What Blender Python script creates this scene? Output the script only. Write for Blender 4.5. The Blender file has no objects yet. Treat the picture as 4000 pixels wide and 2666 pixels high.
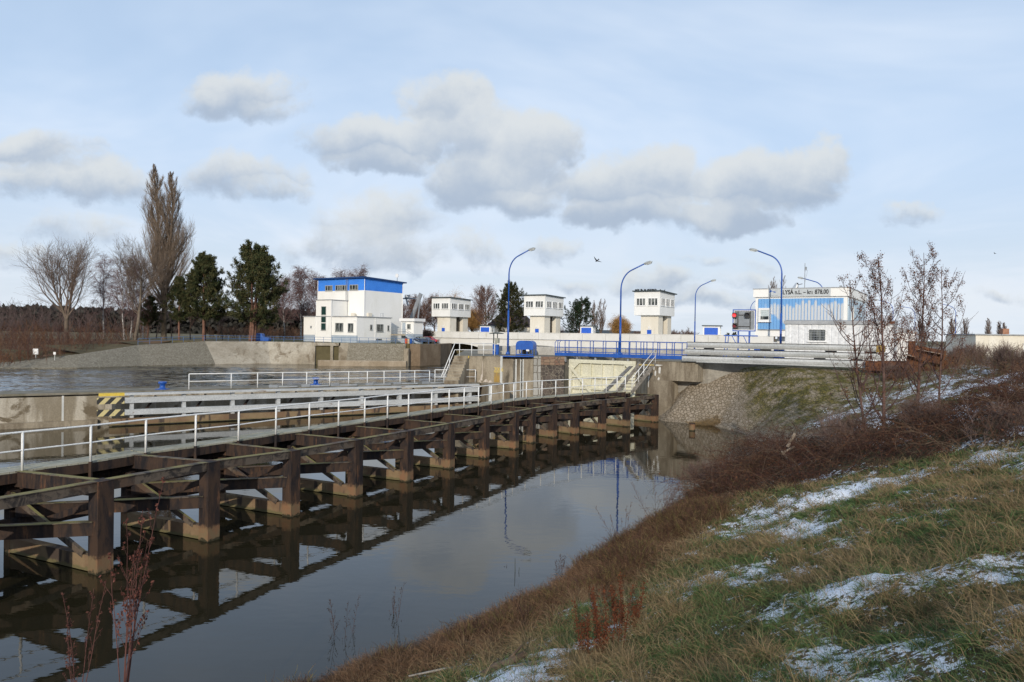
import bpy, math, random
import numpy as np
from mathutils import Vector, Matrix
scene = bpy.context.scene
col = scene.collection
R = math.radians

# ------------------------------------------------------------------ camera
F_PX, EYE, PITCH, ROLL = 2900.0, 6.3, math.atan(25 / 2900), 0.015
cam = bpy.data.objects.new("camera", bpy.data.cameras.new("camera"))
col.objects.link(cam)
cam.data.sensor_width = 36.0
cam.data.lens = 36.0 * F_PX / 4000
cam.data.clip_start, cam.data.clip_end = 0.1, 9000
_F = Vector((0, math.cos(PITCH), -math.sin(PITCH)))
_R0 = Vector((1, 0, 0)); _U0 = Vector((0, math.sin(PITCH), math.cos(PITCH)))
_R = _R0 * math.cos(ROLL) + _U0 * math.sin(ROLL)
_U = -_R0 * math.sin(ROLL) + _U0 * math.cos(ROLL)
cam.matrix_world = Matrix(((_R.x, _U.x, -_F.x, 0), (_R.y, _U.y, -_F.y, 0), (_R.z, _U.z, -_F.z, EYE), (0, 0, 0, 1)))
scene.camera = cam
EYEV = Vector((0, 0, EYE))

# ------------------------------------------------------------------ exposure
scene.view_settings.view_transform = 'Standard'
scene.view_settings.look = 'None'
scene.view_settings.exposure = 0.0
scene.view_settings.gamma = 1.0

# ------------------------------------------------------------------ sun
SUN_EL, SUN_AZ = R(19.0), R(-6.0)          # azimuth measured from straight behind the camera, + to the right
S = Vector((math.sin(SUN_AZ) * math.cos(SUN_EL), -math.cos(SUN_AZ) * math.cos(SUN_EL), math.sin(SUN_EL)))
sun = bpy.data.objects.new("sun", bpy.data.lights.new("sun", 'SUN'))
col.objects.link(sun)
sun.data.energy = 3.1
sun.data.angle = R(0.55)
sun.data.color = (1.0, 0.90, 0.76)
sun.rotation_euler = S.to_track_quat('Z', 'Y').to_euler()

# ------------------------------------------------------------------ node helper
class NT:
    def __init__(s, nt): s.nt = nt
    def n(s, t, ins=None, **kw):
        nd = s.nt.nodes.new(t)
        for k, v in kw.items(): setattr(nd, k, v)
        for k, v in (ins or {}).items(): s.set(nd.inputs[k], v)
        return nd
    def set(s, sock, v):
        if hasattr(v, 'is_output') or isinstance(v, bpy.types.NodeSocket): s.nt.links.new(v, sock)
        else: sock.default_value = v
    def m(s, op, a, b=0.0, c=0.0, clamp=False):
        nd = s.n('ShaderNodeMath', operation=op, use_clamp=clamp)
        s.set(nd.inputs[0], a); s.set(nd.inputs[1], b); s.set(nd.inputs[2], c)
        return nd.outputs[0]
    def v(s, op, a, b=(0, 0, 0)):
        nd = s.n('ShaderNodeVectorMath', operation=op)
        s.set(nd.inputs[0], a); s.set(nd.inputs[1], b)
        return nd.outputs['Value'] if op in ('DOT_PRODUCT', 'LENGTH') else nd.outputs[0]
    def mix(s, f, a, b, blend='MIX'):
        nd = s.n('ShaderNodeMix', data_type='RGBA', blend_type=blend)
        s.set(nd.inputs[0], f)
        for i, c in ((6, a), (7, b)):
            if isinstance(c, (tuple, list)): c = tuple(c) + ((1,) if len(c) == 3 else ())
            s.set(nd.inputs[i], c)
        return nd.outputs[2]
    def step(s, x, lo, hi):
        nd = s.n('ShaderNodeMapRange', interpolation_type='SMOOTHSTEP')
        s.set(nd.inputs[0], x); nd.inputs[1].default_value = lo; nd.inputs[2].default_value = hi
        return nd.outputs[0]
    def noise(s, vec, scale, detail=4, rough=.55, dist=0.0):
        nd = s.n('ShaderNodeTexNoise', {'Vector': vec, 'Scale': scale, 'Detail': detail, 'Roughness': rough, 'Distortion': dist})
        return nd.outputs[0]
    def sep(s, v):
        return s.n('ShaderNodeSeparateXYZ', {0: v}).outputs
    def comb(s, x, y, z):
        return s.n('ShaderNodeCombineXYZ', {0: x, 1: y, 2: z}).outputs[0]

# ------------------------------------------------------------------ sky
world = bpy.data.worlds.new("World"); scene.world = world; world.use_nodes = True
wn = world.node_tree; wn.nodes.clear(); W = NT(wn)
sky = W.n('ShaderNodeTexSky', sky_type='NISHITA', sun_disc=False, sun_elevation=SUN_EL, sun_rotation=math.pi - SUN_AZ,
          air_density=1.0, dust_density=1.2, ozone_density=1.4)
dirv = W.n('ShaderNodeTexCoord').outputs['Generated']
dx, dy, dz = W.sep(dirv)
ysafe = W.m('MAXIMUM', dy, 0.12)
u_ = W.m('DIVIDE', dx, ysafe); v_ = W.m('DIVIDE', dz, ysafe)
P_ = W.comb(u_, v_, 0.0)
ahead = W.step(dy, 0.1, 0.35)
zpos = W.m('MAXIMUM', dz, 0.0)
# thin high veil over the blue, thicker towards the horizon
plane = W.comb(W.m('DIVIDE', dx, W.m('ADD', zpos, 0.16)), W.m('DIVIDE', dy, W.m('ADD', zpos, 0.16)), 0.0)
cir = W.noise(plane, 0.55, 5, .6, .6)
veil = W.m('ADD', W.m('MULTIPLY', W.step(cir, .3, .75), .28), W.m('SUBTRACT', .89, W.m('MULTIPLY', zpos, .55)), clamp=True)
low = W.step(zpos, .0, .26)
veilcol = W.mix(W.step(cir, .35, .7), W.mix(low, (.73, .815, .92), (.59, .765, 1.01)), W.mix(low, (.82, .87, .925), (.735, .845, 1.0)))
skyblue = W.mix(1.0, sky.outputs[0], (.095, .095, .10), 'MULTIPLY')
base = W.mix(veil, skyblue, veilcol)
# cumulus: soft heaps at their own bearings and heights, broken up by noise
def uv(px, py):
    X = px * 1.7 - 2000
    return X / 2900, (1308 + .015 * X - py * 1.7) / 2900
BLOBS = [(545, 205, 120, 62, .9), (470, 225, 70, 30, .55), (620, 250, 60, 30, .6),
         (860, 325, 150, 72, 1), (1030, 265, 105, 85, .95), (985, 215, 70, 55, .6), (1120, 350, 130, 95, 1), (1230, 330, 90, 80, .95),
         (1140, 425, 175, 75, 1), (1200, 480, 100, 40, .8), (860, 385, 100, 35, .9),
         (1450, 435, 165, 90, 1), (1520, 380, 110, 60, .9), (1745, 425, 185, 80, 1), (1870, 385, 80, 55, .9), (1660, 500, 140, 45, 1), (1400, 500, 110, 38, .9),
         (60, 345, 150, 45, .7), (210, 410, 190, 55, .75), (30, 420, 90, 40, .5), (565, 415, 140, 55, .7), (620, 455, 90, 30, .6),
         (870, 520, 150, 75, .65), (800, 575, 170, 50, .55), (940, 590, 120, 40, .5), (1080, 580, 70, 45, .5), (1270, 580, 65, 28, .6),
         (1490, 650, 130, 34, .55), (1310, 645, 70, 26, .5), (1700, 640, 110, 32, .45), (1610, 690, 120, 26, .5), (2085, 505, 75, 28, .45), (180, 520, 160, 45, .45), (1640, 600, 160, 14, .3),
         (2300, 690, 90, 18, .35), (30, 585, 80, 30, .45)]
w1 = W.n('ShaderNodeTexNoise', {'Vector': P_, 'Scale': 7.0, 'Detail': 5.0, 'Roughness': .6}).outputs[1]
Pw = W.v('ADD', P_, W.v('MULTIPLY', W.v('SUBTRACT', w1, (.5, .5, .5)), (.16, .10, 0)))
dmax = None; num = None; den = None
for px, py, a, b, k in BLOBS:
    cu, cv = uv(px, py)
    q = W.v('MULTIPLY', W.v('SUBTRACT', Pw, (cu, cv, 0)), (2900 / (a * 1.7 * 1.25), 2900 / (b * 1.7 * 1.25), 0))
    d = W.m('MULTIPLY', W.m('SUBTRACT', 1.0, W.v('DOT_PRODUCT', q, q)), k, clamp=True)
    qy = W.m('MULTIPLY', W.sep(q)[1], d)
    dmax = d if dmax is None else W.m('MAXIMUM', dmax, d)
    num = qy if num is None else W.m('ADD', num, qy)
    den = d if den is None else W.m('ADD', den, d)
fine = W.noise(P_, 16.0, 7, .62, .3)
dd = W.m('ADD', dmax, W.m('MULTIPLY', W.m('SUBTRACT', fine, .5), 1.15))
alpha = W.m('MULTIPLY', W.step(dd, .10, .64), W.m('MULTIPLY', W.step(dmax, 0.0, .18), ahead))
sh = W.m('DIVIDE', num, W.m('ADD', den, .02))
sh = W.m('ADD', sh, W.m('MULTIPLY', W.m('SUBTRACT', W.noise(P_, 9.0, 5, .6), .5), 1.3))
shade = W.step(sh, -.55, .5)
ccol = W.mix(shade, (.40, .485, .61), (.735, .765, .775))
base = W.mix(W.m('MULTIPLY', alpha, .86), base, ccol)
bg = W.n('ShaderNodeBackground', {'Color': base, 'Strength': 1.0})
wo = W.n('ShaderNodeOutputWorld', {'Surface': bg.outputs[0]})

# ------------------------------------------------------------------ picking up points measured on the photograph
def ray(px, py): return _F + _R * ((px - 2000) / F_PX) + _U * ((1333 - py) / F_PX)
def at(px, py, z):
    d = ray(px, py); return EYEV + d * ((z - EYE) / d.z)
def atY(px, py, Y):
    d = ray(px, py); return EYEV + d * (Y / d.y)

# ------------------------------------------------------------------ objects and meshes
def tag(o, label=None, cat=None, group=None, kind=None):
    if label: o['label'] = label
    if cat: o['category'] = cat
    if group: o['group'] = group
    if kind: o['kind'] = kind
    return o
def thing(name, label, cat, loc=(0, 0, 0), rotz=0.0, group=None):
    o = bpy.data.objects.new(name, None); col.objects.link(o)
    o.empty_display_size = .3
    o.location = loc; o.rotation_euler = (0, 0, rotz)
    return tag(o, label, cat, group)
def link(name, me, parent=None):
    o = bpy.data.objects.new(name, me); col.objects.link(o)
    if parent is not None: o.parent = parent
    return o
def copy_tree(o, parent=None):
    c = o.copy(); col.objects.link(c)
    if parent is not None: c.parent = parent
    for ch in list(o.children): copy_tree(ch, c)
    return c
class MB:
    """collects simple solids; build() links them as ONE mesh object"""
    def __init__(s): s.v = []; s.f = []; s.mi = []
    def add(s, vs, fs, mi=0):
        b = len(s.v); s.v += [tuple(p) for p in vs]
        for f in fs: s.f.append(tuple(b + i for i in f)); s.mi.append(mi)
        return s
    def box(s, x0, x1, y0, y1, z0, z1, mi=0):
        return s.add([(x0, y0, z0), (x1, y0, z0), (x1, y1, z0), (x0, y1, z0), (x0, y0, z1), (x1, y0, z1), (x1, y1, z1), (x0, y1, z1)],
                     [(3, 2, 1, 0), (4, 5, 6, 7), (0, 1, 5, 4), (1, 2, 6, 5), (2, 3, 7, 6), (3, 0, 4, 7)], mi)
    def bar(s, a, b, w, h, mi=0, up=(0, 0, 1)):
        a = Vector(a); b = Vector(b); t = (b - a).normalized(); up = Vector(up)
        if abs(t.dot(up)) > .98: up = Vector((0, 1, 0))
        x = t.cross(up).normalized(); y = x.cross(t).normalized(); x *= w / 2; y *= h / 2
        return s.add([a - x - y, a + x - y, a + x + y, a - x + y, b - x - y, b + x - y, b + x + y, b - x + y],
                     [(0, 1, 2, 3), (7, 6, 5, 4), (1, 0, 4, 5), (2, 1, 5, 6), (3, 2, 6, 7), (0, 3, 7, 4)], mi)
    def tube(s, pts, r, n=8, mi=0, cap=True):
        pts = [Vector(p) for p in pts]; rs = r if isinstance(r, (list, tuple)) else [r] * len(pts)
        vs = []; fs = []; prev = None
        for i, p in enumerate(pts):
            t = (pts[min(i + 1, len(pts) - 1)] - pts[max(i - 1, 0)]).normalized()
            if prev is None:
                prev = t.cross(Vector((0, 0, 1)) if abs(t.z) < .9 else Vector((0, 1, 0))).normalized()
            x = (prev - t * prev.dot(t)).normalized(); prev = x; y = t.cross(x)
            for k in range(n):
                a = 2 * math.pi * k / n
                vs.append(p + (x * math.cos(a) + y * math.sin(a)) * rs[i])
        for i in range(len(pts) - 1):
            for k in range(n):
                k2 = (k + 1) % n
                fs.append((i * n + k, i * n + k2, (i + 1) * n + k2, (i + 1) * n + k))
        if cap:
            fs.append(tuple(range(n - 1, -1, -1))); m = (len(pts) - 1) * n; fs.append(tuple(m + k for k in range(n)))
        return s.add(vs, fs, mi)
    def prism(s, poly, z0, z1, mi=0):
        n = len(poly); vs = [(p[0], p[1], z0) for p in poly] + [(p[0], p[1], z1) for p in poly]
        a = sum(poly[i][0] * poly[(i + 1) % n][1] - poly[(i + 1) % n][0] * poly[i][1] for i in range(n))
        idx = list(range(n)) if a > 0 else list(range(n - 1, -1, -1))
        fs = [tuple(idx[::-1]), tuple(n + i for i in idx)]
        for k in range(n):
            i, j = idx[k], idx[(k + 1) % n]; fs.append((i, j, n + j, n + i))
        return s.add(vs, fs, mi)
    def extr(s, prof, o, ex, ez, ey, y0, y1, mi=0):
        """profile of (a,b) in the plane (ex,ez) at o, pulled from y0 to y1 along ey"""
        o = Vector(o); ex = Vector(ex); ez = Vector(ez); ey = Vector(ey); n = len(prof)
        vs = [o + ex * a + ez * b + ey * y0 for a, b in prof] + [o + ex * a + ez * b + ey * y1 for a, b in prof]
        fs = [tuple(range(n)), tuple(range(2 * n - 1, n - 1, -1))] + [(i, n + i, n + (i + 1) % n, (i + 1) % n) for i in range(n)]
        return s.add(vs, fs, mi)
    def build(s, name, mat, parent=None, smooth=False, bevel=0):
        me = bpy.data.meshes.new(name); me.from_pydata(s.v, [], s.f)
        for mt in (mat if isinstance(mat, (list, tuple)) else [mat]): me.materials.append(mt)
        if any(s.mi): me.polygons.foreach_set('material_index', s.mi)
        if smooth: me.polygons.foreach_set('use_smooth', [True] * len(me.polygons))
        me.update(); o = link(name, me, parent)
        if bevel:
            b = o.modifiers.new('bevel', 'BEVEL'); b.width = bevel; b.segments = 2; b.limit_method = 'ANGLE'
        return o
def npmesh(name, V, Fq, mats, parent=None, cols=None, smooth=False, mi=None):
    """big mesh from arrays: V (n,3), Fq (m,k) all faces of k corners"""
    me = bpy.data.meshes.new(name); V = np.asarray(V, np.float32); Fq = np.asarray(Fq, np.int32); m, k = Fq.shape
    me.vertices.add(len(V)); me.vertices.foreach_set('co', V.ravel())
    me.loops.add(m * k); me.loops.foreach_set('vertex_index', Fq.ravel())
    me.polygons.add(m); me.polygons.foreach_set('loop_start', np.arange(0, m * k, k, dtype=np.int32))
    me.polygons.foreach_set('loop_total', np.full(m, k, np.int32))
    if smooth: me.polygons.foreach_set('use_smooth', np.ones(m, bool))
    for mt in (mats if isinstance(mats, (list, tuple)) else [mats]): me.materials.append(mt)
    if mi is not None: me.polygons.foreach_set('material_index', np.asarray(mi, np.int32))
    me.update(calc_edges=True)
    if cols is not None:
        ca = me.color_attributes.new('Col', 'FLOAT_COLOR', 'POINT')
        c4 = np.ones((len(V), 4), np.float32); c4[:, :3] = cols; ca.data.foreach_set('color', c4.ravel())
    return link(name, me, parent)
def text_mesh(name, txt, size, mat, parent, sx=1.0, depth=.01, align='LEFT', bold=0.):
    cu = bpy.data.curves.new(name, 'FONT'); cu.body = txt; cu.size = size; cu.extrude = depth; cu.align_x = align; cu.offset = bold
    to = bpy.data.objects.new(name, cu); col.objects.link(to)
    dg = bpy.context.evaluated_depsgraph_get()
    me = bpy.data.meshes.new_from_object(to.evaluated_get(dg)); bpy.data.objects.remove(to)
    me.materials.clear(); me.materials.append(mat); me.name = name
    for v in me.vertices: v.co.x *= sx
    return link(name, me, parent)

# ------------------------------------------------------------------ materials
def mat_(name):
    m = bpy.data.materials.new(name); m.use_nodes = True; nt = m.node_tree; nt.nodes.clear(); T = NT(nt)
    b = T.n('ShaderNodeBsdfPrincipled'); T.n('ShaderNodeOutputMaterial', {'Surface': b.outputs[0]})
    return m, T, b
def pos(T): return T.n('ShaderNodeNewGeometry').outputs['Position']
def weather(name, c1, c2, c3=None, scale=1.0, stretch=(1, 1, 1), rough=.85, spec=.3, bump=.0, lo=.35, hi=.65, slo=.58, shi=.72, metal=0., fine=None, c3scale=None, c3st=None, gs=.55):
    m, T, b = mat_(name); p = T.v('MULTIPLY', pos(T), stretch)
    f = T.noise(p, scale, 6, .6, .4); c = T.mix(T.step(f, lo, hi), c1, c2)
    if c3 is not None:
        p3 = T.v('MULTIPLY', T.v('ADD', pos(T), (13.1, 7.7, 3.3)), c3st or stretch)
        c = T.mix(T.step(T.noise(p3, c3scale or scale * 1.7, 7, .65, .6), slo, shi), c, c3)
    g = T.noise(pos(T), fine or scale * 14, 4, .7)
    c = T.mix(gs, c, T.mix(T.step(g, .25, .75), (.62, .62, .62), (1.22, 1.22, 1.22)), 'MULTIPLY')
    T.set(b.inputs['Base Color'], c); b.inputs['Roughness'].default_value = rough; b.inputs['Metallic'].default_value = metal
    b.inputs['Specular IOR Level'].default_value = spec
    if bump:
        bp = T.n('ShaderNodeBump', {'Strength': .6, 'Distance': bump, 'Height': T.m('ADD', f, T.m('MULTIPLY', g, .5))})
        T.set(b.inputs['Normal'], bp.outputs[0])
    return m
def plain(name, c, rough=.6, spec=.4, metal=0., var=.12, scale=3.):
    return weather(name, tuple(x * (1 - var) for x in c), tuple(min(1, x * (1 + var)) for x in c), scale=scale, rough=rough, spec=spec, metal=metal)
def glow(name, c, s):
    m, T, b = mat_(name); b.inputs['Base Color'].default_value = (*[x * .3 for x in c], 1)
    b.inputs['Emission Color'].default_value = (*c, 1); b.inputs['Emission Strength'].default_value = s
    return m
def colmat(name, rough=.9, var=.3, scale=30., trans=0.):
    m, T, b = mat_(name); a = T.n('ShaderNodeAttribute', attribute_name='Col').outputs['Color']
    g = T.noise(pos(T), scale, 2, .5)
    c = T.mix(1.0, a, T.mix(g, (1 - var,) * 3, (1 + var,) * 3), 'MULTIPLY')
    T.set(b.inputs['Base Color'], c); b.inputs['Roughness'].default_value = rough; b.inputs['Specular IOR Level'].default_value = .15
    return m
M = {}
M['white_rail'] = weather('white_rail_paint', (.72, .73, .72), (.80, .80, .79), (.42, .34, .25), scale=2.5, rough=.5, slo=.66, shi=.74)
M['white_wall'] = weather('white_wall_render', (.80, .79, .75), (.84, .83, .80), (.74, .72, .67), scale=.25, stretch=(1, 1, .4), rough=.9, gs=.08)
M['grey_plinth'] = weather('grey_plinth_paint', (.36, .42, .48), (.42, .48, .54), scale=.6, rough=.85)
M['bright_blue'] = weather('bright_blue_band', (.045, .22, .74), (.055, .25, .80), scale=.5, rough=.7)
M['blue'] = weather('blue_paint', (.012, .075, .34), (.018, .10, .42), (.03, .06, .18), scale=2., rough=.38, spec=.5, slo=.66, shi=.75)
M['blue_door'] = plain('blue_door_paint', (.012, .095, .50), .5)
M['light_blue_pole'] = plain('galvanised_blue_fence', (.07, .15, .32), .5)
M['tower_white'] = weather('tower_white_panel', (.74, .74, .71), (.79, .79, .77), (.66, .65, .60), scale=.5, stretch=(1, 1, .35), rough=.85, gs=.1)
M['tower_cream'] = weather('tower_cream_render', (.66, .61, .51), (.71, .67, .58), (.58, .53, .44), scale=.5, stretch=(1, 1, .3), rough=.9, gs=.12)
M['bridge_white'] = weather('bridge_white_concrete', (.66, .65, .61), (.73, .72, .69), (.50, .46, .38), scale=.35, stretch=(1, 1, .8), rough=.9, slo=.6, shi=.75, gs=.15)
M['roof_dark'] = weather('dark_roof_edge', (.035, .05, .05), (.06, .075, .075), scale=2, rough=.7)
M['flat_roof'] = weather('grey_roof_felt', (.30, .31, .32), (.38, .39, .40), scale=1, rough=.9)
M['win_frame'] = plain('white_window_frame', (.78, .78, .77), .5, var=.03)
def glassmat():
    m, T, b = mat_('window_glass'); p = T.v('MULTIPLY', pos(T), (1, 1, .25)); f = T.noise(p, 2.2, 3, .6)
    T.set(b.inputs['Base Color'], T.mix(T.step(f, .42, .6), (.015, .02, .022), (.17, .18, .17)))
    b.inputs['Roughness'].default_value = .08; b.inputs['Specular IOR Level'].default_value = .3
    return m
M['glass'] = glassmat()
M['black'] = plain('black_metal', (.012, .012, .014), .45)
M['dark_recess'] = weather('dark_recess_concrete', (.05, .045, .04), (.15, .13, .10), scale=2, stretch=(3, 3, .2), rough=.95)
M['steel'] = weather('grey_steel', (.28, .30, .32), (.38, .40, .42), scale=1.5, rough=.5, metal=.3)
M['alu'] = weather('pale_aluminium', (.42, .43, .42), (.55, .555, .54), (.32, .32, .30), scale=.7, stretch=(.5, .5, 2.5), rough=.45, spec=.5, metal=.25)
M['rust'] = weather('rusty_steel', (.075, .034, .02), (.15, .062, .03), (.05, .025, .018), scale=2.2, rough=.95, bump=.01)
M['grey_paint'] = weather('grey_fender_paint', (.40, .42, .43), (.49, .51, .52), (.21, .15, .11), scale=.9, stretch=(.6, .6, 2.2), rough=.65, slo=.63, shi=.70)
M['cream_gate'] = weather('cream_gate_paint', (.62, .60, .46), (.68, .66, .53), (.42, .36, .24), scale=.6, stretch=(1, 1, .4), rough=.6, slo=.66, shi=.78)
M['yellow'] = weather('yellow_paint', (.62, .44, .05), (.70, .52, .10), (.30, .24, .12), scale=4, rough=.7)
M['yellow_faded'] = weather('faded_yellow_paint', (.30, .21, .07), (.38, .25, .06), (.25, .20, .14), scale=1.5, rough=.9)
M['stone_white'] = weather('pale_wall_paint', (.50, .51, .49), (.60, .60, .57), (.28, .25, .2), scale=3, rough=.9)
M['concrete'] = weather('brown_stained_concrete', (.145, .115, .08), (.33, .285, .215), (.095, .08, .058), scale=.7, stretch=(1.4, 1.4, .3), rough=.95, bump=.03, c3scale=1.1)
M['concrete_pale'] = weather('pale_quay_concrete', (.27, .235, .18), (.40, .365, .30), (.19, .155, .11), scale=.22, stretch=(1, 1, .7), rough=.95, bump=.02, fine=3., slo=.52, shi=.66, c3scale=.5)
M['concrete_top'] = weather('mossy_concrete_top', (.15, .135, .10), (.25, .23, .19), (.09, .10, .04), scale=.8, rough=.95, bump=.02)
M['parapet_grey'] = weather('cracked_grey_concrete', (.34, .325, .295), (.44, .43, .40), (.20, .18, .15), scale=.5, rough=.95, bump=.02, slo=.6, shi=.68)
M['moss_plank'] = weather('mossy_deck_plank', (.27, .255, .19), (.38, .365, .29), (.20, .195, .09), scale=1.1, stretch=(1, 1, 1), rough=.9, bump=.01)
M['wood_grey'] = weather('grey_weathered_timber', (.16, .145, .125), (.26, .24, .215), (.09, .075, .06), scale=2, rough=.9, bump=.01)
M['snow'] = weather('snow', (.74, .78, .84), (.82, .85, .89), scale=3, rough=.7, bump=.02)
def dark_steel():
    m, T, b = mat_('tarred_rusty_steel'); p = pos(T); z = T.sep(p)[2]
    n1 = T.noise(T.v('MULTIPLY', p, (3, 3, .7)), 1.2, 6, .65, .5); n2 = T.noise(p, 9., 4, .6)
    c = T.mix(T.step(n1, .36, .6), (.016, .014, .016), (.055, .034, .024))
    c = T.mix(T.step(T.noise(T.v('MULTIPLY', p, (2.5, 2.5, .5)), 1.9, 7, .7), .57, .70), c, (.13, .065, .036))
    zz = T.m('ADD', z, T.m('MULTIPLY', T.m('SUBTRACT', n2, .5), .35))
    tide = T.m('SUBTRACT', 1.0, T.step(zz, .35, .52))
    tc = T.mix(T.step(T.noise(p, 2.4, 5, .6), .4, .62), (.19, .135, .075), (.22, .12, .065))
    c = T.mix(T.m('MULTIPLY', tide, .9), c, tc)
    c = T.mix(T.m('SUBTRACT', 1.0, T.step(zz, .03, .10)), c, (.035, .032, .018))
    T.set(b.inputs['Base Color'], c); b.inputs['Roughness'].default_value = .82; b.inputs['Specular IOR Level'].default_value = .25
    T.set(b.inputs['Normal'], T.n('ShaderNodeBump', {'Strength': .7, 'Distance': .015, 'Height': n2}).outputs[0])
    return m
M['tarred'] = dark_steel()
def top_beam():
    m, T, b = mat_('weathered_beam'); p = pos(T); nz = T.sep(T.n('ShaderNodeNewGeometry').outputs['Normal'])[2]
    n1 = T.noise(p, 2.6, 6, .7, .8); n2 = T.noise(p, 12., 4, .6)
    c = T.mix(T.step(n1, .46, .6), (.115, .09, .068), (.026, .021, .019))
    c = T.mix(T.step(T.noise(p, .9, 5, .6), .5, .65), c, (.085, .052, .033))
    c = T.mix(T.m('MULTIPLY', T.step(nz, .5, .9), T.step(T.noise(p, .7, 4, .6), .42, .55)), c, (.20, .17, .055))
    T.set(b.inputs['Base Color'], c); b.inputs['Roughness'].default_value = .85
    T.set(b.inputs['Normal'], T.n('ShaderNodeBump', {'Strength': .6, 'Distance': .015, 'Height': n2}).outputs[0])
    return m
M['beam'] = top_beam()
def low_beam():
    m, T, b = mat_('silted_low_beam'); p = pos(T); z = T.sep(p)[2]; n2 = T.noise(p, 7., 5, .65)
    c = T.mix(T.step(T.noise(p, 1.1, 5, .6), .4, .6), (.17, .105, .06), (.22, .155, .085))
    c = T.mix(T.step(T.noise(T.v('MULTIPLY', p, (2, 2, .4)), .8, 3, .6), .56, .62), c, (.06, .042, .032))
    c = T.mix(T.m('SUBTRACT', 1.0, T.step(T.m('ADD', z, T.m('MULTIPLY', n2, .2)), .17, .25)), c, (.13, .11, .05))
    T.set(b.inputs['Base Color'], c); b.inputs['Roughness'].default_value = .9
    T.set(b.inputs['Normal'], T.n('ShaderNodeBump', {'Strength': .8, 'Distance': .02, 'Height': n2}).outputs[0])
    return m
M['low_beam'] = low_beam()
def cells(name, scale, stone1, stone2, mortar, w=.06, flat=(1, 1, 1), bump=.05, moss=None, rnd=1.0):
    m, T, b = mat_(name); p = T.v('MULTIPLY', pos(T), flat)
    p2 = T.v('ADD', p, T.v('MULTIPLY', T.n('ShaderNodeTexNoise', {'Vector': p, 'Scale': scale * 1.5, 'Detail': 2.}).outputs[1], (.12 / scale,) * 3))
    e = T.n('ShaderNodeTexVoronoi', {'Vector': p2, 'Scale': scale, 'Randomness': rnd}, feature='DISTANCE_TO_EDGE').outputs[0]
    cl = T.n('ShaderNodeTexVoronoi', {'Vector': p2, 'Scale': scale, 'Randomness': rnd}).outputs[1]
    k = T.sep(cl)[0]
    c = T.mix(k, stone1, stone2); c = T.mix(.6, c, T.mix(T.noise(p, scale * 6, 4, .65), (.5,) * 3, (1.4,) * 3), 'MULTIPLY')
    edge = T.step(e, w * .5, w); c = T.mix(edge, mortar, c)
    if moss: c = T.mix(T.step(T.noise(p, .4, 5, .65), .48, .6), c, moss)
    T.set(b.inputs['Base Color'], c); b.inputs['Roughness'].default_value = .95
    T.set(b.inputs['Normal'], T.n('ShaderNodeBump', {'Strength': .9, 'Distance': bump, 'Height': T.m('ADD', edge, T.m('MULTIPLY', T.noise(p, scale * 4, 3), .4))}).outputs[0])
    return m
M['stonework'] = cells('polygonal_stonework', 3.0, (.055, .046, .042), (.12, .095, .08), (.24, .21, .165), .06)
M['ashlar'] = cells('reddish_ashlar_course', 2.0, (.20, .12, .085), (.27, .19, .13), (.12, .10, .08), .05, (1, 1, 2.0), rnd=.35)
M['rubble_stone'] = cells('rubble_revetment', 2.6, (.21, .185, .14), (.285, .26, .205), (.15, .13, .09), .08, (1, 1, 1.5), .05)
M['quay_stone'] = weather('brown_quay_wall', (.16, .115, .075), (.23, .175, .12), (.11, .09, .065), scale=.35, stretch=(1, 1, .7), rough=.95, bump=.02, fine=4.)
# ================================================================== SETTING
rng = np.random.default_rng(7)
def vnoise(x, y, seed=0):
    xi = np.floor(x).astype(np.int64); yi = np.floor(y).astype(np.int64); xf = x - xi; yf = y - yi
    def h(a, b):
        n = (a * 374761393 + b * 668265263 + seed * 974711) & 0xffffffff
        n = ((n ^ (n >> 13)) * 1274126177) & 0xffffffff
        return ((n ^ (n >> 16)) & 0xffff) / 65535.0
    u = xf * xf * (3 - 2 * xf); v = yf * yf * (3 - 2 * yf)
    return (h(xi, yi) * (1 - u) + h(xi + 1, yi) * u) * (1 - v) + (h(xi, yi + 1) * (1 - u) + h(xi + 1, yi + 1) * u) * v
def fbm(x, y, sc, oct=4, seed=0):
    t = 0; a = .5; n = 0
    for o in range(oct): t = t + a * vnoise(x * sc, y * sc, seed + o * 17); n += a; a *= .5; sc *= 2.03
    return t / n
def sstep(x, a, b):
    t = np.clip((x - a) / (b - a), 0, 1); return t * t * (3 - 2 * t)
EDGE = np.array([(-30, -16), (-20, -3), (-8.4, 5.6), (-3.3, 12.7), (-.75, 15.4), (3.75, 22.1), (7.75, 29.8), (11.0, 37.0), (14.3, 44.3), (15.5, 49.0), (14.5, 53.0), (11.4, 55.6), (10.4, 62), (10.4, 140)], float)
def sdist(x, y):
    x = np.asarray(x, float); y = np.asarray(y, float); best = np.full(x.shape, 1e9); sg = np.ones(x.shape)
    for (ax, ay), (bx, by) in zip(EDGE[:-1], EDGE[1:]):
        ex, ey = bx - ax, by - ay; L = ex * ex + ey * ey
        t = np.clip(((x - ax) * ex + (y - ay) * ey) / L, 0, 1)
        qx, qy = x - ax - t * ex, y - ay - t * ey; d = np.hypot(qx, qy); cr = ex * (y - ay) - ey * (x - ax)
        up = d < best - 1e-9; best = np.where(up, d, best); sg = np.where(up, np.where(cr < 0, 1, -1), sg)
    return best * sg
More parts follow.
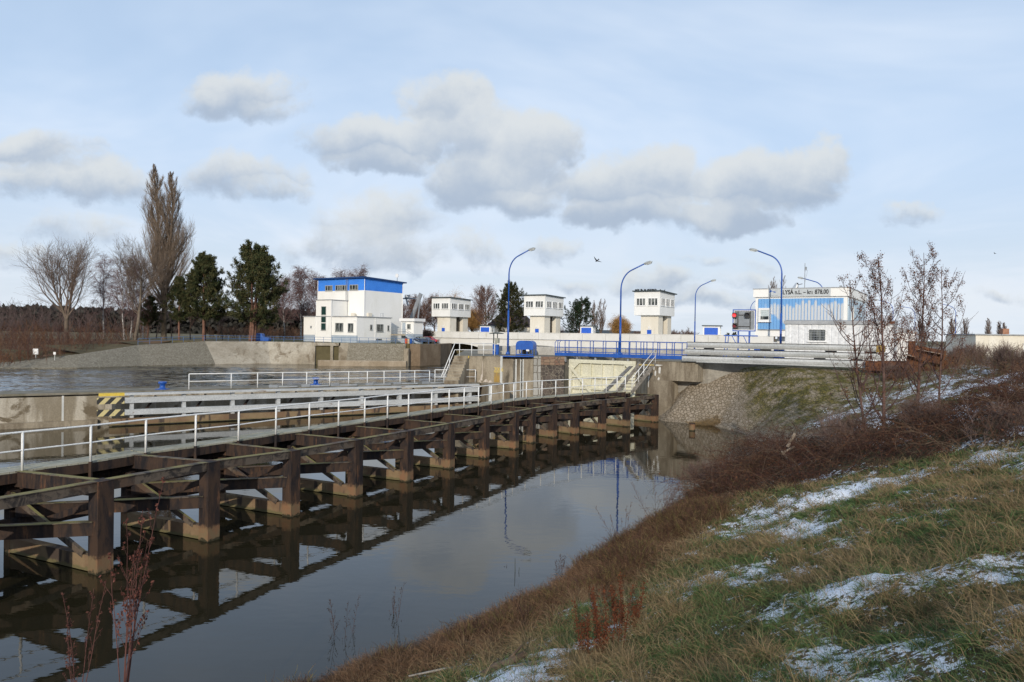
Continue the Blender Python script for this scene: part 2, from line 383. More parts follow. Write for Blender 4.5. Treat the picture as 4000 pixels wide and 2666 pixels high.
def terrain(x, y):
    x = np.asarray(x, float); y = np.asarray(y, float)
    s = sdist(x, y) + (fbm(x, y, .33, 3, 5) - .5) * 1.9 * sstep(y, 12, 16) * sstep(46 - y, 0, 6)
    z = np.interp(s, [-9, -2, -.1, .5, 1.5, 10, 12, 14, 60], [-1.6, -.7, -.04, .30, .85, 4.25, 4.7, 4.8, 4.9])
    z2 = np.interp(s, [-9, -2, -.1, .4, 3.7, 4.6, 60], [-1.6, -.7, -.04, .25, 4.05, 4.3, 4.34])
    k = sstep(y, 43, 52); z = z * (1 - k) + z2 * k
    z = z + 1.7 * sstep(s, 11.6, 15.5) * (1 - sstep(y, 15, 28))          # unseen crest raised behind the camera to shade the near bank
    lump = (fbm(x, y, .8, 4, 9) - .5) * .38 + (fbm(x, y, 3.1, 3, 11) - .5) * .13
    return z + lump * sstep(s, .2, 1.2) * (1 - .85 * sstep(y, 41, 47))
def hit(px, py, tmax=90):
    d = ray(px, py); t = 1.5
    while t < tmax:
        p = EYEV + d * t
        if p.z < float(terrain(p.x, p.y)): break
        t += max(.03, t * .004)
    return EYEV + d * t
PATCH = []      # snow lying where the photograph shows it: (x, y, half width, half depth)
for px, py, a, b in [(3800, 2130, 190, 40), (3940, 2240, 120, 70), (3560, 2550, 150, 45), (3350, 2640, 170, 40), (2060, 2585, 190, 90), (1790, 2595, 70, 35), (3940, 2420, 150, 90), (3300, 1965, 60, 18),
                     (3140, 2350, 140, 40), (2900, 2060, 70, 40), (3200, 2065, 90, 25), (2640, 2300, 60, 60), (2700, 2190, 55, 25), (3500, 1930, 60, 22), (3330, 2290, 110, 22), (2480, 2390, 70, 60), (3000, 2640, 190, 30), (3670, 2060, 45, 15), (2350, 2500, 150, 30), (3900, 2560, 110, 60), (1650, 2640, 60, 25), (3850, 1945, 40, 14), (2985, 1955, 50, 14), (2400, 2280, 40, 18), (3120, 2240, 60, 14), (3700, 2330, 90, 25)]:
    p = hit(px, py); w = hit(px + a, py); e = hit(px, py + b); e2 = hit(px, py - b)
    PATCH.append((p.x, p.y, max(.15, (w - p).length), max(.15, (e2 - e).length / 2)))
def snow_f(x, y):
    """0..1 how much snow lies here"""
    x = np.asarray(x, float); y = np.asarray(y, float); s = sdist(x, y)
    n = fbm(x, y * 1.0, .55, 5, 31) + (fbm(x, y, 3.0, 3, 37) - .5) * .55
    p = np.zeros(x.shape)
    for cx, cy, a, b in PATCH:
        dist = max(1.0, math.hypot(cx, cy)); rx, ry = cy / dist, -cx / dist      # across / along the line of sight
        q = (((x - cx) * rx + (y - cy) * ry) / a) ** 2 + (((x - cx) * (-ry) + (y - cy) * rx) / b) ** 2
        p = np.maximum(p, np.clip(1.45 - q, 0, 1.1))
    f = np.clip(.35 + .22 * p + (n - .5) * 1.8, 0, 1)
    near = sstep(s, 1.8, 3.2) * (1 - sstep(y, 27, 31)) * (1 - .0 * s)
    f = f * near
    # the paved slope at the end of the basin: snow left on its right-hand side
    q = fbm(x, y, .28, 3, 51)
    far = sstep(y, 27, 31) * sstep(x + (q - .5) * 9 + (42 - y) * .35, 13.5, 19.0) * (1 - sstep(y, 43, 48)) * sstep(fbm(x, y * .6, 2.2, 3, 53) + (fbm(x, y, .35, 3, 57) - .5) * .6, .42, .62) * sstep(s, 1.5, 4)
    far2 = sstep(x + (q - .5) * 4, 17.5, 20) * sstep(y, 26, 28) * (1 - sstep(y, 34, 38)) * (.45 + .6 * sstep(fbm(x, y, .9, 3, 59), .35, .6))
    return np.maximum(np.maximum(f, far * .66), far2)
xs = np.concatenate([np.arange(-34, -10, 1.0), np.arange(-10, 24, .17), np.arange(24, 66, .6)])
ys = np.concatenate([np.arange(-26, 1, 1.0), np.arange(1, 32, .17), np.arange(32, 58, .3), np.arange(58, 76, 1.0)])
GX, GY = np.meshgrid(xs, ys); GZ = terrain(GX, GY); SN = snow_f(GX, GY)
GZ = GZ + SN * .03
nx, ny = len(xs), len(ys)
idx = np.arange(nx * ny).reshape(ny, nx)
quads = np.stack([idx[:-1, :-1], idx[:-1, 1:], idx[1:, 1:], idx[1:, :-1]], -1).reshape(-1, 4)
SD = sdist(GX, GY)
paved = sstep(GY + (fbm(GX, GY, .5, 3, 3) - .5) * 4, 31.5, 35.5) * (1 - sstep(SD, 11.0, 13.5))
moss = sstep(fbm(GX, GY, .16, 4, 61) * .5 + .5 * sstep(GX + (52 - GY) * .25, 13.0, 19.0) , .50, .64) * sstep(GX, 14.5, 17.5)
attr = np.stack([SN, paved, moss], -1).reshape(-1, 3)
def bankmat():
    m, T, b = mat_('grassy_bank_soil'); p = pos(T); a = T.sep(T.n('ShaderNodeAttribute', attribute_name='Col').outputs['Color'])
    n = T.noise(p, 2.4, 6, .65); c = T.mix(T.step(n, .36, .62), (.045, .040, .020), (.11, .082, .042))
    c = T.mix(T.step(T.noise(p, 5.5, 5, .7), .5, .66), c, (.045, .062, .022))
    # paving of rough stone with mossy joints
    pf = T.v('MULTIPLY', p, (1, .95, 1.0)); pw = T.v('ADD', pf, T.v('MULTIPLY', T.n('ShaderNodeTexNoise', {'Vector': p, 'Scale': 3., 'Detail': 2.}).outputs[1], (.12, .12, .12)))
    e = T.n('ShaderNodeTexVoronoi', {'Vector': pw, 'Scale': 4.4, 'Randomness': .7}, feature='DISTANCE_TO_EDGE').outputs[0]
    k = T.sep(T.n('ShaderNodeTexVoronoi', {'Vector': pw, 'Scale': 4.4, 'Randomness': .7}).outputs[1])[0]
    st = T.mix(k, (.235, .19, .135), (.355, .30, .235)); st = T.mix(.7, st, T.mix(T.noise(p, 7, 4, .7), (.55,) * 3, (1.35,) * 3), 'MULTIPLY')
    j = T.step(e, .03, .10); st = T.mix(j, (.135, .11, .075), st)
    mo = T.mix(T.step(T.noise(p, 1.7, 5, .65), .38, .62), (.17, .135, .035), (.10, .095, .028))
    st = T.mix(T.m('MULTIPLY', a[2], T.step(T.noise(p, 1.1, 6, .7), .36, .58)), st, T.mix(T.m('MULTIPLY', j, .85), (.05, .045, .02), mo))
    c = T.mix(a[1], c, st)
    sm = T.step(T.m('ADD', a[0], T.m('ADD', T.m('MULTIPLY', T.m('SUBTRACT', T.noise(p, 19, 4, .7), .5), 1.9), T.m('MULTIPLY', T.m('SUBTRACT', T.noise(p, 5.5, 4, .65), .5), 1.9))), .60, .74)
    c = T.mix(sm, c, (.76, .80, .87))
    T.set(b.inputs['Base Color'], c); b.inputs['Roughness'].default_value = .95; b.inputs['Specular IOR Level'].default_value = .15
    h = T.m('ADD', T.m('MULTIPLY', T.m('MULTIPLY', j, a[1]), .35), T.m('ADD', T.m('MULTIPLY', n, .5), T.m('MULTIPLY', T.noise(p, 22, 4, .7), .35)))
    T.set(b.inputs['Normal'], T.n('ShaderNodeBump', {'Strength': .9, 'Distance': .07, 'Height': h}).outputs[0])
    return m
bank = npmesh('bank', np.stack([GX, GY, GZ], -1).reshape(-1, 3), quads, bankmat(), cols=attr, smooth=True)
tag(bank, kind='structure')

# water: one sheet, ripples in the open river, near calm in the basin
def watermat():
    m, T, b = mat_('river_water'); p = pos(T); px, py, pz = T.sep(p)
    b.inputs['Base Color'].default_value = (.020, .017, .009, 1); b.inputs['Roughness'].default_value = .025
    b.inputs['IOR'].default_value = 1.42; b.inputs['Specular IOR Level'].default_value = .5
    side = T.m('SUBTRACT', T.m('MULTIPLY', px, .60), T.m('MULTIPLY', T.m('SUBTRACT', py, 60.0), .80))      # + basin side, - river side
    riv = T.m('MULTIPLY', T.step(T.m('MULTIPLY', side, -1.0), 8.0, 13.0), 1.0)
    w1 = T.noise(T.v('MULTIPLY', p, (.55, 1.2, 1)), 1.3, 3, .6); w2 = T.noise(T.v('MULTIPLY', p, (.7, 1.4, 1)), 4.5, 3, .6)
    g1 = T.noise(T.v('MULTIPLY', p, (.5, 1.0, 1)), .35, 2, .5); g2 = T.noise(T.v('MULTIPLY', p, (1.0, 1.6, 1)), 2.0, 2, .5)
    T.set(b.inputs['Roughness'], T.m('ADD', .025, T.m('MULTIPLY', riv, .06)))
    sw = T.noise(T.v('MULTIPLY', p, (.22, 1.0, 1)), .17, 3, .6)
    patch = T.m('ADD', .45, T.m('MULTIPLY', T.noise(p, .045, 3, .55), 1.1))
    basin = T.m('ADD', T.m('MULTIPLY', g1, .008), T.m('MULTIPLY', g2, .0022))
    river = T.m('MULTIPLY', T.m('ADD', T.m('MULTIPLY', w1, .8), T.m('ADD', T.m('MULTIPLY', w2, .12), T.m('MULTIPLY', sw, 2.6))), patch)
    h = T.m('ADD', T.m('MULTIPLY', basin, T.m('SUBTRACT', 1.0, riv)), T.m('MULTIPLY', river, riv))
    bn_ = T.n('ShaderNodeBump', {'Strength': 1.0, 'Distance': 1.0, 'Height': basin}).outputs[0]
    t1 = T.n('ShaderNodeTexNoise', {'Vector': T.v('MULTIPLY', p, (.6, 1.1, 1)), 'Scale': 1.6, 'Detail': 3.}).outputs[1]; t2 = T.n('ShaderNodeTexNoise', {'Vector': T.v('MULTIPLY', p, (.12, .7, 1)), 'Scale': .30, 'Detail': 3.}).outputs[1]
    tl = T.v('ADD', T.v('MULTIPLY', T.v('SUBTRACT', t1, (.5, .5, .5)), (.55, .75, 0)), T.v('MULTIPLY', T.v('SUBTRACT', t2, (.5, .58, .5)), (.1, .55, 0)))
    sc = T.n('ShaderNodeVectorMath', operation='SCALE'); T.set(sc.inputs[0], tl); T.set(sc.inputs[3], T.m('MULTIPLY', riv, patch))
    T.set(b.inputs['Normal'], T.v('NORMALIZE', T.v('ADD', bn_, sc.outputs[0])))
    return m
water = MB().add([(-900, -60, 0), (160, -60, 0), (160, 420, 0), (-900, 420, 0)], [(0, 1, 2, 3)]).build('water', watermat())
tag(water, kind='structure')
riverbed = MB().add([(-900, -60, -3), (160, -60, -3), (160, 420, -3), (-900, 420, -3)], [(0, 1, 2, 3)]).build('riverbed', plain('river_mud', (.05, .045, .03), .9)); tag(riverbed, kind='structure')

# directions of the lock and weir: V across, U upstream
V2 = Vector((.848, -.530, 0)); U2 = Vector((.530, .848, 0)); ROT = math.atan2(V2.y, V2.x)
TOP = 4.4
M['apron'] = weather('lock_apron_concrete', (.22, .20, .17), (.32, .30, .26), (.13, .12, .09), scale=.5, rough=.95, bump=.02)
M['field'] = weather('winter_field_grass', (.10, .085, .045), (.15, .12, .06), (.07, .085, .03), scale=.05, rough=1, fine=.8)
M['lawn'] = weather('short_winter_lawn', (.045, .065, .02), (.09, .09, .035), scale=.25, rough=1, fine=3.)
# ground behind: far side of the river and everything up to the horizon
def slab(name, poly, z0, z1, mat):
    o = MB().prism(poly, z0, z1).build(name, mat); return tag(o, kind='structure')
QW = [(-84, 108), (-76, 112.3), (-68, 116), (-62.7, 126), (-54.5, 136.5), (-46.5, 143), (-38, 143.2)]     # waterline of the far quay
QT = [(-84.5, 110, .5), (-77, 114.5, .9), (-70.5, 121.5, 2.1), (-66.5, 132, 3.45), (-58.5, 141.5, 4.15), (-48, 145.8, 4.2), (-38.2, 143.9, 4.2)]   # its top edge
far_poly = [(-64, 139.5)] + [(p[0], p[1]) for p in QT[4:]] + [(-20, 143.9), (-17.0, 147), (-17.0, 175), (30, 160), (60, 138), (75, 150), (120, 240), (2500, 240), (2500, 5000), (-3500, 5000), (-3500, 172), (-200, 172), (-130, 158), (-95, 150)]
slab('far_bank', far_poly, -2, 4.16, M['field'])
slab('island_ground', [(-52, 149), (-39, 146), (-18, 146), (-18, 170), (-30, 178), (-60, 170)], 4.0, 4.21, M['lawn'])
lowbank = MB(); pts = [(-400, 60), (-160, 84), (-110, 98), (-84, 108), (-76.5, 113)]; back = [(-420, 172.3), (-200, 172.3), (-130, 158.3), (-95, 150.3), (-63.8, 139.8)]
lowbank.add([(x, y, -.1) for x, y in pts] + [(x, y, 4.17) for x, y in back], [(i, i + 1, i + 6, i + 5) for i in range(4)])
lowbank.add([(x, y, -.1) for x, y in pts] + [(x, y, -2) for x, y in pts], [(i + 5, i + 6, i + 1, i) for i in range(4)])
tag(lowbank.build('low_bank', weather('brown_bank_soil', (.10, .055, .03), (.16, .10, .055), scale=.3, rough=1, fine=3.)), kind='structure')
hills = MB()
def ridge(y, x0, x1, hfun, depth, n=60):
    vs = []; fs = []
    for i in range(n + 1):
        x = x0 + (x1 - x0) * i / n; h = hfun(i / n)
        vs += [(x, y, 0), (x, y + depth * .4, 4 + h), (x, y + depth, 0)]
    for i in range(n): a = i * 3; b = a + 3; fs += [(a, b, b + 1, a + 1), (a + 1, b + 1, b + 2, a + 2)]
    hills.add(vs, fs)
ridge(2600, -2600, 900, lambda t: 26 + 10 * math.sin(t * 9) + 6 * math.sin(t * 23 + 1) - 20 * t, 500)
tag(hills.build('hills', plain('distant_wooded_hill', (.06, .075, .085), 1.)), kind='structure')

# right-hand side of the lock: paved ground behind the wall
RW = [at(2533, 1411, TOP), at(2622, 1414.5, TOP), at(2727, 1418, TOP)]
r0 = Vector((RW[0].x, RW[0].y, 0)); rdir = (Vector((RW[2].x, RW[2].y, 0)) - r0).normalized()
if True:
    p1 = r0 + rdir * 5.2
    slab('lock_ground', [(r0.x + .1, r0.y + 1.2), (p1.x, p1.y + 1.2), (p1.x + 1, p1.y + 1.0), (34, 50), (66, 40), (140, 60), (160, 238), (118, 236), (74, 149), (62, 141), (r0.x + 42, r0.y + 72)], 2.0, TOP - .012, M['apron'])
# ================================================================== NEAR GUIDE WALKWAY (tarred steel piles, front beam, plank deck, white rail)
PW = [at(x, b, 0) for x, b in [(390, 2236), (830, 2110), (1150, 2010), (1405, 1935), (1600, 1875), (1757, 1828), (1890, 1788), (2006, 1754), (2073, 1730), (2157, 1709), (2243, 1697), (2350, 1680), (2445, 1667), (2556, 1649)]]
g0 = (PW[7] - PW[0]).normalized()
for i in range(8): PW[i] = PW[0] + g0 * ((PW[7] - PW[0]).length * i / 7)            # evenly spaced straight run
PW = [PW[0] - g0 * 6.9, PW[0] - g0 * 3.45] + PW
DK = [at(x, b, 2.3) for x, b in [(83, 1838), (348, 1803), (565, 1769), (760, 1744), (927, 1720), (1073, 1696), (1203, 1679), (1317, 1664), (1419, 1649), (1510, 1635), (1591, 1625), (1682, 1611), (1750, 1600), (1809, 1593), (1865, 1587), (1915, 1579), (1963, 1571), (2003, 1565), (2053, 1559), (2113, 1554), (2168, 1550), (2223, 1546), (2272, 1542), (2321, 1538), (2365, 1535), (2408, 1531), (2440, 1530)]]
DK = [DK[0] - (DK[3] - DK[0]) * 1.4, DK[0] - (DK[3] - DK[0]) * .75, ] + DK
walk = thing('guide_walkway', 'long dark steel pile walkway with plank deck and white rail across the basin', 'walkway', (0, 0, 0))
def seg_dir(pts, i):
    a = pts[max(0, i - 1)]; b = pts[min(len(pts) - 1, i + 1)]; return (b - a).normalized()
def closest(pts, q):
    best = None
    for a, b in zip(pts[:-1], pts[1:]):
        e = b - a; t = max(0, min(1, (q - a).dot(e) / e.dot(e))); c = a + e * t; d = (c - q).length
        if best is None or d < best[0]: best = (d, c)
    return best[1]
Z1 = 2.06
flat = [Vector((p.x, p.y, 0)) for p in DK]
ZL = [2.40, 2.39, 2.37, 2.35, 2.22, 2.17, 2.13, 2.10, 2.07, 2.04, 2.0, 1.99, 2.0, 2.0, 1.99, 2.0]
back = []
for i, p in enumerate(PW):
    Z1 = ZL[i]; g = seg_dir(PW, i); n = Vector((-g.y, g.x, 0))
    c = closest(flat, Vector((p.x, p.y, 0))); L = max(1.5, (c - Vector((p.x, p.y, 0))).dot(n) + .35)
    back.append(p + n * L)
    MB().bar(p + Vector((0, 0, -2.2)), p + Vector((0, 0, Z1)), .40, .38, up=tuple(n)).bar(p + Vector((0, 0, -2.2)) + n * -.205, p + Vector((0, 0, Z1 - .002)) + n * -.205, .44, .03, up=tuple(n)).bar(p + Vector((0, 0, Z1 + .001)), p + Vector((0, 0, Z1 + .02)), .45, .46, up=tuple(n)).build('pile', M['tarred'], walk)
    q = back[-1]
    MB().bar(q + Vector((0, 0, -2.2)), q + Vector((0, 0, 1.72)), .28, .28, up=tuple(n)).build('rear_pile', M['tarred'], walk)
    MB().bar(p + n * .18 + Vector((0, 0, Z1 - .21)), q + Vector((0, 0, min(Z1, 2.26) - .21)), .10, .42).bar(p + n * .18 + Vector((0, 0, Z1 + .015)), q + Vector((0, 0, min(Z1, 2.26) + .015)), .2, .022, 1).build('cross_beam', [M['tarred'], M['beam']], walk)
    MB().bar(p + n * .18 + Vector((0, 0, .22)), q - n * .1 + Vector((0, 0, .22)), .26, .40).build('low_beam', M['low_beam'], walk)
    for za, zb, off in ((1.66, .62, .10), (.42, 1.62, -.10)):
        o = g * off
        MB().bar(p + n * min(.5, L * .2) + o + Vector((0, 0, za)), q - n * .15 + o + Vector((0, 0, zb)), .09, .17).build('brace', M['tarred'] if off > 0 else M['beam'], walk)
    if i:
        pp = PW[i - 1]; bb = back[i - 1]
        a = pp - Vector((-seg_dir(PW, i).y, seg_dir(PW, i).x, 0)) * -.0
        e = (p - pp).normalized(); ne = Vector((-e.y, e.x, 0))
        Z0 = ZL[i - 1]; MB().bar(pp + e * .17 - ne * .06 + Vector((0, 0, Z0 - .12)), p - e * .17 - ne * .06 + Vector((0, 0, Z1 - .12)), .16, .24).bar(pp + e * .17 - ne * .03 + Vector((0, 0, Z0 + .012)), p - e * .17 - ne * .03 + Vector((0, 0, Z1 + .012)), .27, .024).build('front_beam', M['beam'], walk)
        MB().bar(bb + ne * -.18 + Vector((0, 0, 1.16)), p + ne * .05 - e * .15 + Vector((0, 0, 1.16)), .14, .34).bar(bb + ne * -.18 + Vector((0, 0, 1.34)), p + ne * .05 - e * .15 + Vector((0, 0, 1.34)), .24, .02, 1).build('waling', [M['tarred'], M['beam']], walk)
        MB().bar(bb + ne * -.2 + Vector((0, 0, 1.45)), back[i] + ne * -.2 + Vector((0, 0, 1.45)), .14, .34).build('rear_waling', M['tarred'], walk)
        MB().bar(bb + ne * -.2 + Vector((0, 0, .80)), back[i] + ne * -.2 + Vector((0, 0, .80)), .14, .36).build('rear_waling', M['tarred'], walk)
        MB().bar(bb + ne * .6 + Vector((0, 0, 1.70)), back[i] + ne * .6 + Vector((0, 0, 1.70)), .12, .62).build('under_deck_shade_sheet', M['tarred'], walk)  # dark sheet added behind the rear piles for the black shade under the deck
# deck: planks over two stringers
deck = MB(); w_ = .85
for i in range(len(DK) - 1):
    a, b = DK[i], DK[i + 1]; e = (b - a).normalized(); n = Vector((-e.y, e.x, 0)); L = (b - a).length; k = max(2, int(L / .28))
    for j in range(k):
        c = a + e * (L * (j + .5) / k); jz = rng.uniform(-.004, .006)
        deck.bar(c + n * (.0 + rng.uniform(-.012, .012)) + Vector((0, 0, -.03 + jz)), c + n * w_ + Vector((0, 0, -.03 + jz)), L / k - .014, .055)
deck.build('deck', M['moss_plank'], walk)
st = MB()
for i in range(len(DK) - 1):
    a, b = DK[i], DK[i + 1]; e = (b - a).normalized(); n = Vector((-e.y, e.x, 0))
    for o in (.05, w_ - .05): st.bar(a + n * o + Vector((0, 0, -.20)), b + n * o + Vector((0, 0, -.20)), .12, .27)
st.build('stringer', M['tarred'], walk)
RH = 1.08
def railing_parts(root, pts, heights, post_r=.028, rail_r=.024, mat=None, ends=True, drop=0., name_r='handrail', sub=None):
    """two or more rails over posts; every post its own part"""
    mat = mat or M['white_rail']; host = root
    mb = MB()
    for h in heights: mb.tube([Vector(p) + Vector((0, 0, h)) for p in pts], rail_r if h == max(heights) else rail_r * .8, 8)
    hr = mb.build(name_r, mat, root, smooth=True)
    for p in pts:
        p = Vector(p); MB().tube([p + Vector((0, 0, -drop)), p + Vector((0, 0, max(heights)))], post_r, 8).build('post', mat, hr if sub else root, smooth=True)
    return hr
fe = []
for i, p in enumerate(DK):
    d = seg_dir(DK, i); n = Vector((-d.y, d.x, 0)); fe.append(p - n * .06)
fe = [Vector((p.x + rng.normal(0, .006), p.y + rng.normal(0, .006), p.z + rng.normal(0, .008))) for p in fe]
hr = railing_parts(walk, fe, (RH, RH * .53), .036, .03, sub=True)
for p in fe: MB().bar(p + Vector((0, 0, -.5)), p + Vector((0, 0, -.005)), .08, .08).build('rail_bracket', M['tarred'], walk)
# ================================================================== TIMBER STAIR up to the right-hand lock wall
b0 = at(2412, 1530, 2.3); t0 = at(2500, 1415, TOP); b1 = at(2470, 1530, 2.3); t1 = at(2533, 1412, TOP)
b0 = Vector((b0.x, b0.y + .4, 2.2)); b1 = Vector((b1.x, b1.y + .2, 2.2)); t0 = Vector((t0.x, t0.y - .2, 4.36)); t1 = b1 + (t0 - b0)
stair = thing('timber_stair', 'steep grey timber stair with white handrails climbing from the walkway to the lock wall', 'stairs', tuple(b0))
O = b0
up = (t0 - b0)
MB().bar(b0 - O, t0 - O, .08, .24).build('stringer', M['wood_grey'], stair); MB().bar(b1 - O, t1 - O, .08, .24).build('stringer', M['wood_grey'], stair)
for k in range(9):
    f = (k + .7) / 9.4; a = b0 + up * f - O; b = b1 + up * f - O
    MB().bar(a, b, .22, .04).build('tread', M['yellow'] if k == 8 else M['wood_grey'], stair)
rr = MB(); rr.tube([b1 - O + Vector((0, 0, -.0)), b1 - O + Vector((0, 0, 1.05)), t1 - O + Vector((0, 0, 1.05)), t1 - O], .03); rr.tube([b1 - O + Vector((0, 0, .5)), t1 - O + Vector((0, 0, .5))], .024)
m_ = (b1 + t1) * .5 - O; rr.tube([m_, m_ + Vector((0, 0, 1.05))], .03)
m_ = b1 * .72 + t1 * .28 - O; rr.tube([m_, m_ + Vector((0, 0, 1.05))], .024)
rr.build('handrail', M['white_rail'], stair, smooth=True)
plank = thing('leaning_plank', 'long grey plank leaning up against the cream lock gate', 'plank', tuple(at(2365, 1530, 2.3)))
pa = at(2365, 1530, 2.3); pb = at(2462, 1432, 0); pb = atY(2462, 1432, 61.2)
MB().bar((0, .5, 0), pb - pa, .22, .05).bar((.16, .5, .0), pb - pa + Vector((.16, 0, 0)), .12, .05).build('board', M['wood_grey'], plank)

# ================================================================== DIVIDING WALL, GREY FENDER, RAIL, BOLLARDS
fa, fb = Vector((-26.0, 47.6, 0)), Vector((-2.8, 62.2, 0)); fd = (fb - fa).normalized(); fn = Vector((-fd.y, fd.x, 0))
DZ = 2.1
wa = fa - fd * 45 + fn * 1.35; wb = fb + fn * 1.35 + fd * 1.0
dw = thing('dividing_wall', 'long low stained concrete wall dividing the calm basin from the open river', 'wall', tuple(wa))
def wpt(t, o, z): return wa + fd * t + fn * o + Vector((0, 0, z)) - wa
LW = (wb - wa).length
M['stained'] = weather('white_streaked_concrete', (.24, .205, .15), (.44, .40, .33), (.15, .12, .08), scale=.8, stretch=(1.2, 1.2, .16), rough=.95, bump=.02, lo=.42, hi=.6, c3scale=.5, c3st=(1, 1, 1.2), slo=.52, shi=.6)
MB().bar(wpt(0, 1.3, .0 - .5 + DZ / 2 - .1), wpt(LW, 1.3, -.5 + DZ / 2 - .1), 2.6, DZ + .8).build('wall_body', M['stained'], dw)
MB().bar(wpt(0, 1.3, DZ - .03), wpt(LW, 1.3, DZ - .03), 2.66, .14).build('coping', M['concrete_top'], dw)
for k_ in range(8): MB().bar(wpt(42.6 - k_ * 6, -.006, .5), wpt(42.72 - k_ * 6, -.006, .5), .012, 2.9).build('joint', M['stone_white' if k_ == 0 else 'concrete'], dw)
MB().bar(wpt(0, -.12, .10), wpt(44.6, -.12, .10), .26, .5).build('footing', M['concrete'], dw)
fen = thing('guide_fender', 'pale grey painted guide fender with a yellow and black striped end along the dividing wall', 'fender', tuple(fa))
def fpt(t, o, z): return fd * t + fn * o + Vector((0, 0, z))
LF = (fb - fa).length
for z, h, d in ((2.06, .14, .5), (1.66, .36, .26), (.88, .36, .26)):
    MB().bar(fpt(1.05, 0.0, z), fpt(LF, 0.0, z), d, h).build('rail_beam', M['grey_paint'], fen)
MB().bar(fpt(.2, .02, .28), fpt(LF, .02, .28), .42, .42).build('low_beam', M['low_beam'], fen)
def stripes():
    m, T, b = mat_('black_yellow_stripes'); p = pos(T); x, y, z = T.sep(p)
    k = T.m('FRACT', T.m('MULTIPLY', T.m('ADD', T.m('ADD', T.m('MULTIPLY', x, fd.x), T.m('MULTIPLY', y, fd.y)), T.m('MULTIPLY', z, -.9)), 1.55))
    c = T.mix(T.step(k, .49, .51), (.025, .025, .025), (.54, .46, .22)); c = T.mix(T.step(T.noise(p, 5, 5, .6), .62, .7), c, (.22, .19, .13))
    T.set(b.inputs['Base Color'], c); b.inputs['Roughness'].default_value = .7; return m
M['stripes'] = stripes()
for z, h in ((1.66, .40), (.88, .40)):
    MB().bar(fpt(-.5, 0.0, z), fpt(1.05, 0.0, z), .34, h).build('striped_end', M['stripes'], fen)
MB().bar(fpt(-.4, 0, 2.06), fpt(1.05, 0, 2.06), .46, .18).build('end_cap', M['yellow'], fen)
for k in range(9):
    t = 1.5 + k * 3.15
    MB().bar(fpt(t, .24, .5), fpt(t, .24, 2.0), .5, .22, up=tuple(fd)).build('upright', M['grey_paint'], fen)
    MB().bar(fpt(t + .5, .75, .35), fpt(t + 1.5, .75, 1.85), .14, .14).build('strut', M['tarred'], fen)
# white railing standing on the wall behind the fender
rl = thing('wall_railing', 'long white railing on the dividing wall behind the grey fender', 'railing', tuple(fa))
xs_ = [740, 905, 1008, 1106, 1200, 1290, 1364, 1437, 1502, 1565, 1622, 1680]
ps = []
for px in xs_:
    k = (px - 2000) / 2900        # meet the rail line seen from the bank, then keep that true place
    o = fa + fn * 1.62; t = (k * o.y - o.x) / (fd.x - k * fd.y); q = o + fd * t; ps.append(Vector((q.x, q.y, DZ + .04)) - fa)
railing_parts(rl, ps, (1.08, .56), .036, .03)
cr = thing('corner_railing', 'short white railing frame at the foot of the concrete steps', 'railing', tuple(ps[-1] + fa))
q0 = ps[-1] * 0 + Vector((.35, .9, 0)); q1 = q0 + fd * 3.4 - fn * .9; q2 = q0 + fd * 1.2 - fn * .3
railing_parts(cr, [q0, q2, q1], (1.1, .5), .036, .03)
def bollard(p, label):
    b = thing('mooring_bollard', label, 'bollard', tuple(p), group='blue mooring bollards on the dividing wall')
    MB().tube([(0, 0, 0), (0, 0, .05), (0, 0, .06), (0, 0, .34), (0, 0, .40), (0, 0, .5), (0, 0, .54)], [.30, .30, .19, .17, .27, .29, .22], 14).build('bollard_head', M['blue'], b, smooth=True)
    MB().box(-.36, .36, -.36, .36, -.02, .03).build('base_plate', M['blue'], b); return b
def on_wall(px, off):
    k = (px - 2000) / 2900; o = fa + fn * off; t = (k * o.y - o.x) / (fd.x - k * fd.y); q = o + fd * t; return (q.x, q.y, DZ + .05)
bollard(on_wall(637, 2.3), 'blue bollard on the open end of the wall left of the white railing')
bollard(on_wall(1236, 3.4), 'blue bollard seen through the middle of the long white railing')
cl = MB()
for px in (1070, 1196, 1310, 1445, 1553, 1665):
    p = Vector(on_wall(px, 1.45)); cl_ = MB().bar((-.3, 0, .08), (.3, 0, .08), .22, .18).bar((.3, .05, .05), (1.7, -.25, .05), .10, .10)
    o = thing('fender_anchor', 'grey anchor block with a timber strut holding the fender to the dividing wall', 'anchor', tuple(p), math.atan2(fd.y, fd.x), 'anchor blocks along the fender')
    cl_.build('block', M['steel'], o)
# ================================================================== LOCK HEAD, LEFT SIDE
def flat_(p, z=0.): return Vector((p.x, p.y, z))
A = flat_(at(1776, 1391, TOP)); B = flat_(at(1955, 1393, TOP)); C = flat_(at(2205, 1394.5, TOP))
def wall_seg(mb, a, b, th, z0, z1, off=0., mi=0):
    e = (b - a).normalized(); n = Vector((-e.y, e.x, 0)); zc = Vector((0, 0, (z0 + z1) / 2))
    return mb.bar(a + n * (off + th / 2) + zc, b + n * (off + th / 2) + zc, th, z1 - z0, mi)
slab('lock_island', [(A.x + .02, A.y + .9), (B.x, B.y + .9), (C.x - .2, C.y + .9), (C.x + 8, C.y + 13), (20, 78), (30, 104), (27, 108), (20, 88), (-5.6, 92), (-5.2, 73)], -1.5, TOP - .014, M['concrete_top'])
lw = thing('lock_wall', 'tall stained concrete and stone lock wall left of the cream gate with yellow flood marks', 'wall', tuple(A))
def rel(o, p): return Vector(p) - Vector(o)
AB = (B - A); eAB = AB.normalized(); nAB = Vector((-eAB.y, eAB.x, 0)); BC = C - B; eBC = BC.normalized(); nBC = Vector((-eBC.y, eBC.x, 0)); LBC = BC.length
wall_seg(MB(), A - A - eAB * .0, B - A, 1.2, -1.5, TOP).build('concrete_face', M['concrete'], lw)
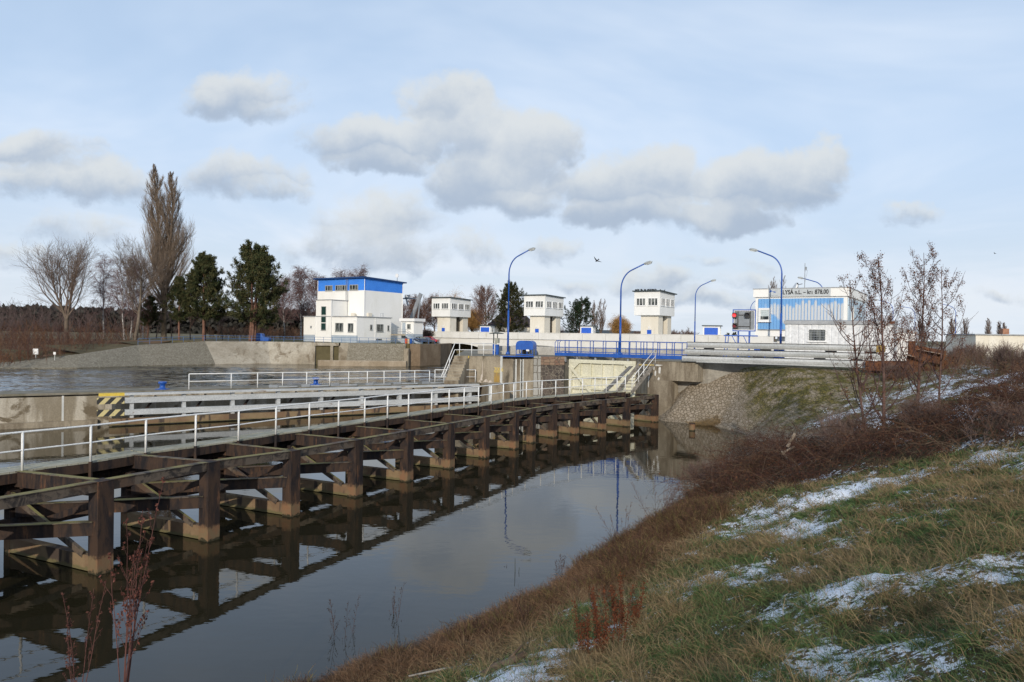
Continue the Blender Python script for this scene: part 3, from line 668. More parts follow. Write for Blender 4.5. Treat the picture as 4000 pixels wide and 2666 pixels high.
wall_seg(MB(), A - A, B - A, .5, TOP, TOP + .012, -.03).build('coping', M['concrete_top'], lw)
def on(t, off, z): return (B - A) + eBC * t + nBC * off + Vector((0, 0, z))
k = LBC
g = MB()
wall_seg(g, on(.18, 0, 0), on(k * .20, 0, 0), 1.2, -1.5, TOP - .22); wall_seg(g, on(k * .24, 0, 0), on(k * .31, 0, 0), 1.2, -1.5, TOP - .22); wall_seg(g, on(k * .36, 0, 0), on(k * .51, 0, 0), 1.2, -1.5, TOP - .22)
wall_seg(g, on(.18, .6, 0), on(k * .5, .6, 0), 1.0, -1.5, TOP - .23)
g.build('groove_wall', M['concrete'], lw)
g = MB(); wall_seg(g, on(k * .20, .05, 0), on(k * .205, .05, 0), .5, -1.5, TOP - .24); wall_seg(g, on(k * .232, -.02, 0), on(k * .25, -.02, 0), .3, -1.5, TOP - .24); wall_seg(g, on(k * .305, -.02, 0), on(k * .318, -.02, 0), .3, -1.5, TOP - .24); wall_seg(g, on(k * .345, -.02, 0), on(k * .36, -.02, 0), .3, -1.5, TOP - .24)
g.build('groove_guide', M['stone_white'], lw)
wall_seg(MB(), on(-.02, -.05, 0), on(.18, -.05, 0), .6, -1.5, TOP + .01).build('white_edge', M['stone_white'], lw)
wall_seg(MB(), on(.18, -.08, 0), on(k * .515, -.08, 0), 1.3, TOP - .04, TOP + .03).build('blue_coping', M['blue'], lw)
wall_seg(MB(), on(k * .515, 0, 0), on(k * .625, 0, 0), 1.2, -1.5, TOP).build('quoin', cells('ashlar_quoin', 1.1, (.30, .29, .26), (.42, .41, .38), (.17, .15, .12), .05, (1, 1, 1.4), rnd=.2), lw)
wall_seg(MB(), on(k * .625, .02, 0), on(k, .02, 0), 1.2, -1.5, TOP - .75).build('stone_face', M['stonework'], lw)
wall_seg(MB(), on(k * .625, -.02, 0), on(k, -.02, 0), 1.2, TOP - .745, TOP).build('ashlar_course', M['ashlar'], lw)
wall_seg(MB(), on(-1.75, -3.0, 0), on(-.02, -3.0, 0), 3.0, -1.5, 2.12).build('fender_end_block', M['concrete'], lw)
wall_seg(MB(), on(-1.8, -3.05, 0), on(-1.62, -3.05, 0), .2, -1.5, 2.15).build('white_edge', M['stone_white'], lw)
# flood marks
def on_ab(px, z):
    kk = (px - 2000) / 2900; t = (kk * A.y - A.x) / (eAB.x - kk * eAB.y); return eAB * t - nAB * .012 + Vector((0, 0, z))
fm = on_ab(1931, 3.02)
for txt, z, s, mt in (('2006', 3.10, .50, 'yellow'), ('2011', 2.16, .34, 'yellow_faded')):
    t_ = text_mesh('flood_year', txt, s, M[mt], lw, .82, .006); t_.rotation_euler = (math.pi / 2, 0, math.atan2(eAB.y, eAB.x)); q = on_ab(1931, z); t_.location = q - nAB * .02
wall_seg(MB(), on_ab(1931, 0) * 1, on_ab(1954, 0) * 1, .012, 3.02, 3.06).build('flood_line', M['yellow'], lw)
def ystain():
    m, T, b = mat_('yellow_flood_band'); p = pos(T); f = T.noise(T.v('MULTIPLY', p, (2, 2, .8)), 1.3, 5, .65)
    T.set(b.inputs['Base Color'], T.mix(T.step(f, .38, .6), (.20, .165, .11), (.34, .22, .06))); b.inputs['Roughness'].default_value = .95; return m
wall_seg(MB(), on_ab(1932, 0), on_ab(1953.5, 0), .008, 2.15, 3.0, .002).build('yellow_band', ystain(), lw)
# lime run-off on the face
lim = MB()
for px, z, w, h in ((1886, 2.55, .10, 1.5), (1882, 2.3, .22, .55), (1900, 2.15, .55, .28), (1917, 2.1, .5, .22), (1876, 2.1, .3, .25)):
    q = on_ab(px, z); lim.add([q - eAB * w / 2 - nAB * .004, q + eAB * w / 2 - nAB * .004, q + eAB * w * .12 + Vector((0, 0, h)) - nAB * .004, q - eAB * w * .1 + Vector((0, 0, h * .9)) - nAB * .004], [(0, 1, 2, 3)])
lim.build('lime_stain', weather('lime_runoff', (.42, .36, .30), (.55, .50, .44), (.25, .16, .11), scale=4, stretch=(2, 2, .4)), lw)
# concrete steps
T0 = flat_(at(1778, 1391, TOP)); cs = thing('concrete_steps', 'mossy concrete steps with a white handrail going down to the dividing wall', 'stairs', tuple(T0))
NS = 9; run = 2.5; dn = 2.2; bx = MB(); V3 = Vector((1, 0, 0)); D3 = Vector((-.28, -.96, 0))
for i in range(NS):
    a0 = D3 * (run * i / NS); z = TOP - .02 - dn * i / NS
    q0 = a0; q1 = a0 + D3 * (run / NS)
    bx.prism([tuple((q0 + V3 * 0)[:2]), tuple((q0 + V3 * 1.18)[:2]), tuple((q1 + V3 * 1.18)[:2]), tuple((q1)[:2])], -1, z)
bx.build('flight', M['concrete'], cs)
for i in range(NS):
    q0 = D3 * (run * i / NS); q1 = q0 + D3 * (run / NS * .92); z = TOP - .02 - dn * i / NS + .004
    MB().prism([tuple((q0 + V3 * .03)[:2]), tuple((q0 + V3 * 1.15)[:2]), tuple((q1 + V3 * 1.15)[:2]), tuple((q1 + V3 * .03)[:2])], z, z + .03).build('tread', M['concrete_pale'], cs)
MB().bar(V3 * -.02 + Vector((0, -.06, TOP - .08)), V3 * 1.2 + Vector((0, -.06, TOP - .08)), .14, .19).build('yellow_nosing', M['yellow'], cs)
pb_ = D3 * (run * .97) + Vector((-.05, 0, TOP - dn)); pt_ = Vector((-.05, 0, TOP))
hr = MB()
far_end = Vector((3.35, 1.3, TOP))
for h, ext in ((1.08, .75), (.52, 0.)):
    o = Vector((0, 0, h)); e = (pb_ - pt_).normalized()
    hr.tube([pb_ + o + e * ext, pt_ + o, pt_ + o + Vector((.25, .1, 0)), far_end + o], .032)
for t in (0, .5): q = pb_ * (1 - t) + pt_ * t; hr.tube([q, q + Vector((0, 0, 1.08))], .032)
for t in (.12, .42, .72, 1.0): q = pt_ * (1 - t) + far_end * t; hr.tube([q, q + Vector((0, 0, 1.08))], .032)
hr.build('handrail', M['white_rail'], cs, smooth=True)
# control post, lamp posts, machine cover
def ground_at(px, py, z=TOP): p = at(px, py, z); return Vector((p.x, p.y, z))
p = ground_at(1937, 1386); cp = thing('control_post', 'small control cabinet on blue legs under a little black roof above the steps', 'cabinet', tuple(p), ROT)
mb = MB(); mb.box(-.30, -.10, -.1, .1, 0, .95).box(.06, .28, -.1, .1, 0, .95).box(-.3, .28, -.12, .12, .82, .95); mb.build('base', M['blue'], cp)
MB().box(-.04, .30, -.14, .16, 1.08, 1.55).box(-.02, .2, -.155, -.14, .98, 1.09).build('cabinet', plain('grey_cabinet', (.33, .33, .28), .6), cp)
MB().box(-.30, -.24, -.05, .05, .95, 1.95).box(.1, .15, .0, .05, 1.5, 1.95).build('pole', M['roof_dark'], cp)
MB().box(-.52, .62, -.4, .4, 1.95, 2.0).extr([(-.5, 0), (.6, 0), (.05, .1)], (0, 0, 2.0), (1, 0, 0), (0, 0, 1), (0, 1, 0), -.38, .38).build('roof', M['roof_dark'], cp)
p = ground_at(2055, 1389); mc = thing('machine_cover', 'bright blue half-round cover on a frame over the gate machinery', 'machine cover', tuple(p), ROT * .6)
prof = [(-.84, .56)] + [(-.40 + .44 * math.cos(a), .94 + .42 * math.sin(a)) for a in [math.pi - R(90) * i / 7 for i in range(8)]] + [(.42 + .42 * math.cos(a), .94 + .42 * math.sin(a)) for a in [R(90) - R(90) * i / 7 for i in range(8)]] + [(.84, .56)]
MB().extr(prof, (0, 0, 0), (1, 0, 0), (0, 0, 1), (0, 1, 0), -.55, .55).build('hood', M['blue'], mc)
mb = MB()
for x in (-.8, -.28, .25, .8):
    for y in (-.5, .5): mb.bar((x, y, 0), (x, y, .6), .06, .06)
mb.bar((-.82, -.5, .08), (.82, -.5, .08), .05, .08).bar((-.82, -.5, .56), (.82, -.5, .56), .06, .08)
mb.build('frame', M['blue'], mc)
mb = MB()
for i in range(5): mb.tube([(-.1 + i * .09, -.1, .58), (-.02 + i * .1, -.3, .35), (-.15 + i * .1, -.15, .15), (.1, 0, .02)], .035, 6)
mb.tube([(-.2, 0, .02), (-.2, 0, .5)], .16, 10).build('hoses', M['black'], mc); MB().box(.18, .46, -.56, -.4, .40, .56).build('junction_box', M['win_frame'], mc)
M['lamp_head'] = plain('grey_lamp_head', (.34, .36, .36), .5)
M['lamp_lens'] = plain('lamp_lens', (.55, .57, .55), .2)
def lamp(px, Y, top_z, base_z, sgn, label, arm=2.5):
    q = atY(px, 1300, Y); h = top_z - base_z
    o = thing('street_lamp', label, 'street lamp', (q.x, q.y, base_z), ROT, 'tall blue street lamps around the lock')
    r = 1.9; pts = [(0, 0, 0), (0, 0, h * .42)]
    MB().tube(pts, [.10, .088], 12).tube([(0, 0, 0), (0, 0, .22), (0, 0, .3)], [.24, .16, .10], 12).build('pole_base', M['blue'], o, smooth=True)
    up_ = [(0, 0, h * .42), (0, 0, h - 2.3)]
    for i in range(1, 9):
        a = i / 8 * R(72); up_.append((sgn * 1.45 * (1 - math.cos(a)), 0, h - 2.3 + 1.75 * math.sin(a)))
    up_.append((sgn * (arm - .35), 0, h - .14))
    MB().tube(up_, [.068] * 2 + [.058] * 9 , 10).build('arm', M['blue'], o, smooth=True)
    hd = MB(); a0 = Vector((sgn * (arm - .42), 0, h - .15)); d = Vector((sgn * .97, 0, .2)); 
    hd.tube([a0, a0 + d * .12, a0 + d * .3, a0 + d * .62, a0 + d * .78], [.05, .10, .135, .13, .05], 10)
    hl = hd.build('lamp_head', M['lamp_head'], o, smooth=True)
    MB().bar(a0 + d * .26 + Vector((0, 0, -.11)), a0 + d * .7 + Vector((0, 0, -.10)), .2, .08).build('lens', M['lamp_lens'], hl)
    return o
lamp(1985, 70.6, 14.36, TOP, 1, 'blue lamp post beside the half-round machine cover, its arm reaching right')
lamp(2423, 64.9, 12.69, TOP + .2, 1, 'blue lamp post rising behind the middle of the blue footbridge, arm to the right')
lamp(2714, 103, 14.2, TOP, 1, 'blue lamp post between the third tower and the traffic signal')
lamp(3050, 65, 14.25, TOP, -1, 'tallest blue lamp post, standing before the station with its arm to the left')
lamp(3216, 95, 14.3, TOP, -1, 'blue lamp whose arm shows over the station roof by the mast', arm=2.9)
lamp(3487, 146, 14.4, 4.1, -1, 'far blue lamp between the two reddish saplings, just right of the white container', arm=3.0)
lamp(3573, 170, 14.4, 4.1, -1, 'farthest blue lamp, seen through the right-hand sapling', arm=3.6)
lamp(3732, 162, 14.6, 4.1, -1, 'blue lamp at the right beyond the saplings, nearest the low cream building', arm=3.0)
lamp(2930, 140, 14.0, 4.1, 1, 'thin blue lamp half hidden behind the left corner of the station', arm=2.6)
# ---------------------------------------------------------------- parapet wall behind
pw0 = Vector((-3.3, 72.5, TOP)); pw1 = Vector((16.4, 70, TOP)); pw = thing('cracked_parapet', 'low cracked pale concrete parapet behind the machine cover and footbridge', 'wall', tuple(pw0))
MB().bar(Vector((0, 0, .38)), pw1 - pw0 + Vector((0, 0, .38)), .5, .84).build('wall_body', M['parapet_grey'], pw, bevel=.05)
mb = MB()
for k_ in range(1, 7): q = (pw1 - pw0) * (k_ / 7); mb.bar(q + Vector((0, -.265, -.05)), q + Vector((.02, -.265, .78)), .03, .01)
mb.build('joint', M['dark_recess'], pw)
cut = MB()
# ================================================================== LOCK GATE (cream, framed)
G0 = C + U2 * .9 + V2 * .05
def along(o, d, px):
    kk = (px - 2000) / 2900; t = (kk * o.y - o.x) / (d.x - kk * d.y); return o + d * t, t
G1, GL = along(G0, V2, 2486)
gate = thing('lock_gate', 'cream painted steel lock gate with ribs and diagonal braces', 'gate', tuple(G0), ROT)
GT = 4.18
MB().box(0, GL, .12, .22, -1.2, GT - .1).build('skin_plate', M['cream_gate'], gate)
mb = MB()
mb.box(0, GL, -.12, .12, GT - .32, GT); mb.box(0, GL, -.10, .12, 2.55, 2.72); mb.box(0, GL, -.10, .12, 1.55, 1.72); mb.box(0, GL, -.10, .12, .55, .75)
mb.box(0, .28, -.121, .121, -1.2, GT - .33); mb.box(GL - .28, GL, -.121, .121, -1.2, GT - .33)
for k_ in (1, 2, 3, 4, 5): x = GL * k_ / 6; mb.box(x - .05, x + .05, -.04, .12, -1.2, GT - .34)
mb.build('frame', M['cream_gate'], gate)
MB().bar((.05, -.15, GT - .55), (GL * .46, -.15, .55), .05, .26).build('diagonal_brace', M['cream_gate'], gate)
MB().bar((GL - .1, -.15, GT - .45), (GL * .62, -.15, .9), .05, .24).build('diagonal_brace', M['cream_gate'], gate)
MB().extr([(0, 0), (.75, 0), (0, -.75)], (.28, 0, GT - .33), (1, 0, 0), (0, 0, 1), (0, 1, 0), -.125, -.06).extr([(0, 0), (0, -.75), (-.75, 0)], (GL - .28, 0, GT - .33), (1, 0, 0), (0, 0, 1), (0, 1, 0), -.125, -.06).build('gusset', M['cream_gate'], gate)
# ================================================================== BLUE FOOTBRIDGE over the gate
F0 = G0 + U2 * .15 - V2 * .35; F0, _ = along(F0, V2, 2170); F1, FL = along(F0, V2, 2672)
fbz = TOP + .12
fbr = thing('footbridge', 'blue steel footbridge with open railings crossing above the lock gate', 'footbridge', (F0.x, F0.y, fbz), ROT)
MB().box(0, FL, -.12, .75, -.06, .20).build('deck_beam', M['blue'], fbr)
MB().box(0.05, FL, .08, .7, .201, .215).build('deck', M['blue_door'], fbr)
for y, n_, nm in ((-.1, 17, 'front'), (.74, 9, 'rear')):
    mb = MB(); zt = 1.32
    mb.tube([(.02, y, .2), (.02, y, zt - .18), (.2, y, zt), (FL - .05, y, zt - .0)], .032, 8).tube([(.02, y, .70), (FL - .05, y, .70)], .024, 8).bar((0, y, .32), (FL, y, .32), .02, .05)
    h_ = mb.build('handrail', M['blue'], fbr, smooth=False)
    xs2 = [.6 + i * (FL - .6) / n_ for i in range(n_ + 1)]
    if nm == 'front': xs2 = [FL * t for t in (.025, .12, .22, .32, .42, .52, .60, .655, .69, .735, .78, .83, .88, .935, .99)]
    for x in xs2: MB().bar((x, y, .2), (x, y, zt), .055, .055).build('post', M['blue'], h_)
mb = MB()
for x in (.9, 2.1, 3.9, 5.6, 7.0, 8.4): mb.box(x, x + .14, .1, .3, -.62, -.16)
mb.build('support', M['steel'], fbr)
mb = MB(); mb.tube([(FL * .50, .3, -.1), (FL * .50, .3, .26)], .42, 14).build('gearbox_cover', M['blue'], fbr)
MB().tube([(FL * .72, .3, -.1), (FL * .72, .3, .24)], .4, 14).build('gearbox_cover', M['blue'], fbr)
# ================================================================== RIGHT-HAND LOCK WALL
r1 = Vector((RW[1].x, RW[1].y, 0)); r2 = Vector((RW[2].x, RW[2].y, 0)); rn = Vector((-rdir.y, rdir.x, 0))
rw = thing('right_lock_wall', 'stained concrete wall right of the timber stair with white splashes and a jutting upper block', 'wall', tuple(r0))
wall_seg(MB(), r0 - r0, r1 - r0, 1.6, -1.5, 2.95).build('lower_wall', M['concrete'], rw)
Lr = (r2 - r0).length
wall_seg(MB(), r0 - r0, rdir * Lr, 4.5, 2.955, TOP, -.02).build('upper_block', M['concrete'], rw)
wall_seg(MB(), (r1 - r0) + rn * 1.61, rdir * (Lr + .3) + rn * 1.8, 2.5, -1.5, 2.95).build('back_wall', M['concrete'], rw)
wall_seg(MB(), rdir * -.02, rdir * (Lr + .02), 4.6, TOP, TOP + .06, -.06).build('coping', M['concrete_top'], rw)
gq = G1 - r0
mb = MB(); e_ = (gq - Vector((0, .6, 0)));
mb.prism([(-.02, .05), (.8, .05), (gq.x + .9, gq.y + .3), (gq.x + .02, gq.y + .3)], -1.5, TOP - .003).build('recess_wall', M['concrete'], rw)
sp = MB()
for x, z, w, h in ((.10, 3.1, .05, .9), (.5, 3.75, .10, .45), (.62, 3.3, .13, .4), (.98, 3.5, .2, .5), (.9, 2.75, .16, .45), (.7, 4.05, 1.1, .10), (.05, 2.4, .06, .8)):
    q = rdir * x - rn * .0245 + Vector((0, 0, z)); sp.add([q + rdir * (-w / 2), q + rdir * (w * .2) + Vector((0, 0, -.1 * h)), q + rdir * (w / 2) + Vector((0, 0, h * .8)), q + rdir * (w * .05) + Vector((0, 0, h)), q + rdir * (-w / 2) + Vector((0, 0, h * .75))], [(0, 1, 2, 3, 4)])
sp.build('white_splash', weather('white_splash', (.55, .54, .50), (.66, .65, .62), (.30, .27, .22), scale=9), rw)
# ================================================================== STACK OF LONG ALUMINIUM STOP BEAMS
names = ['topmost pale aluminium beam of the stack of three above the paved slope', 'middle pale aluminium beam of the stack of three', 'lowest and longest-reaching aluminium beam, nearest the wall top']
bl = [(2686, 3452, 5.53), (2677, 3462, 5.01), (2666, 3404, 4.50)]
b_o, _ = along(Vector((12.86, 56, 0)), V2, 2666)
for (px0, px1, z), nm in zip(bl, names):
    offy = {5.53: .0, 5.01: -.0, 4.5: -.06}[z]
    a, _ = along(b_o - U2 * (-offy), V2, px0); L_ = along(a, V2, px1)[1]
    o = thing('stop_beam', nm, 'beam', (a.x, a.y, z), ROT, 'stack of aluminium stop beams')
    prof = [(-.02, .0), (.42, 0), (.44, .05), (.44, .40), (-.02, .40), (-.04, .36), (-.075, .24), (-.065, .12)]
    MB().extr(prof, (0, 0, 0), (0, 1, 0), (0, 0, 1), (1, 0, 0), 0, L_).build('profile', M['alu'], o)
    MB().box(-.02, L_ + .02, -.05, .46, .40, .432).build('seal_strip', M['black'], o)
    mb = MB()
    for t in (.015, .31, .63, .95): mb.box(L_ * t - .02, L_ * t + .02, -.085, -.05, .14, .22)
    mb.build('lifting_eye', M['steel'], o)
    if z < 5.5:
        mb = MB()
        for t in (.13, .43, .75, .93): mb.box(L_ * t - .35, L_ * t + .35, .05, .4, .43, .52 if z > 4.6 else .51)
        mb.build('spacer', M['black'], o)
    else:
        MB().box(L_ - .42, L_ + .06, -.1, .5, -.04, .42).build('end_block', M['yellow_faded'], o)
sb0, _ = along(b_o - U2 * .12, V2, 2722); q, sl = along(sb0, V2, 3385)
o = thing('base_plank', 'flat grey plank under the lowest stop beam', 'plank', (sb0.x, sb0.y, TOP - .02), ROT); MB().box(0, sl, -.1, .5, .07, .12).build('board', M['alu'], o)
tr = along(b_o, V2, 3440)[0]; o = thing('beam_trestle', 'rusty trestle block carrying the right ends of the stop beams', 'trestle', (tr.x, tr.y, 3.6), ROT)
MB().box(-.5, .9, -.1, .55, 0, .86).box(-.2, 2.6, .2, .7, .5, 1.35).build('block', M['rust'], o)
# ================================================================== TRAFFIC SIGNAL
sY = 62.; q = atY(2906, 1300, sY); sg = thing('traffic_signal', 'blue framed signal board with black visored lamps, the upper left one glowing red', 'traffic signal', (q.x, q.y, TOP), ROT * .55)
zb, zt = 6.86 - TOP, 8.70 - TOP; hw = .93
mb = MB()
for x in (-.45, .43): mb.box(x - .07, x + .07, .05, .19, 0, zb)
mb.box(-.45, .43, .05, .15, .05, .2).box(-1.62, 1.12, -.1, .5, zb - .42, zb - .32).box(-.75, .2, .0, .05, .0, .01)
for x0, x1 in ((-1.45, -1.62), (-1.22, -1.4)): mb.bar((x0, -.05, zb - .4), (x1, -.05, 0), .07, .05)
for k_ in range(5): z_ = .25 + k_ * .32; mb.bar((-1.62 + z_ * .1, -.05, z_), (-1.37 + z_ * .1, -.05, z_), .03, .03)
mb.bar((-.95, 0, zb - .4), (-.5, 0, 1.2), .06, .06).bar((-.02, 0, zb - .4), (.38, 0, 1.2), .06, .06)
mb.build('stand', M['blue'], sg)
mb = MB(); mb.box(-hw, hw, .05, .15, zb, zb + .09).box(-hw, hw, .05, .15, zt - .09, zt).box(-hw, -hw + .09, .051, .149, zb + .09, zt - .09).box(hw - .09, hw, .051, .149, zb + .09, zt - .09); mb.build('outer_frame', M['blue'], sg)
mb = MB(); a_, b_ = -hw + .09, hw - .09; mb.box(a_, b_, .07, .13, zb + .09, zb + .14).box(a_, b_, .07, .13, zt - .14, zt - .09).box(a_, a_ + .05, .071, .129, zb + .14, zt - .14).box(b_ - .05, b_, .071, .129, zb + .14, zt - .14); mb.build('inner_frame', M['win_frame'], sg)
MB().box(a_ + .05, b_ - .05, .14, .155, zb + .14, zt - .14).build('back_panel', plain('grey_signal_panel', (.21, .235, .265), .5), sg)
mb = MB(); mb.box(-.53, -.46, .09, .13, zb, zt - .14).box(.45, .52, .09, .13, zb, zt - .14).box(-.46, .45, .092, .128, zb + .37, zb + .44).box(-.46, .45, .092, .128, zt - .50, zt - .44); mb.build('mounting_bar', M['black'], sg)
red = glow('red_signal_light', (1.0, .035, .05), 1.1); dim = plain('dim_red_lens', (.16, .012, .02), .25); dark = plain('dark_lens', (.02, .02, .025), .2)
for x, z_, lens, lb in ((-.80, zt - .50, red, 'lamp with a lit red lens'), (-.77, zb + .46, dim, 'lamp with a dim red lens'), (.22, zt - .48, dark, 'unlit dark lamp')):
    h_ = MB().box(x - .16, x + .22, -.12, .08, z_ - .22, z_ + .22).build('signal_lamp', M['black'], sg); tag(h_, lb)
    MB().tube([(x, -.125, z_), (x, -.15, z_)], .155, 18).build('lens', lens, h_)
    vs = []; fs = []; n_ = 14
    for i in range(n_ + 1):
        a = R(-20) + R(220) * i / n_
        for r_, y_ in ((.17, -.12), (.19, -.42 if R(20) < a < R(160) else -.22)): vs.append((x + r_ * math.cos(a), y_, z_ + r_ * math.sin(a) + (.0 if y_ > -.2 else -.02)))
    for i in range(n_): fs.append((2 * i, 2 * i + 1, 2 * i + 3, 2 * i + 2))
    MB().add(vs, fs).build('visor', M['black'], h_)
# ================================================================== LOCK STATION (blue corrugated front, sign)
sO = atY(2948, 1300, 70.)
stn = thing('lock_station', 'white and faded blue corrugated lock station with a name sign on its fascia', 'building', (sO.x, sO.y, TOP), ROT)
SW, SDp = 8.0, 12.5
def zz(v): return v - TOP
MB().box(.02, SW - .02, .02, SDp, zz(6.5), zz(10.16)).build('wall', M['white_wall'], stn)
MB().box(-.16, SW + .12, -.14, SDp + .1, zz(10.16), zz(10.9)).build('fascia', M['white_wall'], stn)
MB().box(-.2, SW + .16, -.18, SDp + .14, zz(10.9), zz(10.97)).build('roof', M['flat_roof'], stn)
MB().box(1.8, SW - .4, 1.2, SDp - 1, 0, zz(6.49)).build('base', M['tower_white'], stn)
def corr():
    m, T, b = mat_('faded_blue_corrugated'); o = T.n('ShaderNodeTexCoord').outputs['Object']; x, y, z = T.sep(o)
    per = .275; xi = T.m('FLOOR', T.m('DIVIDE', x, per)); xf = T.m('FRACT', T.m('DIVIDE', x, per))
    cellr = T.n('ShaderNodeTexWhiteNoise', {'W': xi}, noise_dimensions='1D').outputs[0]
    top = T.m('ADD', 4.72, T.m('MULTIPLY', cellr, .55)); top = T.m('ADD', top, T.m('MULTIPLY', T.step(x, 3.6, 4.6), .25)); n = T.noise(o, 7., 5, .7)
    nn = T.m('MULTIPLY', T.m('SUBTRACT', n, .5), .8)
    bot = T.m('ADD', T.m('MULTIPLY', T.m('SUBTRACT', 1.0, T.step(x, 1.0, 3.2)), 1.2), T.m('ADD', 3.0, T.m('MULTIPLY', cellr, .2)))
    k = T.m('MULTIPLY', T.step(T.m('ADD', T.m('SUBTRACT', top, z), nn), -.1, .2), T.step(T.m('ADD', T.m('SUBTRACT', z, bot), nn), -.1, .2))
    k = T.m('MULTIPLY', k, T.step(T.m('ABSOLUTE', T.m('SUBTRACT', xf, .5)), .46, .36)); k = T.m('MULTIPLY', k, T.step(T.m('ADD', x, nn), .7, 1.7))
    c = T.mix(T.m('MULTIPLY', k, .95), T.mix(n, (.13, .33, .62), (.18, .38, .66)), (.56, .57, .57))
    T.set(b.inputs['Base Color'], c); b.inputs['Roughness'].default_value = .6; return m
vs = []; fs = []; n_ = 27 * 6; x0, x1 = .32, SW - .32; za, zb2 = zz(7.16), zz(10.0)
for i in range(n_ + 1):
    x = x0 + (x1 - x0) * i / n_; ph = (x / .275) % 1; y = -.075 + .035 * (1 if .12 < ph < .88 else -.2) * -1
    vs += [(x, y, za), (x, y, zb2)]
for i in range(n_): fs.append((2 * i, 2 * i + 2, 2 * i + 3, 2 * i + 1))
vs += [(x0, .0, za), (x0, 0, zb2), (x1, 0, za), (x1, 0, zb2)]; L4 = 2 * (n_ + 1); fs += [(L4, 0, 1, L4 + 1), (2 * n_, L4 + 2, L4 + 3, 2 * n_ + 1)]
MB().add(vs, fs).build('corrugated_panel', corr(), stn)
vs = []; fs = []
MB().box(SW - .02, SW + .04, .4, SDp - .4, za, zb2).build('side_panel', plain('pale_blue_side_panel', (.48, .60, .68), .6), stn)
MB().box(x0 - .02, x1 + .02, -.13, -.02, za - .06, za).build('drip_edge', M['steel'], stn)
def window(root, x0, x1, z0, z1, y=0., n=1, axis='x', frame=.06, name='window', mat=None, blind=0, depth=.05, sill=True, gm=None):
    """frame proud of the wall face at y (front, axis x) or at x (right-hand face, axis y); panes are sub-parts"""
    fr = MB(); pn = MB(); nm = []
    def bx(mb, a0, a1, c0, c1, d0, d1):
        if axis == 'x': mb.box(a0, a1, y - d1, y - d0, c0, c1)
        else: mb.box(y + d0, y + d1, a0, a1, c0, c1)
    bx(fr, x0, x1, z0, z0 + frame, 0.003, depth); bx(fr, x0, x1, z1 - frame, z1, 0.003, depth)
    bx(fr, x0, x0 + frame, z0 + frame, z1 - frame, 0.003, depth); bx(fr, x1 - frame, x1, z0 + frame, z1 - frame, 0.003, depth)
    for i in range(1, n):
        c = x0 + (x1 - x0) * i / n; bx(fr, c - frame * .5, c + frame * .5, z0 + frame, z1 - frame, 0.003, depth - .004)
    if sill: bx(fr, x0 - .06, x1 + .06, z0 - .05, z0 - .002, 0.003, depth + .07)
    f = fr.build(name, mat or M['win_frame'], root)
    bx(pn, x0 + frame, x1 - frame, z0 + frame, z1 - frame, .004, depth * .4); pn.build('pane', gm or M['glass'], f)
    if blind:
        bb = MB(); bx(bb, x0 + frame, x1 - frame, z1 - frame - (z1 - z0) * blind, z1 - frame, depth * .41, depth * .6); bb.build('blind', plain('pale_blind', (.50, .56, .57), .8), f)
    return f
window(stn, .36, 1.50, zz(7.86), zz(9.14), -.11, 1, frame=.2, depth=.12, blind=.45)
window(stn, 2.2, 3.4, zz(8.0), zz(9.3), SW + .041, 1, axis='y', frame=.12, depth=.08)
sn = MB().box(1.22, 6.62, -.165, -.141, zz(10.19), zz(10.895)).build('name_sign', plain('grey_sign_board', (.50, .53, .54), .6, var=.04), stn)
t_ = text_mesh('lettering', 'LYSÁ n.L. – km 878,00', .55, plain('black_lettering', (.012, .013, .015), .6), sn, .66, .004, bold=.014); t_.rotation_euler = (math.pi / 2, 0, 0); t_.location = (2.50, -.172, zz(10.39))
tw = max(v.co.x for v in t_.data.vertices)
for v in t_.data.vertices: v.co.x *= 3.95 / tw
gr = plain('grey_lettering', (.30, .33, .36), .6)
t_ = text_mesh('small_lettering', 'POVODÍ LABE', .115, gr, sn, 1.0, .003); t_.rotation_euler = (math.pi / 2, 0, 0); t_.location = (1.31, -.17, zz(10.245))
wv = []; wl = []
for i in range(13):
    t = i / 12; xx = 1.31 + .62 * t; wv.append((xx, .62 + .10 * math.sin(t * 6.0 + .2) - .14 * t)); wl.append((xx, .40 + .11 * math.sin(t * 3.3) - .02 * t + .12 * t))
vs = [(x, -.168, zz(10.2) + z * .85) for x, z in wv] + [(x, -.168, zz(10.2) + z * .85) for x, z in wl]
MB().add(vs, [(13 + i, 14 + i, i + 1, i) for i in range(12)], 0).build('wave_emblem', plain('emblem_blue', (.03, .12, .42), .5), sn)
mb = MB(); mb.tube([(1.86 + .09 * math.cos(a) * (1 - a / 9), -.17, zz(10.70) + .09 * math.sin(a) * (1 - a / 9)) for a in [i * .5 for i in range(12)]], .012, 5).build('emblem_curl', gr, sn)
mb = MB(); mb.tube([(4.1, 1.5, zz(10.97)), (4.1, 1.5, zz(13.35))], .03, 6).tube([(4.1, 1.5, zz(12.6)), (4.35, 1.5, zz(12.7)), (4.2, 1.5, zz(12.0)), (4.1, 1.5, zz(11.4))], .012, 5).box(4.12, 4.26, 1.42, 1.58, zz(12.7), zz(13.0)); mb.build('antenna_mast', M['steel'], stn)
mb = MB(); mb.tube([(3.2, 1.2, zz(11.05)), (3.3, 1.25, zz(11.0)), (3.35, 1.3, zz(10.98))], [.55, .5, .1], 16).build('dish', M['win_frame'], stn)
MB().box(3.5, 3.62, 1.0, 1.1, zz(10.97), zz(11.5)).bar((3.45, 1.0, zz(11.3)), (4.0, 1.0, zz(11.4)), .05, .05).build('camera_bracket', M['black'], stn)
MB().box(6.9, 7.1, 2.8, 3.0, zz(10.97), zz(11.3)).build('vent', M['steel'], stn)
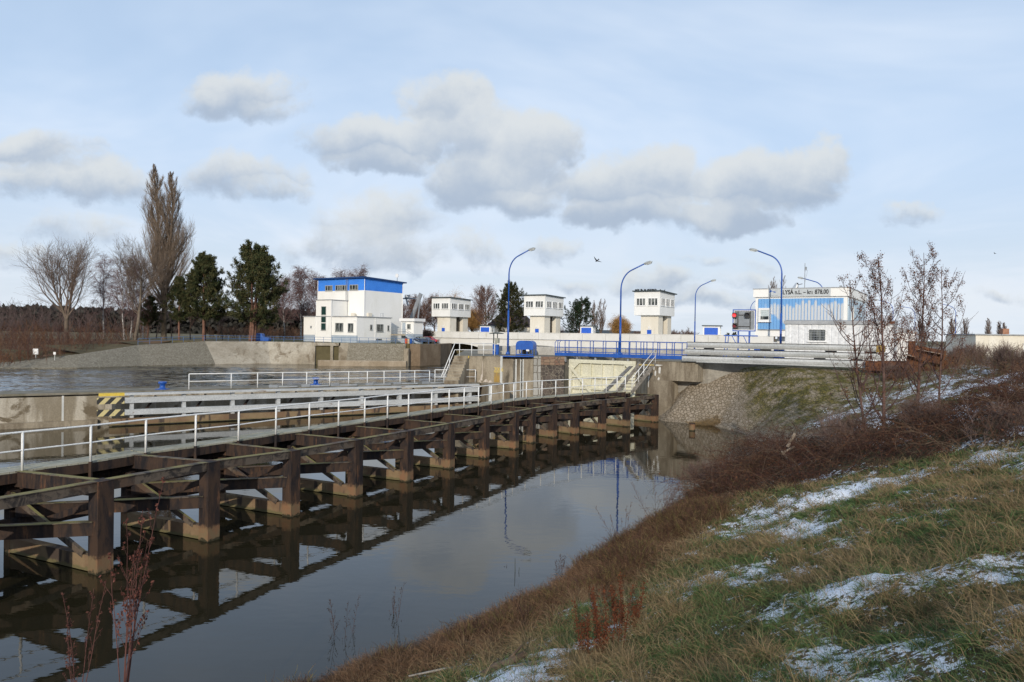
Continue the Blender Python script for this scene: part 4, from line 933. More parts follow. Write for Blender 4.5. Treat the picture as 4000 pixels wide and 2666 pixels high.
for px, Y, w, h, nm in ((2969, 66.5, .86, 1.0, 'blue cabinet under the left corner of the station'), (3046, 68.3, .9, 1.35, 'larger blue cabinet beside the foot of the tallest lamp')):
    q = atY(px, 1300, Y); o = thing('blue_cabinet', nm, 'cabinet', (q.x, q.y, TOP), ROT, 'blue steel cabinets by the station'); MB().box(-w / 2, w / 2, -.3, .3, 0, h).extr([(-w / 2 - .03, 0), (w / 2 + .03, 0), (0, .08)], (0, 0, h), (1, 0, 0), (0, 0, 1), (0, 1, 0), -.33, .33).build('body', M['blue'], o, bevel=.015)
    MB().box(-.06, -.02, -.33, -.3, h * .4, h * .7).build('handle', M['steel'], o)
# ---------------------------------------------------------------- white container, round-roofed trailer
cO = atY(3066, 1300, 60.); CW = along(Vector((cO.x, cO.y, 0)), V2, 3494)[1]
ct = thing('site_container', 'white ribbed site container with a grey roof band and barred window', 'container', (cO.x, cO.y, TOP), ROT)
vs = []; fs = []; n_ = 96
for i in range(n_ + 1):
    x = CW * i / n_; y = .03 if (i % 6) == 0 else 0; vs += [(x, y, .12), (x, y, 3.08)]
for i in range(n_): fs.append((2 * i, 2 * i + 2, 2 * i + 3, 2 * i + 1))
mb = MB().add(vs, fs); mb.box(.0, CW, .04, 2.4, .12, 3.08); mb.build('wall', weather('white_ribbed_panel', (.66, .67, .68), (.74, .75, .76), scale=.4, stretch=(2.5, 2.5, .2), rough=.6), ct)
MB().extr([(-.1, 3.08), (2.5, 3.08), (2.45, 3.34), (1.2, 3.44), (-.05, 3.36)], (0, 0, 0), (0, 1, 0), (0, 0, 1), (1, 0, 0), -.08, CW + .05).build('roof', M['flat_roof'], ct)
MB().box(CW - .02, CW + .12, -.06, .06, .1, 3.1).build('corner_post', M['steel'], ct)
w_c = window(ct, CW * .225, CW * .395, 1.72, 2.72, -.0, 1, frame=.07, depth=.06)
mb = MB()
for i in range(1, 6): x_ = CW * (.225 + .17 * i / 6); mb.box(x_ - .014, x_ + .014, -.083, -.071, 1.75, 2.7)
mb.build('window_bars', M['steel'], w_c)
mb = MB()
for i in range(1, 5): z_ = 1.72 + i * .2; mb.box(CW * .225, CW * .395, -.085, -.07, z_ - .012, z_ + .012)
mb.build('window_bars', M['steel'], w_c)
MB().box(CW * .95, CW + .02, -.09, .3, 3.1, 3.33).build('rusty_roof_corner', M['rust'], ct)
tq = atY(3475, 1300, 58.5); tl = thing('round_trailer', 'white caravan-like trailer with a rounded grey roof behind the container', 'trailer', (tq.x, tq.y, TOP), ROT)
MB().box(0, 1.75, 0, 2.2, .3, 2.55).build('body', M['win_frame'], tl)
MB().extr([(-.1, 2.55)] + [(-.1 + 1.98 * t, 2.72 + .28 * math.cos(t * 1.9)) for t in [i / 8 for i in range(9)]] + [(1.9, 2.45)], (0, 0, 0), (1, 0, 0), (0, 0, 1), (0, 1, 0), -.08, 2.28).build('roof', M['flat_roof'], tl)
MB().box(.2, 1.5, .3, .5, 0, .3).build('wheel_block', M['black'], tl)
# rusty scrap by the beams
q = atY(3562, 1300, 49); o = thing('rusty_pipe', 'upright rusty pipe stub behind the scrap heap', 'pipe', (q.x, q.y, 4.3)); MB().tube([(0, 0, 0), (0, 0, 1.95)], .22, 14).build('tube', M['rust'], o, smooth=True)
q = atY(3600, 1300, 47); o = thing('scrap_heap', 'heap of rusty sheet metal and boxes at the end of the beams', 'scrap', (q.x, q.y, 4.3), ROT)
MB().box(-.8, .1, 0, .9, 0, 1.05).box(.2, 1.5, .1, 1.0, 0, .8).build('rusty_box', M['rust'], o); MB().bar((-.5, -.1, 1.3), (1.3, -.2, .95), .05, .9, up=(0, .3, 1)).build('sheet', M['rust'], o)
MB().bar((-.1, .1, 1.45), (1.25, -.1, 1.18), 1.1, .03).bar((-.85, .0, 1.12), (-.2, -.1, .95), .9, .03).build('corrugated_sheet', weather('rusted_pale_sheet', (.36, .33, .29), (.28, .15, .08), scale=3), o)
MB().box(-3.2, -.9, .1, .7, 0, .62).build('rusty_girder', M['rust'], o)
# ================================================================== WEIR BRIDGE AND GATE TOWERS
T_D = [(1757, 175.), (2128, 160.5), (2576, 146.)]
TP = [flat_(atY(px, 1300, Y)) for px, Y in T_D]
bdir = (TP[2] - TP[0]).normalized(); bn = Vector((bdir.y, -bdir.x, 0))           # bn points to the viewer's side
BROT = math.atan2(bdir.y, bdir.x)
br0 = TP[0] + bn * 4.6; bl0, tl_ = along(br0, bdir, 1658); bl1, tr_ = along(bl0, bdir, 3020)
BL = tr_; weir = thing('weir_bridge', 'long white concrete weir bridge with a solid parapet over shallow arched girders', 'bridge', (bl0.x, bl0.y, 0), BROT)
BT = 6.78
MB().box(0, BL, 0, .35, BT - 1.42, BT).box(-.05, BL, -.05, .42, BT - .06, BT + .03).build('parapet', M['bridge_white'], weir)
mb = MB()
for i in range(1, int(BL / 5.2)): mb.box(i * 5.2, i * 5.2 + .05, -.012, .001, BT - 1.4, BT - .07)
mb.build('joint', M['parapet_grey'], weir)
MB().box(-.2, BL, .36, 9.0, BT - 1.75, BT - 1.1).build('deck', M['bridge_white'], weir)
tx = [(p - bl0).dot(bdir) for p in TP]; sp_ = tx[1] - tx[0]
piers = [tx[0] - sp_ * .5 - 1, tx[0] + sp_ * .42, tx[1] + sp_ * .40, tx[2] + sp_ * .42, tx[2] + sp_ * 1.4]
piers = [2.2, tx[0] + sp_ * .5, tx[1] + sp_ * .5, tx[2] + sp_ * .5, tx[2] + sp_ * 1.5]
for a, b in zip(piers[:-1], piers[1:]):
    if a > BL: break
    n_ = 24; prof = [(a + (b - a) * i / n_, 2.95 + 1.15 * (1 - (2 * i / n_ - 1) ** 2)) for i in range(n_ + 1)]
    MB().extr([(b, BT - 1.5), (a, BT - 1.5)] + prof, (0, 0, 0), (1, 0, 0), (0, 0, 1), (0, 1, 0), .28, .9).build('arched_girder', M['bridge_white'], weir)
    MB().box(a - 1.3, a + 1.3, .5, 9, -2, 3.0).build('pier', M['quay_stone'], weir)
MB().box(-.2, 2.3, .3, 9, 3.2, BT - 1.5).build('abutment', M['bridge_white'], weir)
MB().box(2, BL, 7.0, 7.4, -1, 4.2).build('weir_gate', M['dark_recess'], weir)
def tower(p, label, sc, gw, rows):
    zb = 5.2; t = thing('weir_tower', label, 'tower', (p.x, p.y, zb), ROT * 1.0, 'white gate towers on the weir bridge')
    W1, W2 = gw; z0 = rows[0] - zb; z1 = rows[1] - zb
    MB().box(-W1, 0, 0, W2, z0, z1).build('cabin', M['tower_white'], t)
    pl = MB(); py0 = .75; pw = W1 * .68; px1 = -.55
    pl.box(px1 - pw, px1, py0, py0 + W2 * .30, -1.2, z0 - .003).box(px1 - pw, px1, py0 + W2 * .62, W2 - .35, -1.2, z0 - .003).box(px1 - pw, px1 - 1.0, py0 + W2 * .3, py0 + W2 * .62, -1.2, z0 - .004)
    pl.build('shaft', M['tower_cream'], t)
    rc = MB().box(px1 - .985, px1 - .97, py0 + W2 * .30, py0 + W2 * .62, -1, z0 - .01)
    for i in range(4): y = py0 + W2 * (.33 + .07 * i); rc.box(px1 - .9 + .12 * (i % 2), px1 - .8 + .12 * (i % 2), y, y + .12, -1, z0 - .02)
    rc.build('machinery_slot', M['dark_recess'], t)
    f = .36
    MB().add([(-W1 - .35, -f, z1 + .02), (.4, -f, z1 + .02), (.4, W2 + .35, z1 - .22), (-W1 - .35, W2 + .35, z1 - .22), (-W1 - .35, -f, z1 + .22), (.4, -f, z1 + .22), (.4, W2 + .35, z1 - .04), (-W1 - .35, W2 + .35, z1 - .04)],
             [(3, 2, 1, 0), (4, 5, 6, 7), (0, 1, 5, 4), (1, 2, 6, 5), (2, 3, 7, 6), (3, 0, 4, 7)]).build('roof', M['roof_dark'], t)
    wz0, wz1 = z0 + (z1 - z0) * .40, z0 + (z1 - z0) * .73
    for a, b in ((.09, .45), (.545, .92)): window(t, -W1 + W1 * a, -W1 + W1 * b, wz0, wz1, 0, 3, frame=.11, depth=.10)
    for a, b in ((.06, .31), (.385, .63), (.70, .94)): window(t, W2 * a, W2 * b, wz0 - .02, wz1 - .02, 0.0, 3, axis='y', frame=.11, depth=.10)
    d = MB().box(px1 - pw + 1.35, px1 - pw + 2.25, py0 - .05, py0 - .002, .0, 2.45).build('door', M['blue_door'], t)
    MB().box(px1 - pw + 1.45, px1 - pw + 1.65, py0 - .07, py0 - .051, 1.3, 1.6).build('door_plate', M['win_frame'], d)
    MB().box(px1 - pw + 1.66, px1 - pw + 1.9, py0 - .22, py0 - .002, 3.0, 3.12).box(px1 - pw + 1.68, px1 - pw + 1.88, py0 - .2, py0 - .003, 2.7, 2.98).build('wall_lamp', M['win_frame'], t)
    return t
tower(TP[0], 'leftmost white gate tower, next to the blue topped building', 1, (5.5, 8.4), (10.35, 14.75))
tower(TP[1], 'middle white gate tower, between the first lamp post and the dark spruce', 1, (5.35, 8.4), (10.5, 14.9))
tt = tower(TP[2], 'rightmost white gate tower with a row of birds on its roof', 1, (5.4, 8.4), (10.55, 15.25))
bird_m = plain('dark_plumage', (.03, .03, .033), .7)
def bird_mesh():
    mb = MB(); mb.tube([(-.16, 0, .10), (-.08, 0, .12), (.02, 0, .15), (.10, 0, .22), (.14, 0, .26), (.18, 0, .27), (.23, 0, .26)], [.02, .06, .085, .07, .045, .04, .008], 8)
    mb.tube([(0, .03, 0), (0, .03, .12)], .01, 4).tube([(0, -.03, 0), (0, -.03, .12)], .01, 4); return mb
bird0 = None
for i in range(26):
    x = -5.5 + i * .215 + rng.uniform(-.07, .07); y = rng.uniform(-.25, .9) if i < 20 else rng.uniform(0, 6)
    loc = tt.matrix_world if False else None
    c, s_ = math.cos(ROT), math.sin(ROT); wx, wy = TP[2].x + c * x - s_ * y, TP[2].y + s_ * x + c * y
    wz = 15.25 + .22 - (y + .36) * .028 
    if bird0 is None:
        bird0 = bird_mesh().build('perched_bird', bird_m, smooth=True); b_ = bird0
    else:
        b_ = bird0.copy(); col.objects.link(b_)
    b_.location = (wx, wy, wz - .02); b_.rotation_euler = (0, 0, rng.uniform(0, 6.28)); b_.scale = (1.2,) * 3
    tag(b_, 'small dark bird perched in the row on the roof edge of the right-hand tower', 'bird', 'birds on the tower roof')
def flying(px, py, Y, s, label, rz):
    q = atY(px, py, Y); o = thing('flying_bird', label, 'bird', tuple(q), rz)
    MB().tube([(-.30, 0, 0), (-.15, 0, 0), (.05, 0, .02), (.18, 0, .03), (.26, 0, .02)], [.03, .06, .09, .06, .01], 8).add([(-.12, -.02, 0), (-.12, .02, 0), (-.46, .10, .02), (-.46, -.10, .02)], [(0, 1, 2, 3)]).build('body', bird_m, o, smooth=True)
    MB().add([(.12, .03, .03), (-.12, .03, .03), (-.05, .34, .22), (.10, .34, .22), (-.22, .72, .16)], [(0, 1, 2, 3), (3, 2, 4)]).build('wing', bird_m, o)
    MB().add([(.12, -.03, .03), (-.12, -.03, .03), (-.05, -.34, .22), (.10, -.34, .22), (-.22, -.72, .16)], [(3, 2, 1, 0), (4, 2, 3)]).build('wing', bird_m, o)
    o.scale = (s,) * 3; o.rotation_euler = (R(35), R(25), rz); return o
flying(2331, 1020, 60, .62, 'dark bird flying above the weir between the lamp posts', 2.2)
flying(3885, 991, 80, .42, 'tiny bird far off at the right edge of the sky', .4)
def hut(px0, px1, pyt, Y, label):
    p = along(bl0 - bn * 5.0, bdir, px0)[0]; Y = p.y; w = (px1 - px0) / 2900 * Y
    h = thing('valve_hut', label, 'hut', (p.x, p.y, 5.1), ROT * .6, 'white huts with blue shutters on the weir bridge'); k_ = w
    zt = EYE + (1308 + .015 * (px0 - 2000) - pyt) * Y / 2900 - 5.1; wf = w * .74; dp = w * .75
    MB().box(0, wf, 0, dp, -.3, zt - .12).build('wall', M['tower_white'], h)
    MB().box(-.2, wf + .3, -.25, dp + .2, zt - .12, zt + .04).build('roof', M['roof_dark'], h)
    MB().box(wf * .08, wf * .88, -.04, -.002, 1.1, zt - .42).build('shutter', M['blue_door'], h)
    window(h, dp * .3, dp * .65, .9, zt - .5, wf, 1, axis='y', frame=.1, depth=.06); return h
hut(1874, 1934, 1272, 165, 'white hut with a blue shutter between the first and second towers')
hut(2266, 2333, 1273, 150, 'white hut with a blue shutter between the second and third towers')
hh = hut(2745, 2832, 1272, 133, 'white hut with a blue shutter right of the third tower')
# ================================================================== PLANT BUILDING with bright blue top
q = atY(1393, 1300, 147.0); GZ0 = 4.2
pb = thing('power_station', 'large white building with a bright blue top band and low annexes by the river', 'building', (q.x, q.y, GZ0), ROT)
def lz(v): return v - GZ0
sx = 147 / 143.
MB().box(-14.6 * sx, 0, 0, 10.2, lz(5.65), lz(9.35)).build('annex_wall', M['white_wall'], pb)
MB().box(-14.6 * sx, 0, .004, 10.2, lz(3.6), lz(5.64)).build('plinth', M['grey_plinth'], pb)
MB().box(-.3, .005, .3, 10.1, lz(4.62), lz(5.66)).build('annex_wall', M['white_wall'], pb)
MB().box(-14.6 * sx - .15, .18, -.18, 10.35, lz(9.35), lz(9.52)).build('annex_roof', M['flat_roof'], pb)
MB().box(-11.0 * sx, -6.75 * sx, -.12, 4.6, lz(4.2), lz(12.75)).build('stair_tower', M['white_wall'], pb)
MB().box(-11.0 * sx - .15, -6.75 * sx + .15, -.27, 4.6, lz(12.75), lz(12.9)).build('stair_roof', M['flat_roof'], pb)
mx0, mx1, my0, my1 = -15.4 * sx, -2.35, 4.6, 16.6
MT, MBZ = 17.45, 14.95
MB().box(mx0, mx1, my0, my1, 0, lz(MBZ)).build('main_wall', M['white_wall'], pb)
MB().box(mx0 - .01, mx1 + .01, my0 - .01, my1 + .01, lz(MBZ) + .001, lz(MT)).build('blue_band', M['bright_blue'], pb)
MB().add([(mx0 - .9, my0 - .6, lz(MT)), (mx1 + .5, my0 - .6, lz(MT)), (mx1 + .5, my1 + .7, lz(MT) - .30), (mx0 - .9, my1 + .7, lz(MT) - .3), (mx0 - .9, my0 - .6, lz(MT) + .28), (mx1 + .5, my0 - .6, lz(MT) + .30), (mx1 + .5, my1 + .7, lz(MT) - .05), (mx0 - .9, my1 + .7, lz(MT) - .05)],
         [(3, 2, 1, 0), (4, 5, 6, 7), (0, 1, 5, 4), (1, 2, 6, 5), (2, 3, 7, 6), (3, 0, 4, 7)]).build('roof', plain('dark_blue_roof_edge', (.012, .05, .16), .6), pb)
dk = plain('grey_window_frame', (.33, .34, .33), .6)
for a, b, n_ in ((-13.6, -11.45, 3), (-10.6, -7.25, 5), (-6.5, -4.1, 3)): window(pb, a, b, lz(14.98), lz(16.15), my0 - .01, n_, frame=.14, depth=.08, mat=dk)
for a, b, z0, z1, n_ in ((-5.85, -3.6, 6.35, 8.15, 2), (-2.35, -.85, 6.3, 8.1, 1)): window(pb, a, b, lz(z0), lz(z1), 0, n_, frame=.10, depth=.07, mat=dk)
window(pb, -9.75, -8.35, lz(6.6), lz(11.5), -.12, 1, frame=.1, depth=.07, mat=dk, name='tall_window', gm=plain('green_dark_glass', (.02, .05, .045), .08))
mb = MB()
for z in (8.05, 9.6): mb.box(-9.75, -8.35, -.195, -.125, lz(z), lz(z) + .14)
mb.build('transom', M['white_wall'], pb)
for a, b, z0, z1 in ((3.75, 4.45, 6.8, 7.9), (5.7, 7.75, 6.45, 8.05), (9.0, 9.55, 6.7, 7.85)): window(pb, a, b, lz(z0), lz(z1), .006, 2 if b - a > 1.5 else 1, axis='y', frame=.10, depth=.07, mat=dk)
window(pb, 5.6, 7.4, lz(4.7), lz(5.05), .006, 1, axis='y', frame=.06, depth=.05, mat=dk, sill=False, name='basement_window')
mb = MB()
for x, y, z0, z1 in ((mx1 + .1, my0 - .12, 9.6, 17.2), (mx1 + .1, my1 - .2, 6, 17.0), (mx0 + .1, my0 - .12, 12.9, 17.2), (-6.65 * sx, -.18, 4.3, 12.7), (-11.05 * sx, -.16, 4.3, 9.4), (.08, 5.3, 4.6, 9.3)): mb.tube([(x, y, lz(z0)), (x, y, lz(z1))], .07, 6)
mb.build('downpipe', M['win_frame'], pb)
mb = MB()
for o in (-.25, .25): mb.bar((-7.1 + o, my0 - .25, lz(9.5)), (-7.1 + o, my0 - .25, lz(18.6)), .05, .05)
for i in range(26): mb.bar((-7.35, my0 - .25, lz(9.7 + i * .34)), (-6.85, my0 - .25, lz(9.7 + i * .34)), .03, .03)
mb.build('wall_ladder', M['steel'], pb)
for x, y in ((-5.2, 3.7), (.7, 6.1)):
    if x < 0: MB().box(x, x + .95, y, y + .4, lz(9.55), lz(10.25)).build('air_unit', M['tower_cream'], pb)
MB().box(mx1 + .02, mx1 + .42, 5.4, 6.5, lz(9.6), lz(10.3)).build('air_unit', M['tower_cream'], pb)
mb = MB(); mb.bar((-.6, 7.6, lz(9.5)), (-.9, 7.9, lz(10.3)), .05, .05).bar((-.6, 8.5, lz(9.5)), (-.6, 8.5, lz(10.35)), .05, .05).bar((-.9, 7.9, lz(10.3)), (-.6, 8.5, lz(10.35)), .05, .05).bar((-.6, 8.1, lz(9.5)), (-.7, 8.2, lz(10.3)), .05, .05); mb.build('roof_hoop', M['steel'], pb)
mb = MB(); mb.tube([(-3.0, my1 - 1.2, lz(17.2)), (-3.0, my1 - 1.2, lz(18.6))], .05, 6).box(-3.4, -2.6, my1 - 1.8, my1 - .8, lz(17.1), lz(17.5)); mb.build('aerial_mast', M['black'], pb)
MB().tube([(-3.0, my1 - 1.35, lz(18.75)), (-3.0, my1 - 1.2, lz(18.75)), (-3, my1 - 1.1, lz(18.75))], [.45, .42, .1], 14).build('dish', M['win_frame'], pb)
MB().box(-.75, -.15, -.1, -.0, lz(8.5), lz(8.7)).build('security_camera', M['win_frame'], pb); MB().box(-13.0, -12.6, -.08, -.002, lz(7.0), lz(7.5)).build('vent_grille', M['steel'], pb)
# little hut, raised walkway and stair to its right
q = atY(1568, 1300, 156); sh_ = thing('gatekeeper_hut', 'tiny white hut on a raised platform with a stair, right of the blue topped building', 'hut', (q.x, q.y, 4.2), ROT)
MB().box(0, 3.3, 0, 3, 1.9, 4.55).build('wall', M['white_wall'], sh_); MB().box(-.3, 3.8, -.4, 3.2, 4.55, 5.15).build('roof', M['win_frame'], sh_)
window(sh_, 1.55, 2.5, 2.95, 4.0, 0, 1, frame=.1, depth=.06, mat=dk); MB().box(.25, 1.1, -.06, -.002, 1.95, 4.3).build('door', M['grey_plinth'], sh_)
MB().box(0, 3.3, -.004, 3, 0, 1.89).build('base', M['grey_plinth'], sh_)
MB().box(-5.5, 2.4, -1.5, -.02, 1.55, 1.85).build('platform', M['concrete_pale'], sh_); MB().extr([(2.4, 1.85), (6.0, 0), (5.2, 0), (2.4, 1.4)], (0, 0, 0), (1, 0, 0), (0, 0, 1), (0, 1, 0), -1.5, -.3).build('stair_flight', M['grey_plinth'], sh_)
mb = MB()
for h in (.55, 1.05): mb.tube([(-5.5, -1.5, 1.85 + h), (2.4, -1.5, 1.85 + h), (6, -1.5, h)], .04, 6)
for x in (-5.4, -2.8, -.2, 2.4): mb.tube([(x, -1.5, 1.85), (x, -1.5, 2.9)], .04, 6)
mb.build('handrail', M['steel'], sh_)
q = atY(1600, 1300, 172); cr_ = thing('derrick_crane', 'grey steel derrick with a slanting jib behind the little hut', 'crane', (q.x, q.y, 4.2), ROT)
mb = MB(); mb.bar((0, 0, 4.5), (3.2, 0, 11.2), .35, .9).bar((-4, 0, 10.1), (3.2, 0, 10.1), .2, .3).bar((3.1, 0, 11), (1.8, 0, 0), .2, .3).bar((-1.2, 0, 10.1), (-.6, 0, 8.5), .2, .3).tube([(-.9, 0, 10.2), (-.9, .1, 10.9)], .6, 10); mb.build('jib', M['steel'], cr_)
mb = MB(); mb.bar((-2, 0, 0), (-1, 0, 5), .3, .3).bar((2, 0, 0), (0.2, 0, 5), .3, .3).build('legs', M['steel'], cr_)
orange = plain('orange_plastic', (.55, .10, .04), .5); cream = plain('cream_plastic', (.60, .50, .32), .5)
for px, mt, w, nm in ((1587.5, orange, .42, 'orange waste bin under the platform beside the white building'), (1597.5, cream, .36, 'cream waste bin next to the orange one'), (1606, M['blue'], .4, 'blue waste bin next to the cream one')):
    q = atY(px, 1300, 149); o = thing('waste_bin', nm, 'bin', (q.x, q.y, 4.2), ROT, 'coloured waste bins'); MB().extr([(-w * .42, 0), (w * .42, 0), (w * .5, .95), (-w * .5, .95)], (0, 0, 0), (1, 0, 0), (0, 0, 1), (0, 1, 0), -.2, .2).build('body', mt, o); MB().box(-w * .54, w * .54, -.24, .24, .951, 1.03).build('lid', mt, o)
def car(px, Y, c, label):
    q = atY(px, 1300, Y); o = thing('parked_car', label, 'car', (q.x, q.y, 4.2), ROT * .3)
    MB().extr([(-2, .35), (2, .35), (2.02, .8), (1.2, .9), (.7, 1.4), (-1.1, 1.42), (-1.9, .95), (-2.02, .8)], (0, 0, 0), (1, 0, 0), (0, 0, 1), (0, 1, 0), 0, 1.7).build('body', plain('car_paint', c, .3, .6), o, bevel=.06)
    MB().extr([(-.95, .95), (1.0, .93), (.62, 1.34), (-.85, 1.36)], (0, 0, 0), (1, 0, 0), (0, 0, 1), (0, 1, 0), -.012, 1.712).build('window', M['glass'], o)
    for x in (-1.25, 1.25):
        for y in (.0, 1.5): MB().tube([(x, y - .02, .33), (x, y + .2, .33)], .33, 14).build('wheel', M['black'], o)
    return o
car(1672, 158, (.42, .03, .04), 'red car parked under the left end of the white weir bridge')
car(1650, 152, (.02, .03, .06), 'dark car parked in front of the red one below the bridge end')
# ================================================================== FAR QUAY: sloped revetment, concrete wall, intake openings, sill
qy = thing('quay_wall', 'sloping stone and pale concrete river wall below the trees and the white building', 'wall', (0, 0, 0))
def strip(i0, i1, mat, nm):
    vs = []; n_ = 0
    for i in range(i0, i1 + 1): w = QW[i]; t = QT[i]; vs += [(w[0], w[1], -.6), (w[0], w[1], .12), t, (t[0], t[1] + .5, t[2] + .02)]; n_ += 1
    fs = []
    for k_ in range(n_ - 1):
        for j in range(3): a = k_ * 4 + j; fs.append((a, a + 4, a + 5, a + 1))
    return MB().add(vs, fs).build(nm, mat, qy)
strip(0, 4, M['rubble_stone'], 'stone_revetment'); strip(4, 6, M['concrete_pale'], 'concrete_slope')
crest = MB()
for i in range(0, 6):
    a = Vector(QT[i]); b = Vector(QT[i + 1]); e = (b - a); nrm = Vector((-e.y, e.x, 0)).normalized()
    crest.add([a + Vector((0, .4, .0)), b + Vector((0, .4, 0)), b + nrm * 9 + Vector((0, 0, 0.1)), a + nrm * 9 + Vector((0, 0, max(0, 4.25 - a.z) * .55))], [(0, 1, 2, 3)])
tag(crest.build('quay_grass', weather('brown_bank_grass', (.075, .06, .03), (.12, .095, .05), (.07, .075, .028), scale=.4, rough=1, fine=3.)), kind='structure')
def xw(px, Y): return atY(px, 1300, Y).x
QY = 143.4
x = [xw(p, QY) for p in (1225, 1232, 1291, 1302, 1324, 1362, 1396, 1586, 1640, 1700)]
MB().box(x[0] - .3, x[1], QY, QY + 3, -1.5, 4.2).build('quay_pier', M['concrete_pale'], qy)
MB().box(x[1], x[4] + .3, QY, QY + 3.5, 3.62, 4.2).build('intake_lintel', M['concrete_pale'], qy)
MB().box(x[1] + .01, x[4], QY + 2.4, QY + 3.4, -1.5, 3.6).build('intake_back', M['quay_stone'], qy)
MB().box(x[2], x[3], QY, QY + 2.39, -1.5, 3.615).build('quay_pier', M['concrete_pale'], qy)
MB().box(x[4], x[5], QY, QY + 3, -1.5, 4.2).build('concrete_wall', M['concrete_pale'], qy)
MB().extr([(QY, 4.2), (QY + 2, 4.2), (QY + 2, -1), (QY - 2.6, -1)], (0, 0, 0), (0, 1, 0), (0, 0, 1), (1, 0, 0), x[5], x[7]).build('stone_slope', M['rubble_stone'], qy)
MB().box(x[7], x[7] + .9, QY - 2.7, QY + 2, -1, 3.35).build('concrete_wall', M['concrete'], qy)
MB().box(x[7] + .9, x[8] + .2, QY - .6, QY + 3, -1, 4.2).build('concrete_wall', M['quay_stone'], qy)
MB().prism([(x[8] + .2, QY - .6), (x[8] + .2, QY + 5), (xw(1760, 168), 172), (xw(1765, 165), 165), (xw(1722, 150), 150)], -1, 4.15).build('stone_wall', M['quay_stone'], qy)
sl = thing('river_sill', 'long low rounded concrete sill lying at the foot of the far quay', 'wall', (0, 0, 0))
a = atY(1256, 1300, 137.3); b = atY(1588, 1300, 139.5); mb = MB()
mb.extr([(0, -1), (1.7, -1), (1.7, 1.0), (.2, 1.05), (0, .85)], (a.x, a.y, 0), (0, 1, 0), (0, 0, 1), tuple((flat_(b) - flat_(a)).normalized()), 0, (flat_(b) - flat_(a)).length); mb.tube([(a.x, a.y + .85, -1), (a.x, a.y + .85, 1.02)], .85, 16)
mb.build('sill_body', weather('pale_sill_concrete', (.27, .215, .15), (.36, .30, .225), (.15, .12, .08), scale=.6, stretch=(1, 1, .6), rough=.95), sl)
# thin blue fence along the quay
def fence(pts, label, n):
    o = thing('quay_fence', label, 'fence', pts[0]); O = Vector(pts[0]); P = [Vector(p) - O for p in pts]
    mb = MB()
    for h in (.55, 1.05): mb.tube([p + Vector((0, 0, h)) for p in P], .03, 5)
    mb.build('rail', M['light_blue_pole'], o); tot = sum((b - a).length for a, b in zip(P[:-1], P[1:])); 
    for i in range(n + 1):
        d = tot * i / n; k_ = 0
        while k_ < len(P) - 2 and d > (P[k_ + 1] - P[k_]).length: d -= (P[k_ + 1] - P[k_]).length; k_ += 1
        e = P[k_ + 1] - P[k_]; q = P[k_] + e * min(1, d / e.length); MB().tube([q, q + Vector((0, 0, 1.08))], .035, 5).build('post', M['light_blue_pole'], o)
fence([QT[3][:2] + (3.5,), (-59, 142.3, 4.2), (-48, 146.3, 4.2), (-38.5, 144.6, 4.2)], 'blue pipe fence running under the pines on top of the quay', 16)
fence([(-38.4, 144.4, 4.2), (x[8], QY + .5, 4.2), (xw(1700, 147.), 147, 4.2)], 'thin blue pipe fence in front of the white building and the bins', 14)
for px, py, s_, nm in ((140, 1374, 1.0, 'white square board on a post at the tip of the far bank'), (214, 1381, .45, 'smaller white marker post right of the square board')):
    q = atY(px, py, 117.5); o = thing('river_sign', nm, 'sign', (q.x, q.y, .6)); hgt = q.z - .6; MB().tube([(0, 0, -.3), (0, 0, hgt)], .05, 6).tube([(.1, -.2, -.1), (.1, -.2, .25)], .3, 8).build('post', M['stone_white'], o); MB().box(-.42 * s_, .42 * s_, -.08, -.04, hgt - .45 * s_, hgt + .45 * s_).build('board', M['win_frame'], o)
q = atY(1022, 1300, 150); o = thing('covered_dinghy', 'bright blue covered machine lying on the quay under the pines', 'cover', (q.x, q.y, 4.2), -.1)
MB().extr([(-1.3, 0), (1.45, 0), (1.5, .75), (.2, .8), (.0, 1.55), (-1.1, 1.65), (-1.45, .8)], (0, 0, 0), (1, 0, 0), (0, 0, 1), (0, 1, 0), 0, 1.4).build('tarpaulin', M['blue'], o, bevel=.12)
# dark-roofed house behind the weir, low cream building on the right
q = atY(1905, 1300, 215); hs = thing('house', 'house with a dark hipped roof and pale walls behind the weir', 'house', (q.x, q.y, 4), 0)
MB().box(0, 14, 0, 10, 0, 4.6).build('wall', M['tower_cream'], hs); MB().add([(-.6, -.6, 4.6), (14.6, -.6, 4.6), (14.6, 10.6, 4.6), (-.6, 10.6, 4.6), (4.5, 5, 9.6), (9.5, 5, 9.6)], [(0, 1, 5, 4), (1, 2, 5), (2, 3, 4, 5), (3, 0, 4), (3, 2, 1, 0)]).build('roof', weather('dark_roof_tiles', (.03, .025, .03), (.055, .045, .05), scale=1), hs)
for x_ in (2, 5.5, 9.5): window(hs, x_, x_ + 1.3, 1.2, 2.8, 0, 2, frame=.12)
q = atY(3812, 1300, 92); lb = thing('low_building', 'long low cream building with a flat roof and brick chimney at the right edge', 'building', (q.x, q.y, 4.0), ROT * .22)
MB().box(0, 22, 0, 8, 0, 3.12).build('wall', M['tower_cream'], lb); MB().box(-.2, 22.2, -.2, 8.2, 3.12, 3.26).build('roof', M['flat_roof'], lb)
window(lb, 5.45, 6.9, 1.15, 2.2, 0, 1, frame=.16, depth=.08); window(lb, 10, 11.4, 1.15, 2.2, 0, 2, frame=.12, depth=.08)
MB().box(4.6, 5.35, 3, 3.8, 3.26, 4.0).build('chimney', weather('brick_chimney', (.28, .13, .08), (.36, .19, .12), scale=4), lb)
